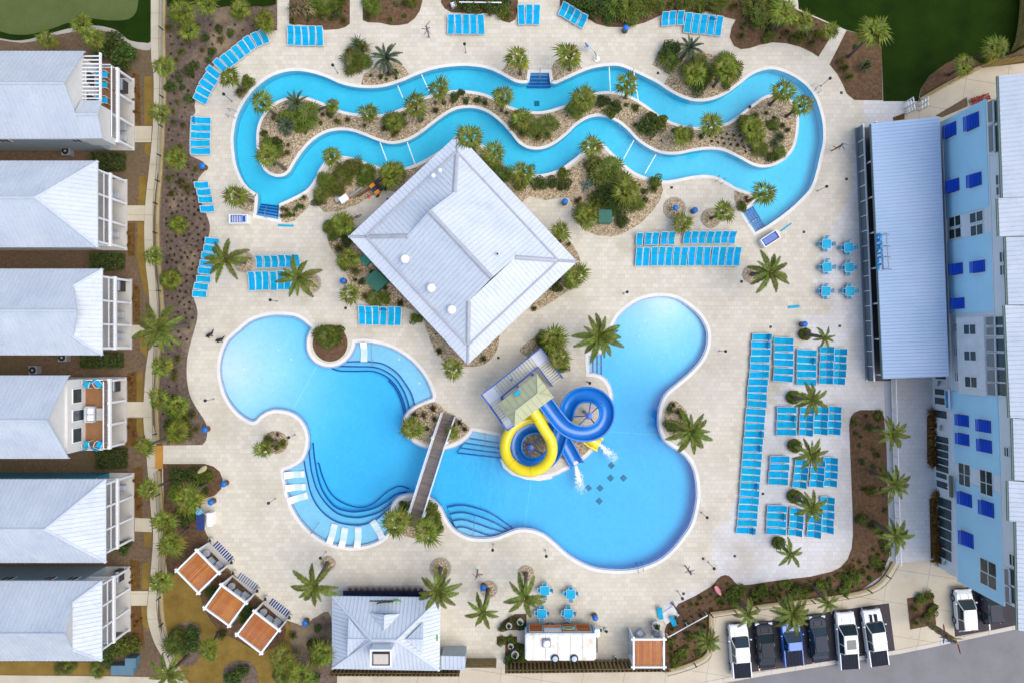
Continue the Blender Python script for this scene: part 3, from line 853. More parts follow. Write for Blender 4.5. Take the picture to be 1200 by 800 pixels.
# walks
wl_ = [(177,-20),(177,62),(180,90),(179.5,140),(177,175),(174,205),(170.5,237),(169,275),(171,312),(175,350),(175,400),(170.5,437),(168,487),(171,525),(175,575),(177,600),(179.5,630),(175.5,682),(172.5,720),(180,750),(193,776),(200,810)]
WR = 12.5
wlc = cr(wl_, False, 5)
flat('garden_walk', wlc + [(p[0] + WR - (2 if 200 < p[1] < 500 else 0), p[1]) for p in reversed(wlc)], .010, CONC)
flat('garden_walk', [(-20,790.5),(120,791.5),(185,793),(230,800),(240,815),(-20,815)], .006, CONC)
for a in [[(157,148),(178,148),(177,167),(156,167)],[(149,241),(170,241),(169,259),(148,259)],[(154,381),(174,381),(175,395),(154,395)],[(148.5,470.5),(169,470.5),(168,489),(149,489)],[(158,606),(177,607),(178,623),(158,622)],[(152,692),(174,692),(172,709),(152,709)]]:
    flat('front_walk', a, .004, CONC)
for a in [[(169,90),(179,90),(179,147),(169,147)],[(163,207),(173,205),(169,241),(162,241)],[(161,260),(168,260),(172,325),(175,350),(168,340),(160,300)],[(163,395),(173,395),(172,420),(164,410)],[(160,440),(167,432),(167,470),(160,470)],[(160,489),(167,490),(168,515),(160,505)],[(170,168),(177,168),(175,184),(169,178)],[(169,623),(178,624),(177,640),(169,640)],[(167,660),(176,657),(174,690),(166,690)],[(166,709),(173,710),(175,740),(166,730)],[(-20,774),(118,776),(130,790),(-20,790)]]:
    flat('grass_strip', a, -.006, LAWN)
for a in [[(155,85),(163,88),(165,146),(155,146)],[(150,262),(158,262),(158,300),(150,300)],[(156,330),(164,340),(164,381),(156,378)],[(149,437),(160,435),(160,470),(149,470)],[(149,490),(160,490),(160,525),(149,520)],[(156,548),(168,545),(166,606),(158,606)],[(152,655),(164,657),(164,690),(152,692)],[(153,710),(165,710),(170,760),(153,740)]]:
    flat('straw_strip', a, -.004, STRAW)
# tan concrete, parking, road
flat('concrete_paving', [(700,778),(779,786),(825,772),(833,720),(1007,696),(1036,680),(1043,652),(1044,444),(1120,444),(1120,640),(1230,620),(1230,870),(480,870),(480,786)], .012, CONCT)
flat('paver_apron', [(1044,444),(1092,444),(1100,655),(1050,659)], .018, DECK)
flat('gutter_strip', [(1036,446),(1044,446),(1050,659),(1043,655),(1041,600),(1038,500)], .022, concrete_mat('grey gutter', (.32, .33, .35), (.40, .41, .43)))
flat('concrete_paving', [(1078,119),(1150,80),(1240,70),(1240,160),(1060,160),(1060,128)], .014, CONCT)
flat('road', [(560,862),(830,803),(900,790.5),(1055,765.5),(1191,736.5),(1260,722),(1260,900),(560,900)], .020, ASPH)
STALL1 = [(852,733.5),(1041.5,706),(1049,764),(858,790)]
flat('parking_bay', STALL1, .022, ASPHD)
flat('parking_bay', [(1115,690.5),(1196,676),(1202,730),(1119,745.5)], .022, ASPHD)
LINEW = M('white road paint', (.68, .68, .67), .7, var=.2, scale=3)
for a, b in [((884.5,729),(890,785)),((916,724.5),(921.5,780.5)),((947.5,720),(953,776.5)),((978.5,715.5),(984,772)),((1009.5,711),(1015.5,768)),((1155,683),(1160,738))]:
    mb = MB(); mb.ribbon([(*G2(*a), .0265), (*G2(*b), .0265)], .14, .003); mb.build('bay_line', LINEW, kind='structure')
KERB = concrete_mat('kerb concrete', (.47, .43, .36), (.56, .52, .45), (2.4, 0), radians(8))
for pth in [[(560,858),(700,829),(830,800),(900,787.5),(1055,762.5),(1118,749.5)],[(1118,749.5),(1191,734),(1230,726)]]:
    mb = MB(); mb.ribbon([(*G2(*p), .016) for p in cr(pth, False, 3)], .40, .035); mb.build('kerb', KERB, kind='structure')
flat('planting_square', [(1062.5,700.5),(1093,695),(1097,731),(1066.5,737)], .03, MULCH)
flat('turf_lawn', [(176,-400),(1600,-400),(1600,-40.5),(176,-40.5)], -.014, GREEN)
flat('bottom_pavement', [(395,792),(700,786),(715,870),(395,870)], -.012, CONC)
# ------------------------------------------------------------------ roofs
def facet(pm, rm, pts, spacing=.42, rw=.05, rh=.05, t=.12):
    """roof plane as a plate plus standing seams running down the slope, cut to its outline"""
    pts = [Vector(p) for p in pts]
    n = Vector((0, 0, 0))
    for i in range(len(pts)):
        a, b = pts[i], pts[(i + 1) % len(pts)]
        n += a.cross(b)
    n.normalize()
    if n.z < 0: n = -n; pts = list(reversed(pts))
    pm.slab(pts, t)
    d = Vector((n.x * n.z, n.y * n.z, n.z * n.z - 1)) * -1
    d = Vector((n.x, n.y, 0)) - n * (n.x * n.x + n.y * n.y)
    if d.length < 1e-4: d = Vector((1, 0, 0))
    d.normalize(); a = n.cross(d)
    q = [(p.dot(a), p.dot(d)) for p in pts]; n0 = pts[0].dot(n)
    lo = min(x for x, _ in q); hi = max(x for x, _ in q)
    k = math.ceil((lo + .08) / spacing)
    while k * spacing < hi - .05:
        x = k * spacing; hit = []
        for i in range(len(q)):
            (x0, y0), (x1, y1) = q[i], q[(i + 1) % len(q)]
            if (x0 <= x) != (x1 <= x): hit.append(y0 + (y1 - y0) * (x - x0) / (x1 - x0))
        hit.sort()
        for j in range(0, len(hit) - 1, 2):
            if hit[j + 1] - hit[j] < .15: continue
            e = []
            for y in (hit[j] + .03, hit[j + 1] - .03):
                for dx, up in ((-rw / 2, .004), (rw / 2, .004), (rw / 2 * .6, rh), (-rw / 2 * .6, rh)):
                    e.append(a * (x + dx) + d * y + n * (n0 + up))
            rm.add(e, [(0, 1, 5, 4), (1, 2, 6, 5), (2, 3, 7, 6), (3, 0, 4, 7), (0, 3, 2, 1), (4, 5, 6, 7)])
        k += 1

def roof(root, facets, mat, caps=(), spacing=.42, t=.12, capmat=None, name='roof', capw=.28):
    pm = MB(root.location); rm = MB(root.location)
    for f in facets: facet(pm, rm, f, spacing, t=t)
    ro = pm.build(name, mat, root)
    rm.build('standing_seams', mat, ro, kind='stuff')
    if caps:
        for a, b in caps:
            cm = MB(root.location)
            a, b = Vector(a) + Vector((0, 0, .02)), Vector(b) + Vector((0, 0, .02))
            t_ = (b - a); s_ = Vector((-t_.y, t_.x, 0)).normalized() * capw / 2
            dz = Vector((0, 0, .07))
            cm.loft([[p - s_ - dz * .6, p + s_ - dz * .6, p + s_ * .3 + dz, p - s_ * .3 + dz] for p in (a, b)])
            cm.build('ridge_cap', capmat or mat, ro)
    return ro

def wallbox(root, name, x0, x1, y0, y1, z0, z1, mat, parent=None):
    mb = MB(totloc(root)); mb.box(((x0 + x1) / 2, (y0 + y1) / 2, (z0 + z1) / 2), (abs(x1 - x0), abs(y1 - y0), z1 - z0))
    return mb.build(name, mat, parent or root)

# ------------------------------------------------------------------ cottages
LOUV = M('grey railing panel', (.22, .225, .23), .6)
PORCHF = concrete_mat('porch concrete', (.44, .42, .38), (.52, .50, .46))
def house(label, ey0, ey1, xe, apex, kind, xf, wallmat, wins=(), seed=0, trim=WHITE):
    """ey0/ey1 eave lines, xe eave end, apex ridge end, xf porch front on the ground"""
    EZ, RZ = 6.0, 9.2
    y1, y0 = P(0, ey0, EZ).y, P(0, ey1, EZ).y            # y1 north, y0 south
    ym = (y0 + y1) / 2
    X = P(xe, 0, EZ).x; XA = P(apex, 0, RZ).x; XL = -78.0
    XF = P(xf, 0, 0).x
    XW = XF - 2.4
    r = thing('cottage', label, 'house', (X - 6, ym, 0))
    A = Vector
    wi = .45
    wb = MB(r.location)
    wb.box(((XL + XW) / 2, ym, EZ / 2), (XW - XL, (y1 - y0) - 2 * wi, EZ - .02))
    wall = wb.build('wall', wallmat, r)
    if kind == 'hip':
        F = [[A((XL, y0, EZ)), A((X, y0, EZ)), A((XA, ym, RZ)), A((XL, ym, RZ))], [A((X, y1, EZ)), A((XL, y1, EZ)), A((XL, ym, RZ)), A((XA, ym, RZ))], [A((X, y0, EZ)), A((X, y1, EZ)), A((XA, ym, RZ))]]
        caps = [((XL, ym, RZ), (XA, ym, RZ)), ((XA, ym, RZ), (X, y0, EZ)), ((XA, ym, RZ), (X, y1, EZ))]
        roof(r, F, ROOFH, caps)
    elif kind == 'dutch':
        t = .42; zk = EZ + (RZ - EZ) * t
        xk = X - 2.0
        ya, yb = y0 + (ym - y0) * t, y1 + (ym - y1) * t
        F = [[A((XL, y0, EZ)), A((X, y0, EZ)), A((xk, ya, zk)), A((XA, ym, RZ)), A((XL, ym, RZ))], [A((X, y1, EZ)), A((XL, y1, EZ)), A((XL, ym, RZ)), A((XA, ym, RZ)), A((xk, yb, zk))], [A((X, y0, EZ)), A((X, y1, EZ)), A((xk, yb, zk)), A((xk, ya, zk))]]
        # keep the long slopes planar: drop the knee onto them
        roof(r, F, ROOFH, [((XL, ym, RZ), (XA, ym, RZ)), ((xk, ya, zk), (X, y0, EZ)), ((xk, yb, zk), (X, y1, EZ))])
        g = MB(r.location); g.add([(xk - .05, ya, zk - .1), (xk - .05, yb, zk - .1), (XA - .08, ym, RZ - .12), (xk - .6, ya, zk - .1), (xk - .6, yb, zk - .1), (XA - .6, ym, RZ - .2)], [(0, 1, 2), (5, 4, 3), (0, 3, 4, 1), (1, 4, 5, 2), (2, 5, 3, 0)])
        g.build('gable_wall', CREAMW, r)
    else:
        F = [[A((XL, y0, EZ)), A((X, y0, EZ)), A((X, ym, RZ)), A((XL, ym, RZ))], [A((X, y1, EZ)), A((XL, y1, EZ)), A((XL, ym, RZ)), A((X, ym, RZ))]]
        roof(r, F, ROOFH, [((XL, ym, RZ), (X, ym, RZ))])
        g = MB(r.location)
        xg = X - .35
        g.add([(xg, y0 + wi, EZ - .05), (xg, y1 - wi, EZ - .05), (xg, ym, RZ - .25), (xg - .3, y0 + wi, EZ - .05), (xg - .3, y1 - wi, EZ - .05), (xg - .3, ym, RZ - .25)], [(0, 1, 2), (5, 4, 3), (0, 3, 4, 1), (1, 4, 5, 2), (2, 5, 3, 0)])
        g.build('gable_wall', CREAMW, r)
        if xg > XW:
            wallbox(r, 'upper_wall', XW, xg, y0 + wi + .02, y1 - wi - .02, 3.2, EZ - .06, CREAMW)
    # fascia and gutters
    for yy, s_ in ((y0, -1), (y1, 1)):
        f = MB(r.location); f.box(((XL + X) / 2, yy - s_ * .03, EZ - .16), (X - XL, .06, .2)); f.build('fascia', trim, r)
    # porch: slab, four posts each floor, beams, balcony with railing
    pa, pb = y0 + wi + .1, y1 - wi - .1
    wallbox(r, 'porch_floor', XW, XF + .1, pa - .1, pb + .1, 0, .16, PORCHF)
    wallbox(r, 'balcony_floor', XW, XF + .05, pa - .05, pb + .05, 2.92, 3.08, DECKB if kind in ('open', 'pergola') else PORCHF)
    ys = [pa + .12 + (pb - pa - .24) * k / 3 for k in range(4)]
    for y in ys:
        mb = MB(r.location); mb.box((XF - .08, y, 1.54), (.2, .2, 2.76)); mb.build('porch_post', trim, r)
        if kind in ('hip', 'dutch'):
            mb = MB(r.location); mb.box((XF - .08, y, 4.5), (.18, .18, 2.84)); mb.build('porch_post', trim, r)
    mb = MB(r.location); mb.box((XF - .08, (pa + pb) / 2, 2.98), (.3, pb - pa + .16, .3)); mb.build('beam', trim, r)
    for k in range(3):
        mb = MB(r.location)
        cy = (ys[k] + ys[k + 1]) / 2; w = ys[k + 1] - ys[k] - .22
        n = 14
        for i in range(n): mb.box((XF - .08, cy - w / 2 + w * (i + .5) / n, 3.6), (.03, w / n * .45, .85))
        ra = mb.build('railing', LOUV if k != 1 or kind == 'open' else LOUV, r)
        mb = MB(r.location)
        for z in (3.2, 4.06): mb.box((XF - .08, cy, z), (.09, w + .2, .07))
        mb.build('rail', trim, ra)
    if kind in ('hip', 'dutch'):
        mb = MB(r.location); mb.box((XF - .08, (pa + pb) / 2, 5.80), (.2, pb - pa + .1, .24)); mb.build('beam', trim, r)
    for y in (pa, pb):
        mb = MB(r.location)
        for z in (3.2, 4.06): mb.box(((XW + XF) / 2, y, z), (XF - XW - .3, .07, .07))
        for i in range(9): mb.box((XW + .2 + (XF - XW - .4) * i / 8, y, 3.62), (.04, .04, .8))
        mb.build('side_railing', trim, r)
    # doors and windows on the front wall, both floors
    for z0 in (.16, 3.1):
        for k, fy in enumerate((.22, .5, .78)):
            y = pa + (pb - pa) * fy
            w, h = (1.0, 2.1) if k == 1 else (1.3, 1.3)
            zc = z0 + (1.05 if k == 1 else 1.45)
            xx = XW if (z0 < 1 or kind in ('hip', 'dutch')) else max(XW, X - .35)
            mb = MB(r.location); mb.box((xx + .03, y, zc), (.08, w + .16, h + .16)); wd = mb.build('door' if k == 1 else 'window', trim, r)
            mb = MB(r.location); mb.box((xx + .055, y, zc), (.06, w, h)); mb.build('pane', GLASST, wd)
    for (wx, side, z0, z1, w) in wins:
        yy = (y0 + wi) if side < 0 else (y1 - wi)
        xx = P(wx, 0, (z0 + z1) / 2).x
        mb = MB(r.location); mb.box((xx, yy + side * .02, (z0 + z1) / 2), (w + .2, .09, z1 - z0 + .2)); wd = mb.build('window', trim, r)
        mb = MB(r.location); mb.box((xx, yy + side * .045, (z0 + z1) / 2), (w, .07, z1 - z0)); pn = mb.build('pane', GLASS, wd)
        mb = MB(r.location); mb.box((xx, yy + side * .075, (z0 + z1) / 2), (.05, .03, z1 - z0)); mb.build('mullion', trim, wd)
    return r, (X, XW, XF, y0, y1, ym)

h1, d1 = house('white cottage with pergola balcony beside the putting green', 60, 163, 99, 74, 'pergola', 157, GREYW, [(3, -1, 3.6, 4.9, .9), (88, -1, 3.6, 4.9, .8), (101, -1, 3.6, 4.9, .8)])
h2, d2 = house('white hip roofed cottage with dark railing next to the pergola cottage', 188.5, 290, 114.5, 41, 'hip', 148.5, CREAMW)
h3, d3 = house('white cottage with small gable above a ribbed porch roof', 315, 416, 120, 90, 'dutch', 154, CREAMW)
h4, d4 = house('white cottage with open brown balcony and turquoise chairs', 439.5, 537, 80.5, 59, 'open', 148, CREAMW)
h5, d5 = house('teal walled cottage with white hipped metal roof', 561, 659, 124, 52, 'hip', 156.5, TEAL, [(12, 1, 3.6, 4.9, .8), (57, 1, 3.6, 4.9, .9), (102, 1, 3.6, 4.9, .9)])
h6, d6 = house('grey blue walled cottage with clipped gable roof beside the utility cabinets', 680, 774, 119.5, 76, 'dutch', 152.5, GREYW, [(8, 1, 3.6, 4.9, .9), (57, 1, 3.6, 4.9, .7), (84, 1, 3.6, 4.9, .8)])
# pergola and side gable of the first cottage
mb = MB(h1.location)
pz = 5.75
for k in range(12):
    a = P(93, 66 + k * 4.5, pz); b = P(119, 66 + k * 4.5, pz)
    m2 = MB(h1.location); m2.tube([a, b], .07, 4); m2.build('pergola_slat', WHITE, h1)
for x in (96, 117.5):
    m2 = MB(h1.location); m2.box((P(x, 91, pz - .15).x, P(x, 91, pz - .15).y, pz - .18), (.16, 4.7, .22)); m2.build('pergola_beam', WHITE, h1)
roof(h1, [[P(86, 134, 7.3), P(115, 134, 7.3), P(119, 118, 6.2), P(95, 118, 6.2)], [P(78, 134, 7.3), P(114.5, 134, 7.3), P(120, 162.5, 6.05), P(84, 162.5, 6.05)]], ROOFH, [(P(84, 134, 7.3), P(115, 134, 7.3))], name='side_roof')
a, b = P(119, 118, 6.1), P(120, 162.5, 6.0)
XF1 = d1[2] - .2
mb = MB(h1.location)
ya, yb = P(0, 122, 6).y, P(0, 161, 6).y; yc = P(0, 134, 7.2).y
for x in (XF1, XF1 - .2): pass
mb.loft([[(XF1, yb, 3.1), (XF1, ya, 3.1), (XF1, ya, 6.0), (XF1, yc, 7.1), (XF1, yb, 6.0)], [(XF1 - 2.2, yb, 3.1), (XF1 - 2.2, ya, 3.1), (XF1 - 2.2, ya, 6.0), (XF1 - 2.2, yc, 7.1), (XF1 - 2.2, yb, 6.0)]])
mb.build('gable_wall', CREAMW, h1)

# ------------------------------------------------------------------ central building with the big square roof
cb = thing('pavilion', 'square pool pavilion under a large white seamed metal roof', 'building', P(545, 292))
EZ, KZ, RZ = 4.2, 6.2, 7.6
Lc, Tc, Rc, Bc = P(409.5, 277, EZ), P(535.5, 157.5, EZ), P(676.5, 305, EZ), P(548, 428.5, EZ)
r1, r2 = P(505, 251, RZ), P(576.5, 331, RZ)
def lr(a, b, t): return a + (b - a) * t
# work in the roof's own axes so that every plane is flat
ctr = (Lc + Tc + Rc + Bc) / 4
ax = ((Rc - Tc) + (Bc - Lc)).normalized(); ax.z = 0
ay = Vector((-ax.y, ax.x, 0))
hx = ((Rc - Tc).length + (Bc - Lc).length) / 4; hy = ((Tc - Lc).length + (Rc - Bc).length) / 4
def R3(u, v, z): return Vector((ctr.x, ctr.y, 0)) + ax * u + ay * v + Vector((0, 0, z))
ru = ((r2 - r1).dot(ax)) / 2
sk = 1.35; SZ = EZ + .42                       # lower skirt depth and rise
slope = (RZ - SZ) / (hy - sk)
ku = hx - sk                                   # hip runs at 45 degrees until it meets the gablets
kv = hy - sk - (ku - ru) ; KZ = SZ + slope * (hy - sk - kv) if kv > 0 else RZ
F = [
 [R3(-ku, -(hy - sk), SZ), R3(ku, -(hy - sk), SZ), R3(ru, -kv, KZ), R3(ru, 0, RZ), R3(-ru, 0, RZ), R3(-ru, -kv, KZ)],
 [R3(ku, hy - sk, SZ), R3(-ku, hy - sk, SZ), R3(-ru, kv, KZ), R3(-ru, 0, RZ), R3(ru, 0, RZ), R3(ru, kv, KZ)],
 [R3(-ku, -(hy - sk), SZ), R3(-ru, -kv, KZ), R3(-ru, kv, KZ), R3(-ku, hy - sk, SZ)],
 [R3(ku, -(hy - sk), SZ), R3(ru, -kv, KZ), R3(ru, kv, KZ), R3(ku, hy - sk, SZ)]]
caps = [(R3(-ru, 0, RZ), R3(ru, 0, RZ))]
for su in (-1, 1):
    for sv in (-1, 1): caps.append((R3(su * ru, sv * kv, KZ), R3(su * ku, sv * (hy - sk), SZ)))
CAPM = M('grey ridge flashing', (.36, .38, .42), .5)
ro = roof(cb, F, ROOFM, caps, .42, capmat=CAPM, capw=.45)
c4 = lambda z, g: [R3(-hx + g, -hy + g, z), R3(hx - g, -hy + g, z), R3(hx - g, hy - g, z), R3(-hx + g, hy - g, z)]
o4, i4 = c4(EZ, 0), c4(SZ - .14, sk - .05)
roof(cb, [[o4[k], o4[(k + 1) % 4], i4[(k + 1) % 4], i4[k]] for k in range(4)], ROOFM, [(o4[k], i4[k]) for k in range(4)], .42, name='eave_roof', capmat=CAPM, capw=.3)
for su in (-1, 1):
    g = MB(cb.location); e = su * (ru - .12)
    q = [R3(e, -kv, KZ - .12), R3(e, kv, KZ - .12), R3(e, 0, RZ - .14)]; q2 = [p - ax * su * .3 for p in q]
    g.add(q + q2, [(0, 1, 2), (5, 4, 3), (0, 3, 4, 1), (1, 4, 5, 2), (2, 5, 3, 0)]); g.build('gable_wall', CREAMW, cb)
for k in range(4):
    mb = MB(cb.location); a, b = i4[k], i4[(k + 1) % 4]
    mb.ribbon([a + Vector((0, 0, .12)), b + Vector((0, 0, .12))], .16, .12); mb.build('step_flashing', CAPM, cb)
w4 = c4(0, 1.4); mb = MB(cb.location)
mb.prism([(p.x, p.y) for p in w4], 0, EZ + .1); wl4 = mb.build('wall', CREAMW, cb)
for k in range(4):
    a, b = w4[k], w4[(k + 1) % 4]; nrm = Vector(((b - a).y, -(b - a).x, 0)).normalized(); rz = atan2((b - a).y, (b - a).x)
    for j in range(4):
        p = lr(a, b, (j + .5) / 4) + nrm * .02
        mb = MB(cb.location); mb.box((p.x, p.y, 1.5), (1.9, .1, 2.0), rz); fr = mb.build('window', WHITE, cb)
        p += nrm * .03; mb = MB(cb.location); mb.box((p.x, p.y, 1.5), (1.7, .09, 1.8), rz); mb.build('pane', GLASST, fr)
def roof_z(x, y):
    v = (Vector((x, y, 0)) - Vector((ctr.x, ctr.y, 0))).dot(ay)
    return RZ - slope * abs(v)
for (a, b, rr) in [(474.5,303.5,.42),(505.3,337.5,.42),(529.3,363,.42),(507.7,206,.22),(515.5,200,.2),(583,297.5,.09)]:
    z = 6.0
    for _ in range(4):
        p = P(a, b, z); z = roof_z(p.x, p.y) + .3
    p = P(a, b, z)
    mb = MB(cb.location); mb.lathe((p.x, p.y, z - .5), [(rr * .6, 0), (rr * .6, .4), (rr, .42), (rr, .62), (rr * .75, .72), (rr * .3, .77)], 16)
    mb.build('roof_vent', WHITEP if rr > .1 else DARKM, cb, smooth=False)

# ------------------------------------------------------------------ hotel along the road side
hb = thing('hotel', 'light blue and white hotel block with cobalt shutters', 'building', (*G2(1110, 410), 0))
SL = .035; RZW = math.atan(SL)
a0 = (1097.5 - 600) * S
def base_x(Y): return a0 + SL * (-(Y) - 200 * S)          # facade line: x over y
def FW(pxx, pyy, out=0.0):
    gx, gy = G2(pxx, pyy)
    k = (a0 - SL * 200 * S - out) / (gx + SL * gy)
    return Vector((gx * k, gy * k, H * (1 - k)))
def fbox(name, mat, px0, py0, px1, py1, out=.0, t=.1, parent=None, grow=0.0):
    pc, qc = (px0 + px1) / 2, (py0 + py1) / 2
    h0, h1 = FW(px0, qc, out).z, FW(px1, qc, out).z
    ya, yb = FW(pc, py0, out).y, FW(pc, py1, out).y
    return hbox(name, mat, ya + grow, yb - grow, h0 - grow, h1 + grow, out, t, parent)
def hbox(name, mat, ya, yb, h0, h1, out=0.0, t=.1, parent=None):
    """plate on the facade: front face 'out' metres proud"""
    yc = (ya + yb) / 2; x = base_x(yc) - out + t / 2
    mb = MB(hb.location); mb.box((x, yc, (h0 + h1) / 2), (t, abs(ya - yb), h1 - h0), RZW)
    return mb.build(name, mat, parent or hb)
HZ = 11.9
yN, yS = G2(0, 158)[1], G2(0, 664)[1]
mb = MB(hb.location)
mb.prism(ccw([(base_x(yN), yN), (base_x(yS), yS), (base_x(yS) + 17, yS - .6), (base_x(yN) + 17, yN - .6)]), 0, HZ)
HOTW = M('white hotel siding', (.70, .72, .74), .6, var=.05)
mb.build('wall', HOTW, hb)
hbox('cornice', WHITE, yN, yS, 3.15, 3.5, .14, .2)
hbox('cornice', WHITE, yN, yS, 10.0, 10.15, .07, .2)
mb = None
for (p0, q0, p1, q1) in [(1103,129,1157,250),(1107,278,1162.5,366.5),(1116,461,1170,549),(1120,570,1173.5,694)]:
    fbox('siding_panel', BLUEW, p0, q0, p1, q1, .09, .16)
def win(p0, q0, p1, q1, shut=False, out=.0):
    fr = fbox('window', WHITE, p0, q0, p1, q1, out + .14, .14, grow=.09)
    if shut:
        # the shutter hangs hinged at its head, standing off the wall at the sill
        pc, qc = (p0 + p1) / 2, (q0 + q1) / 2
        h0, h1 = FW(p0, qc, .2).z, FW(p1, qc, .2).z; ya, yb = FW(pc, q0, .2).y, FW(pc, q1, .2).y
        x = base_x((ya + yb) / 2); mb = MB(hb.location)
        for i in range(10):
            t = (i + .5) / 10; z = h0 + (h1 - h0) * t
            mb.box((x - .22 - .28 * (1 - t), (ya + yb) / 2, z), (.05, abs(ya - yb) - .02, (h1 - h0) / 10 * 1.08), RZW, ry=radians(-16))
        mb.build('shutter', SHUT, fr)
        fbox('pane', GLASS, p0, q0, p1, q1, out + .16, .05, fr)
    else:
        fbox('pane', GLASST, p0, q0, p1, q1, out + .17, .1, fr)
        qm = (q0 + q1) / 2; fbox('mullion', WHITE, (p0 + p1) / 2 - .35, q0, (p0 + p1) / 2 + .35, q1, out + .19, .06, fr)
for w in [(1107,145,1120.5,161),(1132,134,1147,152),(1110.5,210.5,1124,225.5),(1135.5,203.5,1150,219),(1115,308.5,1128,322),(1139.5,305.5,1154,319.5),(1117,349,1130,362),(1122,485.5,1135,499),(1146.5,491.5,1161,506),(1122.5,507.5,1135.5,521),(1147.5,514.5,1162,529.5),(1124.5,577,1138.5,592),(1149.5,587,1164.5,604),(1126,623,1140.5,639.5)]:
    win(*w, True)
for w in [(1112.5,254,1125,265),(1136.5,249,1151,260),(1112.5,268.5,1125.5,279),(1137.5,264,1151,275.5),(1123.5,543.5,1136,555),(1124,556.5,1136,568.5),(1148.5,551.5,1162,565),(1149,566.5,1162.5,579),(1149,657,1166.5,671.5),(1149,673,1166.5,686.5)]:
    win(*w)
for w in [(1167,205,1173.5,216),(1167.5,219,1174,228),(1171.5,295.5,1177.5,307),(1172,311,1178,322),(1183,650,1189,662),(1177,524,1181,534)]:
    win(*w)
# white bay with the balconies
fbox('bay_wall', M('bay white', (.70, .71, .73), .6), 1122, 371, 1154, 462, .35, .6)
for w in [(1129.5,380.5,1142.5,391.5),(1130,411.5,1143,422),(1131,441.5,1144,453)]: win(*w, out=.35)
for w in [(1117.5,379,1120.5,388),(1118.5,407.5,1121,417),(1119.5,436.5,1122,446)]: win(*w)
for (p0, q0, p1, q1) in [(1155.5,371,1176,381),(1156,383.5,1176.5,393),(1156,397,1177,411),(1156.5,414,1177,430),(1157,433,1178,447),(1157.5,449,1178,463),(1157.5,118,1171,143),(1158.5,147,1172,178),(1177,667,1189,685),(1178,688,1190,706)]:
    b_ = fbox('balcony', WHITE, p0, q0, p1, q1, .14, .14, grow=.08)
    pm_ = p0 + (p1 - p0) * .48
    fbox('pane', GLASST, pm_, q0, p1, q1, .18, .12, b_)
    rl = fbox('balcony_rail', LOUV, p0, q0 + .3, pm_ - .3, q1 - .3, .30, .06, b_)
    fbox('rail_cap', WHITE, pm_ - .8, q0, pm_, q1, .34, .12, b_)
# shop fronts on the ground floor
for (p0, q0, p1, q1, n) in [(1096,437.5,1108,444.5,1),(1095.5,455,1107,463,1),(1095.5,465,1107,474,1),(1096,480,1109,490,1),(1097,510.5,1111,553,5),(1099.5,583,1114.5,655,6),(1097,553.5,1109,560.5,1),(1097.5,563,1110,572,1)]:
    for k in range(n):
        qa = q0 + (q1 - q0) * k / n + .7; qb = q0 + (q1 - q0) * (k + 1) / n - .7
        fr = fbox('shop_window', WHITE, p0, qa, p1, qb, .05, .1, grow=.07)
        fbox('pane', GLASST, p0, qa, p1, qb, .08, .09, fr)
sg = fbox('sign_board', WHITE, 1107, 456, 1111.5, 479, .55, .18)
SIGNB = M('blue sign face', (.01, .11, .42), .5, col2=(.02, .34, .52), scale=1.3)
fbox('sign_face', SIGNB, 1107.8, 457.5, 1110.8, 477.5, .57, .17, sg)
sg2 = fbox('sign_board', M('olive sign metal', (.16, .16, .11), .6), 1112, 557, 1114.6, 582, .6, .2)
for q in (562, 570, 578): fbox('sign_bracket', WHITE, 1109.5, q, 1112.5, q + 1.2, .55, .5, sg2)
# hotel roof: stepped eaves, planes rising away
ER = 12.1
rp = [(1170.5,89,1175.5,232),(1170,232.5,1171.5,277),(1179,278,1181.5,357),(1178,358,1184,489),(1187,490,1189,562),(1182,563,1183,610),(1191,611,1193.5,738)]
F = []
for (xa_, qa, xb_, qb) in rp:
    a_, b_ = P(xa_, qa, ER), P(xb_, qb, ER)
    F.append([b_, Vector((b_.x + 9, b_.y - .3, ER + 3.6)), Vector((a_.x + 9, a_.y - .3, ER + 3.6)), a_])
    F.append([Vector((b_.x + 9, b_.y - .3, ER + 3.6)), Vector((b_.x + 18, b_.y - .6, ER)), Vector((a_.x + 18, a_.y - .6, ER)), Vector((a_.x + 9, a_.y - .3, ER + 3.6))])
roof(hb, F, ROOFM, [], .40)
GUT = M('green grey gutter', (.12, .17, .13), .5)
for (xa_, qa, xb_, qb) in rp:
    a_, b_ = P(xa_, qa, ER), P(xb_, qb, ER)
    mb = MB(hb.location); mb.ribbon([a_ + Vector((-.06, 0, -.22)), b_ + Vector((-.06, 0, -.22))], .12, .14); mb.build('gutter', GUT, hb)
# valley lines on the roof corner
for a_, b_ in [((1171,90),(1188,103)),((1179,360),(1205,382)),((1187,490),(1200,470))]:
    pass

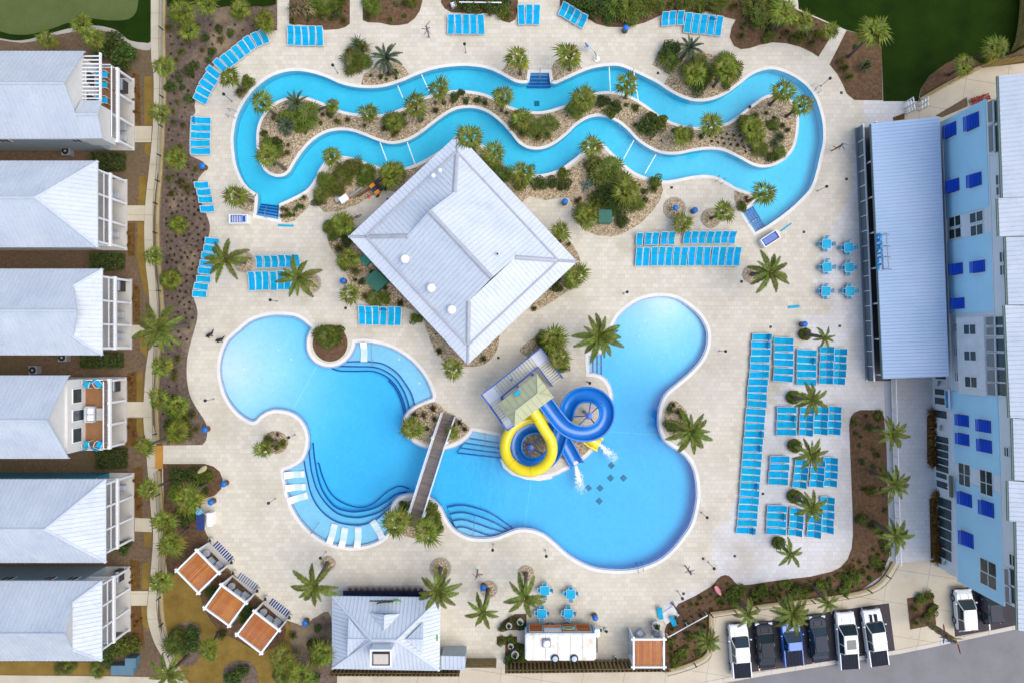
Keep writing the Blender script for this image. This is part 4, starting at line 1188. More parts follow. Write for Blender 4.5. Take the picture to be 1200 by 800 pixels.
# ------------------------------------------------------------------ grill house in front of the hotel
gh = thing('grill_house', 'long grill building with pale blue seamed roof and railed terrace', 'building', (*G2(1050, 292), 0))
gA, gB, gC, gD = P(1021, 145, 3.3), P(1101, 137, 4.7), P(1112, 440.5, 4.7), P(1035, 443.5, 3.3)
roof(gh, [[gA, gD, gC, gB]], ROOFG, [], .34, t=.18)
rail_a, rail_b = P(1004.5, 150, 0), P(1017, 446, 0)
mb = MB(gh.location)
wa, wb_ = Vector((gA.x + 1.6, gA.y - .4, 0)), Vector((gD.x + 1.6, gD.y + .4, 0))
mb.prism(ccw([(wa.x, wa.y), (wb_.x, wb_.y), (gC.x - .3, gC.y + .4), (gB.x - .3, gB.y - .4)]), 0, 3.2); mb.build('wall', M('dark counter wall', (.10, .075, .065), .7), gh)
mb = MB(gh.location)
mb.prism(ccw([(rail_a.x, rail_a.y), (rail_b.x, rail_b.y), (rail_b.x + 2.4, rail_b.y), (rail_a.x + 2.4, rail_a.y)]), .02, .12); mb.build('terrace_floor', M('dark terrace tile', (.09, .075, .075), .7, var=.3), gh)
RP = M('smoky railing panel', (.13, .16, .18), .25)
nseg = 17
for k in range(nseg):
    a_, b_ = lr(rail_a, rail_b, k / nseg), lr(rail_a, rail_b, (k + 1) / nseg)
    c_ = (a_ + b_) / 2; ang = atan2((b_ - a_).y, (b_ - a_).x)
    mb = MB(gh.location); mb.box((c_.x, c_.y, .72), ((b_ - a_).length - .14, .04, 1.1), ang); pn = mb.build('railing_panel', RP, gh)
    mb = MB(gh.location); mb.box((a_.x, a_.y, .72), (.09, .09, 1.2), ang); mb.build('post', WHITE, pn)
mb = MB(gh.location); mb.ribbon([rail_a + Vector((0, 0, 1.3)), rail_b + Vector((0, 0, 1.3))], .14, .08); mb.build('top_rail', WHITE, gh)
mb = MB(gh.location); mb.ribbon([rail_a + Vector((-.12, 0, .0)), rail_b + Vector((-.12, 0, .0))], .22, .12); mb.build('kerb', GREYM, gh)
for k in range(8):
    p = lr(rail_a, rail_b, (k + .1) / 7.3) + Vector((.35, 0, 0))
    mb = MB(gh.location); mb.box((p.x, p.y, 1.65), (.14, .14, 3.2)); mb.build('roof_post', WHITE, gh)
mb = MB(gh.location); mb.ribbon([gA + Vector((.03, 0, -.34)), gD + Vector((.03, 0, -.34))], .16, .2); mb.build('gutter', GUT, gh)
# standing letters along the eave
tc = bpy.data.curves.new('letters', 'FONT'); tc.body = 'GRILL'; tc.size = 1.25; tc.extrude = .09; tc.bevel_depth = .012; tc.space_character = 1.12; tc.offset = .02
to = bpy.data.objects.new('letters_tmp', tc); COL.objects.link(to)
bpy.context.view_layer.update()
tm = bpy.data.meshes.new_from_object(to.evaluated_get(bpy.context.evaluated_depsgraph_get())); bpy.data.objects.remove(to)
tm.materials.clear(); tm.materials.append(M('bright blue letters', (.005, .24, .55), .35))
ltop, lbot = P(1026.7, 274.5, 3.5), P(1029.5, 316.5, 3.5)
xs = [v.co.x for v in tm.vertices]; sc_ = (ltop - lbot).length / (max(xs) - min(xs))
for v in tm.vertices: v.co.x = (v.co.x - min(xs)) * sc_
sgn = thing('roof_sign', 'blue standing GRILL letters on the eave of the grill roof', 'sign', ltop)
d_ = (lbot - ltop).normalized()
mt = Matrix((( d_.x, 0, -1, 0), (d_.y, 0, 0, 0), (0, 1, 0, 0), (0, 0, 0, 1)))
lo = obj('letters', tm, sgn); lo.matrix_local = mt
mb = MB(ltop); 
for z in (0, .95): mb.tube([ltop + Vector((.5, 0, z)), lbot + Vector((.5, 0, z))], .035, 5)
for t in (0.02, .35, .65, .98):
    p = lr(ltop, lbot, t); mb.tube([p + Vector((.5, 0, -.1)), p + Vector((.5, 0, 1.0))], .035, 5); mb.tube([p + Vector((.5, 0, .9)), p + Vector((1.3, 0, 0))], .03, 5)
mb.build('support_frame', GREYM, sgn)
# ------------------------------------------------------------------ snack shop with dormers
sh = thing('snack_shop', 'small hip roofed snack shop with dormers and roof cupola', 'building', P(452, 735))
e = 3.2; rz_ = 6.2
A_, B_, C_, D_ = P(389, 698, e), P(516.5, 699.5, e), P(515, 785.5, e), P(389, 783, e)
q1, q2 = P(435.5, 750, rz_), P(465, 750, rz_)
roof(sh, [[A_, q1, q2, B_], [C_, q2, q1, D_], [B_, q2, C_], [D_, q1, A_]], ROOFM, [(q1, q2), (q1, A_), (q1, D_), (q2, B_), (q2, C_)], .38)
def dormer(back, f0, f1, fm, zlo, zhi):
    b_, m_, a_, c_ = P(*back, zhi), P(*fm, zhi), P(*f0, zlo), P(*f1, zlo)
    roof(sh, [[b_, m_, a_], [b_, c_, m_]], ROOFM, [(b_, m_)], .38, t=.06, name='dormer_roof', capw=.16)
    mb = MB(sh.location); mb.add([a_, c_, m_ - Vector((0, 0, .05)), lr(a_, b_, .3), lr(c_, b_, .3), lr(m_, b_, .3) - Vector((0, 0, .1))], [(0, 1, 2), (5, 4, 3), (0, 3, 4, 1), (1, 4, 5, 2), (2, 5, 3, 0)]); mb.build('gable_wall', GREYW, sh)
dormer((450, 738.5), (433.5, 717.5), (469, 718.5), (450.5, 720), 4.42, 5.6)
dormer((476, 748.5), (496, 728.5), (495.5, 766), (495.5, 748.5), 4.75, 5.85)
dormer((428.5, 748.5), (408.5, 723), (407, 768.5), (407.5, 748), 4.75, 5.85)
tA, tB, tC, tD = P(434.5, 760, 7.2), P(459.5, 760, 7.2), P(458.5, 780.5, 7.2), P(434.5, 780.5, 7.2)
mb = MB(sh.location); mb.prism(ccw([(p.x, p.y) for p in (tA, tB, tC, tD)]), 3.6, 7.1); cup = mb.build('cupola', WHITE, sh)
cx_, cy_ = (tA.x + tC.x) / 2, (tA.y + tC.y) / 2; wx, wy = (tB.x - tA.x), (tA.y - tD.y)
mb = MB(sh.location); mb.box((cx_, cy_ - .05, 7.16), (wx * .80, wy * .74, .14)); mb.build('frame', DARKM, cup)
mb = MB(sh.location); mb.box((cx_, cy_ - .1, 7.21), (wx * .70, wy * .58, .12)); mb.build('hatch', M('tan hatch', (.50, .44, .38), .7), cup)
mb = MB(sh.location)
for s_ in (-1, 1):
    mb.box((cx_ + s_ * (wx / 2 - .06), cy_, 7.22), (.14, wy, .24)); mb.box((cx_, cy_ + s_ * (wy / 2 - .06), 7.215), (wx, .14, .23))
mb.build('parapet', WHITE, cup)
mb = MB(sh.location); mb.prism(ccw([(A_.x + .5, A_.y - .9), (B_.x - .5, B_.y - .9), (C_.x - .5, C_.y + .4), (D_.x + .5, D_.y + .4)]), 0, 3.1); mb.build('wall', CREAMW, sh)
c0, c1 = P(402, 694.5, 1.1), P(500, 694.5, 1.1)
mb = MB(sh.location); mb.box(((c0.x + c1.x) / 2, c0.y, 1.05), (c1.x - c0.x, .5, .1)); mb.build('bar_counter', M('navy counter', (.012, .018, .045), .4), sh)
mb = MB(sh.location); mb.box(((c0.x + c1.x) / 2, c0.y - .3, .5), (c1.x - c0.x - .2, .3, .98)); mb.build('bar_front', M('navy panel', (.02, .03, .06), .6), sh)
for k in range(5):
    x = c0.x + (c1.x - c0.x) * (k + .5) / 5
    mb = MB(sh.location); mb.box((x, A_.y - .88, 1.9), (1.3, .08, 1.3)); fr = mb.build('serving_window', WHITE, sh)
    mb = MB(sh.location); mb.box((x, A_.y - .86, 1.9), (1.15, .08, 1.15)); mb.build('pane', GLASS, fr)
ann = [P(517, 766.5, 2.6), P(545, 767, 2.6), P(545, 784.5, 2.6), P(516, 784, 2.6)]
roof(sh, [[ann[0] + Vector((0, 0, .3)), ann[1] + Vector((0, 0, .3)), ann[2], ann[3]]], ROOFH, [], .4, name='lean_to_roof')
mb = MB(sh.location); mb.prism(ccw([(p.x * .998, p.y + (.2 if i > 1 else -.2)) for i, p in enumerate(ann)]), 0, 2.4); mb.build('lean_to_wall', GREYW, sh)
# painted name board strokes on the front roof slope (too small to read) and its green swoosh
sgb = thing('roof_sign', 'dark lettering and green swoosh sign standing on the snack shop roof', 'sign', P(452, 702, 3.6))
mb = MB(sgb.location); rr = random.Random(5)
x = 434.5
while x < 446:
    p = P(x, 702.5, 3.6); mb.box((p.x, p.y, 3.85), (.11, .05, .30 + rr.uniform(-.06, .06)), ry=rr.uniform(-.3, .3)); x += 1.5
x = 446.5
while x < 462:
    p = P(x, 702.5, 3.6); mb.box((p.x, p.y, 3.95), (.12, .05, .62 + rr.uniform(-.12, .08)), ry=rr.uniform(-.25, .25)); mb.box((p.x + .07, p.y, 3.9 + rr.uniform(-.15, .2)), (.2, .05, .09)); x += 2.3
mb.build('lettering', DARKM, sgb)
mb = MB(sgb.location); mb.tube([P(a, b, 3.72) + Vector((0, .06, .06)) for a, b in [(447,706.5),(455,705.3),(460,704.2),(464,703),(468,703.6),(471,705)]], [.02, .07, .1, .12, .08, .02], 5); mb.build('swoosh', M('leaf green paint', (.06, .22, .05), .5), sgb)
mb = MB(sgb.location); mb.tube([P(441.5, 706.8, 3.72), P(444, 706, 3.74), P(447, 705.5, 3.72)], .05, 5); mb.build('underline', DARKM, sgb)
sg3 = thing('oval_sign', 'small green and white oval sign on the shop roof edge', 'sign', P(512, 745, 3.4))
mb = MB(sg3.location); q = P(512.3, 746, 3.4); mb.lathe((q.x, q.y, 3.45), [(.34, 0), (.34, .06)], 16, .55, 1.6); mb.build('board', WHITEP, sg3)
mb = MB(sg3.location); mb.lathe((q.x, q.y, 3.512), [(.24, 0), (.24, .02)], 16, .5, 1.6); mb.build('emblem', M('sign green', (.12, .30, .12), .5), sg3)
# bar stools in front of the counter
mb = MB(); mb.lathe((0, 0, .66), [(.17, 0), (.19, .04), (.17, .07)], 10); seat_m = mb.mesh('seat', M('brown stool seat', (.16, .07, .045), .6))
mb = MB()
for sx in (-1, 1):
    for sy in (-1, 1): mb.tube([(sx * .17, sy * .17, 0), (sx * .11, sy * .11, .66)], .018, 4)
mb.tube([(.15, .15, .3), (-.15, .15, .3), (-.15, -.15, .3), (.15, -.15, .3)], .012, 4); leg_m = mb.mesh('frame', GREYM)
mb = MB(); mb.box((0, .19, .86), (.36, .03, .26)); back_m = mb.mesh('backrest', M('brown stool seat', (.16, .07, .045), .6))
for k in range(13):
    p = P(412 + k * 6.9, 687.5, 0)
    t = thing('bar_stool', 'brown bar stool with low back lined up at the snack shop counter', 'stool', p, 0, 'stools along the snack shop counter')
    obj('seat', seat_m, t); obj('frame', leg_m, t); obj('backrest', back_m, t)

# ------------------------------------------------------------------ catering trailer
tz = 2.9
tr = thing('catering_trailer', 'white stained catering trailer with blue trimmed orange serving hatches', 'trailer', P(656, 745))
TA, TB, TC_, TD = P(615.5, 742, tz), P(698.5, 742.5, tz), P(697.5, 773.5, tz), P(615.5, 772.5, tz)
x0, x1, yA, yB = TA.x, TB.x, TA.y, TC_.y
def stained():
    m, nt, N, L, b = nodes_of('stained white trailer roof')
    c = ramp(nt, noise(nt, .9, 6, .7), [(.46, (.74, .74, .73)), (.60, (.62, .56, .46)), (.74, (.40, .30, .19))])
    L.new(c, b.inputs['Base Color']); b.inputs['Roughness'].default_value = .5
    return m
STN = stained()
mb = MB(tr.location)
def ring(ix, iy, z):
    a, b, c, d = x0 + ix, x1 - ix, yB + iy, yA - iy; r = .22
    return [(a + r, c, z), (b - r, c, z), (b, c + r, z), (b, d - r, z), (b - r, d, z), (a + r, d, z), (a, d - r, z), (a, c + r, z)]
mb.loft([ring(.05, .05, .55), ring(0, 0, .8), ring(0, 0, 2.75)]); body = mb.build('body', WHITE, tr)
mb = MB(tr.location); mb.loft([ring(-.02, -.02, 2.75), ring(-.02, -.02, 2.82), ring(.12, .12, 2.92)]); rf = mb.build('roof', STN, tr)
for k in range(1, 6):
    x = x0 + (x1 - x0) * k / 5.7 - .45
    mb = MB(tr.location); mb.box((x, (yA + yB) / 2, 2.925), (.05, (yA - yB) - .3, .03)); mb.build('roof_seam', GREYM, rf)
TRIM = M('teal blue trim', (.012, .22, .38), .4)
HATCH = M('orange red hatch interior', (.40, .115, .028), .6, var=.25, scale=2)
# serving side: trim frame, four hatch bays with shelves
mb = MB(tr.location); zc = 1.75
mb.box(((x0 + x1) / 2, yA + .02, zc), (x1 - x0 - .3, .06, 2.1)); trimo = mb.build('side_trim', TRIM, tr)
for k, (fa, fb) in enumerate([(.06, .25), (.27, .52), (.54, .71), (.73, .94)]):
    xa_, xb_ = x0 + (x1 - x0) * fa, x0 + (x1 - x0) * fb
    mb = MB(tr.location); mb.box(((xa_ + xb_) / 2, yA + .035, 1.8), (xb_ - xa_, .07, 1.7)); hb_ = mb.build('serving_hatch', HATCH if k != 1 else WHITE, tr)
    mb = MB(tr.location); mb.box(((xa_ + xb_) / 2, yA + .16, 1.15 if k != 1 else 1.5), (xb_ - xa_ - .1, .3, .06)); mb.build('shelf', M('dark orange timber', (.30, .085, .02), .6) if k != 1 else HATCH, hb_)
    mb = MB(tr.location)
    x_, w_ = (xa_ + xb_) / 2, xb_ - xa_
    rg = [[(x_ + a * (w_ / 2 + d), yA + y, 1.8 + b * (.85 + d)) for a, b in ((-1, -1), (1, -1), (1, 1), (-1, 1))] for d, y in ((-.04, .06), (-.04, .12), (.03, .12), (.03, .06))]
    mb.add([v for r_ in rg for v in r_], [(i * 4 + j, i * 4 + (j + 1) % 4, ((i + 1) % 4) * 4 + (j + 1) % 4, ((i + 1) % 4) * 4 + j) for i in range(4) for j in range(4)])
    mb.build('frame', M('cream trim', (.55, .45, .32), .6), hb_)
    if k == 2:
        xm = (xa_ + xb_) / 2
        mb = MB(tr.location)
        n = 20; q = [(xm + .62 * cos(2 * pi * i / n), 1.75 + .42 * sin(2 * pi * i / n)) for i in range(n)]
        mb.loft([[(a, yA + .08, z) for a, z in q], [(a, yA + .14, z) for a, z in q]]); ov = mb.build('oval_sign', M('cream sign', (.58, .56, .38), .5), hb_)
        mb = MB(tr.location); q = [(xm + .45 * cos(2 * pi * i / n), 1.75 + .26 * sin(2 * pi * i / n)) for i in range(n)]
        mb.loft([[(a, yA + .142, z) for a, z in q], [(a, yA + .15, z) for a, z in q]]); mb.build('emblem', M('sign green', (.12, .30, .12), .5), ov)
# roof kit
p = P(640.5, 753, 3.1); mb = MB(tr.location); mb.bbox((p.x, p.y, 3.08), (.85, .85, .3), .1); ac = mb.build('roof_fan', GREYM, tr)
mb = MB(tr.location); mb.lathe((p.x, p.y, 3.23), [(.33, 0), (.33, .1), (.2, .16)], 14); mb.build('fan_cover', WHITEP, ac)
for a in (650.5, 673):
    p = P(a, 771, 3.0); mb = MB(tr.location); mb.lathe((p.x, p.y, 2.88), [(.40, 0), (.40, .24), (.33, .26), (.30, .2)], 18); v_ = mb.build('roof_vent', DARKM, tr)
    mb = MB(tr.location); mb.lathe((p.x, p.y, 3.06), [(.27, 0), (.27, .06), (.1, .1)], 14); mb.build('vent_cap', M('pale blue grey', (.45, .52, .62), .5), v_)
for x in (x0 + 2.6, x0 + 4.3):
    for y in (yA - .1, yB + .1):
        mb = MB(tr.location); mb.tube([(x, y - .1, .36), (x, y + .1, .36)], .36, 14); w_ = mb.build('wheel', DARKM, tr)
        mb = MB(tr.location); mb.tube([(x, y - .11, .36), (x, y + .11, .36)], .18, 10); mb.build('rim', GREYM, w_)
mb = MB(tr.location); mb.tube([(x1, (yA + yB) / 2, .5), (x1 + .5, (yA + yB) / 2, .5)], .06, 6); mb.bbox((x1 + .28, (yA + yB) / 2 + .9, 1.2), (.5, .8, 1.0), .06); mb.build('gas_locker', WHITEP, tr)
mb = MB(tr.location); mb.box((x1 + .15, (yA + yB) / 2 - .6, .8), (.4, 1.3, .8)); mb.build('hitch_box', DARKM, tr)

# ------------------------------------------------------------------ cabanas
def cabana(label, cpx, ang, w, d, seed):
    """w along the open front, d deep; ang rotates the front direction (local +Y)"""
    c = P(cpx[0], cpx[1], 2.75); hz = 2.75
    t = thing('cabana', label, 'cabana', (c.x, c.y, 0), ang)
    rr = random.Random(seed)
    for sx in (-1, 1):
        for sy in (-1, 1):
            mb = MB(); mb.box((sx * w / 2, sy * d / 2, hz / 2), (.16, .16, hz)); mb.build('post', WHITE, t)
    for sy in (-1, 1):
        mb = MB(); mb.box((0, sy * d / 2, hz + .12), (w + .5, .17, .24)); mb.build('beam', WHITE, t)
    for sx in (-1, 1):
        mb = MB(); mb.box((sx * w / 2, 0, hz + .10), (.17, d + .5, .24)); mb.build('beam', WHITE, t)
    n = 13; pw = (w - .3) / n
    mb = MB(); mb.box((0, 0, hz + .1), (pw * .86, d - .28, .06)); me = mb.mesh('slat', WOODR)
    for k in range(n): obj('slat', me, t, loc=(-(w - .3) / 2 + pw * (k + .5), 0, rr.uniform(-.008, .008)))
    mb = MB(); mb.box((0, 0, .03), (w + .1, d + .1, .06)); mb.build('floor', PORCHF, t)
    mb = MB(); mb.box((0, -d / 2 + .12, 1.3), (w - .2, .05, 2.4)); mb.build('back_curtain', M('white curtain', (.66, .67, .68), .8), t)
    for sx in (-1, 1):
        mb = MB()
        for k in range(6): mb.box((sx * (w / 2 - .03 * (k % 2)), d / 2 - .25 - .12 * k, 1.35), (.05, .11, 2.5))
        mb.build('side_curtain', M('white curtain', (.66, .67, .68), .8), t)
    return t, c
NAVY = M('navy striped cloth', (.012, .035, .14), .7)
def armchair_mesh():
    mb = MB(); mb.bbox((0, 0, .22), (.78, .74, .36), .06); mb.bbox((0, -.3, .58), (.78, .16, .4), .05)
    for s_ in (-1, 1): mb.bbox((s_ * .34, 0, .5), (.12, .7, .26), .04)
    return mb.mesh('frame', M('pale grey wicker', (.42, .44, .46), .8))
ARMC = armchair_mesh()
mb = MB(); mb.bbox((0, .04, .46), (.54, .56, .14), .05); CUSH = mb.mesh('cushion', M('white cushion', (.70, .70, .69), .8))
mb = MB(); mb.lathe((0, 0, 0), [(.30, 0), (.38, .35), (.36, .42), (.2, .44)], 14); OTT = mb.mesh('round_pouf', M('pale grey wicker', (.42, .44, .46), .8))
mb = MB(); mb.lathe((0, 0, 0), [(.16, 0), (.24, .45), (.25, .5), (.2, .5), (.19, .42)], 12); POT = mb.mesh('pot', M('white pot', (.60, .59, .56), .6))
def put(name, label, cat, loc, rz, parts, group=None, scale=1.0):
    t = thing(name, label, cat, loc, rz, group); t.scale = (scale, scale, scale)
    for nm, me in parts: obj(nm, me, t)
    return t
def tuft_mesh(name, mat, n, r, h, w, seed, droop=.5, spread=1.0):
    rr = random.Random(seed); mb = MB()
    for i in range(n):
        a = rr.uniform(0, 2 * pi); l = rr.uniform(.6, 1) ; lean = rr.uniform(.12, 1.0) * spread
        R = r * lean * l; hh = h * l * (1 - .45 * lean)
        ca, sa = cos(a), sin(a); px_, py_ = -sa * w / 2, ca * w / 2
        b0 = rr.uniform(0, .12) * r
        p0 = Vector((ca * b0, sa * b0, 0)); p1 = Vector((ca * R * .55, sa * R * .55, hh)); p2 = Vector((ca * R, sa * R, hh * (1 - droop * lean)))
        s_ = Vector((px_, py_, 0))
        mb.add([p0 - s_ * .6, p0 + s_ * .6, p1 + s_, p1 - s_, p2], [(0, 1, 2, 3), (3, 2, 4)])
    return mb.mesh(name, mat)
POTPL = tuft_mesh('plant', SHRUB, 40, .32, .5, .07, 3); 
for v in POTPL.vertices: v.co.z += .42
cabs = [('cabana with brick red slat roof and navy striped rug beside the towel cart', (232.5, 668.8), radians(-45.5), 3.05, 2.8, 1), ('cabana with slatted red roof and grey striped rug between the other two', (264.8, 708), radians(-36), 2.95, 2.8, 2), ('cabana with slatted red roof and navy striped rug nearest the snack shop', (303, 739.5), radians(-37.5), 3.0, 2.85, 3)]
for i, (lb, c, a, w, d, sd) in enumerate(cabs):
    t, cc = cabana(lb, c, a, w, d, sd)
    ca, sa = cos(a), sin(a)
    def loc(x, y, z=.06): return (cc.x + x * ca - y * sa, cc.y + x * sa + y * ca, z)
    nm = ('towel cart', 'middle', 'snack shop')[i]
    where = ('in the cabana beside the towel cart', 'in the middle cabana', 'in the cabana nearest the snack shop')[i]
    put('armchair', 'pale wicker armchair with white cushion ' + where, 'armchair', loc(w * .28, d * .20), a + pi, [('frame', ARMC), ('cushion', CUSH)], 'cabana armchairs')
    put('armchair', 'pale wicker armchair with white cushion ' + where, 'armchair', loc(0, d * .10), a + pi, [('frame', ARMC), ('cushion', CUSH)], 'cabana armchairs')
    tagit(obj('round_pouf', OTT, loc=loc(-w * .30, d * .22), rot=(0, 0, a)), 'round wicker pouf ' + where, 'pouf')
    # striped rug in front
    tr_ = thing('striped_rug', ('navy striped rug before the cabana by the towel cart', 'grey striped rug before the middle cabana', 'navy striped rug before the cabana nearest the snack shop')[i], 'rug', loc(.1, d / 2 + .42, .015), a)
    mb = MB(); mb.box((0, 0, .008), (w - .7, .74, .016)); mb.build('ground_cloth', M('pale rug cloth', (.50, .52, .55), .9), tr_)
    for k in range(9):
        mb = MB(); mb.box((-(w - .9) / 2 + (w - .9) * k / 8, 0, .021), (.15, .72, .012)); mb.build('stripe', NAVY if i != 1 else M('grey stripe', (.14, .15, .19), .8), tr_)
    for sx in (-1, 1):
        put('potted_plant', 'white pot with dark plant at the front corner ' + where.replace('in ', 'of ', 1), 'plant', loc(sx * (w / 2 + .05), d / 2 + .5, 0), 0, [('pot', POT), ('plant', POTPL)], 'cabana corner pots')
t, cc = cabana('cabana with brown slat roof beside the catering trailer', (760, 764), 0, 3.0, 2.75, 5)
put('armchair', 'white wicker armchair beside the cabana near the trailer', 'armchair', P(750, 740, 0), radians(40), [('frame', ARMC), ('cushion', CUSH)])
put('armchair', 'wicker armchair tucked between cabana and big planter near the trailer', 'armchair', P(770, 741, 0), radians(-20), [('frame', ARMC), ('cushion', CUSH)])

# ------------------------------------------------------------------ foot bridge
br = thing('footbridge', 'narrow arched footbridge with brown planks and pale railings over the pool', 'bridge', P(503, 550))
e0, e1 = P(526.3, 484.5, 0), P(484, 617.5, 0)
d_ = (e1 - e0).normalized(); nn = Vector((-d_.y, d_.x, 0)); Lb = (e1 - e0).length; rzb = atan2(d_.y, d_.x)
def bz(s_):
    """deck height along the bridge: steps up, flat, steps down"""
    a, b = 2.6, 2.3
    if s_ < a: return .15 + 1.15 * floor(s_ / a * 7) / 6.2
    if s_ > Lb - b: return .15 + 1.15 * floor((Lb - s_) / b * 7) / 6.2
    t = (s_ - a) / (Lb - a - b)
    return 1.42 + .18 * sin(pi * t)
pw = .145; n = int(Lb / pw)
mb = MB(); mb.box((0, 0, 0), (pw * .9, 1.12, .05)); pl_m = mb.mesh('plank', WOODD)
for k in range(n):
    s_ = (k + .5) * pw; p = e0 + d_ * s_
    obj('plank', pl_m, br, loc=(p.x - br.location.x, p.y - br.location.y, bz(s_)), rot=(0, 0, rzb))
for s1 in (-1, 1):
    top = []; 
    for k in range(25):
        s_ = Lb * k / 24; t = min(1, s_ / 2.6, (Lb - s_) / 2.3); z = .15 + 1.3 * t + (.18 * sin(pi * (s_ - 2.6) / (Lb - 4.9)) if 2.6 < s_ < Lb - 2.3 else 0)
        top.append(e0 + d_ * s_ + nn * s1 * .64 + Vector((0, 0, z)))
    mb = MB(br.location); mb.ribbon([p + Vector((0, 0, -.12)) for p in top], .09, .2); mb.build('side_beam', M('pale grey paint', (.58, .60, .62), .5), br)
    mb = MB(br.location); mb.ribbon([p + nn * s1 * .08 + Vector((0, 0, .95)) for p in top], .13, .07); hr = mb.build('handrail', M('pale grey paint', (.58, .60, .62), .5), br)
    mb = MB(br.location); mb.ribbon([p + nn * s1 * .08 + Vector((0, 0, .5)) for p in top], .04, .04); mb.ribbon([p + nn * s1 * .08 + Vector((0, 0, .2)) for p in top], .04, .04); mb.build('wire_rail', GREYM, br)
    for k in range(0, 25, 2):
        p = top[k] + nn * s1 * .08; mb = MB(br.location); mb.box((p.x, p.y, p.z + .45), (.07, .07, 1.0), rzb); mb.build('post', M('pale grey paint', (.58, .60, .62), .5), br)
    for kk in (5, 20):
        p = top[kk] + nn * s1 * .12; mb = MB(br.location); mb.box((p.x, p.y, (p.z + .6) / 2 - .1), (.24, .24, p.z + .9), rzb); mb.lathe((p.x, p.y, p.z + .85), [(.17, 0), (.1, .1)], 8); mb.build('pillar', WHITE, br)

# ------------------------------------------------------------------ water slide tower
tw = thing('slide_tower', 'water slide tower with blue railed stairs and khaki hipped canopy', 'slide tower', P(612, 470))
RZT = 8.6
K = [P(583.5, 473, RZT - 1.2), P(629, 438, RZT - 1.2), P(649, 465, RZT - 1.2), P(603, 499.5, RZT - 1.2)]
k1, k2 = P(604, 480.5, RZT), P(630, 460.5, RZT)
KHAKI = M('khaki canopy metal', (.46, .47, .29), .5, col2=(.42, .43, .26), scale=.8)
roof(tw, [[K[0], k1, k2, K[1]], [K[2], k2, k1, K[3]], [K[1], k2, K[2]], [K[3], k1, K[0]]], KHAKI, [(k1, k2)] + [(k1, K[0]), (k1, K[3]), (k2, K[1]), (k2, K[2])], .6, t=.1, capw=.16)
PZ = 4.9                                          # platform level
u_ = (K[1] - K[0]); u_.z = 0; u_.normalize(); v_ = Vector((u_.y, -u_.x, 0))     # u along the canopy, v towards the slides
cc = sum((Vector((p.x, p.y, 0)) for p in K), Vector()) / 4
hu, hv = ((K[1] - K[0]).length) / 2, ((K[2] - K[1]).length) / 2
def T(u, v, z): return cc + u_ * u + v_ * v + Vector((0, 0, z))
angT = atan2(u_.y, u_.x)
STAIR = M('pale stair metal', (.60, .64, .70), .5); TREAD = M('pale tread', (.60, .61, .53), .6)
mb = MB(tw.location); mb.slab([T(-hu * .92, hv * .85, PZ), T(hu * .92, hv * .85, PZ), T(hu * .92, -hv * .9, PZ), T(-hu * .92, -hv * .9, PZ)], .18); mb.build('platform', STAIR, tw)
for su in (-.85, 0, .85):
    for sv in (-.82, .82):
        p = T(hu * su, hv * sv, 0); mb = MB(tw.location); mb.box((p.x, p.y, (RZT - 1.2) / 2), (.2, .2, RZT - 1.2), angT); mb.build('column', BLUEP, tw)
def railing(pts, h=1.05):
    mb = MB(tw.location); mb.ribbon([p + Vector((0, 0, h)) for p in pts], .1, .08)
    mb.ribbon([p + Vector((0, 0, h * .55)) for p in pts], .05, .05); mb.ribbon([p + Vector((0, 0, h * .15)) for p in pts], .06, .12)
    for i in range(len(pts) - 1):
        n = max(1, int((pts[i + 1] - pts[i]).length / .9))
        for k in range(n + 1): q = lr(pts[i], pts[i + 1], k / n); mb.box((q.x, q.y, q.z + h / 2), (.06, .06, h), angT)
    return mb.build('railing', BLUEP, tw)
sw = 1.35; out = hv + .25                         # stair width and its inner line
def flight(a, b, z0, z1, side, nst=10):
    """treads from a to b (centre line), side vector across"""
    for k in range(nst):
        p = lr(a, b, (k + .5) / nst); z = z0 + (z1 - z0) * (k + 1) / nst
        mb = MB(tw.location); w = side * (sw / 2); t = (b - a) / nst * .36
        mb.slab([Vector((*(p - w - t).xy, z)), Vector((*(p + w - t).xy, z)), Vector((*(p + w + t).xy, z)), Vector((*(p - w + t).xy, z))] if (t.x * w.y - t.y * w.x) > 0 else [Vector((*(p + w - t).xy, z)), Vector((*(p - w - t).xy, z)), Vector((*(p - w + t).xy, z)), Vector((*(p + w + t).xy, z))], .05)
        mb.build('tread', TREAD, tw)
    for s_ in (-1, 1):
        mb = MB(tw.location); q0, q1 = a + side * s_ * sw / 2, b + side * s_ * sw / 2
        mb.ribbon([Vector((q0.x, q0.y, z0 - .05)), Vector((q1.x, q1.y, z1 - .05))], .07, .22); mb.build('stringer', BLUEP, tw)
        railing([Vector((q0.x, q0.y, z0)), Vector((q1.x, q1.y, z1))])
def landing(pts, z):
    mb = MB(tw.location); mb.slab([Vector((p.x, p.y, z)) for p in pts], .1); mb.build('landing', STAIR, tw)
u0, u1 = -hu - .9, hu + .55; vo = -hv - sw / 2 - .15
flight(T(u1 + .0 + sw / 2, hv * .75, 0), T(u1 + sw / 2, vo + sw / 2, 0), 0, 1.7, u_, 9)
landing([T(u1, vo - sw / 2, 0), T(u1, vo + sw / 2, 0), T(u1 + sw, vo + sw / 2, 0), T(u1 + sw, vo - sw / 2, 0)][::-1] if False else [T(u1, vo + sw / 2, 0), T(u1 + sw, vo + sw / 2, 0), T(u1 + sw, vo - sw / 2, 0), T(u1, vo - sw / 2, 0)], 1.7)
flight(T(u1, vo, 0), T(u0 + sw, vo, 0), 1.7, 3.7, v_, 14)
landing([T(u0, vo + sw / 2, 0), T(u0 + sw, vo + sw / 2, 0), T(u0 + sw, vo - sw / 2, 0), T(u0, vo - sw / 2, 0)], 3.7)
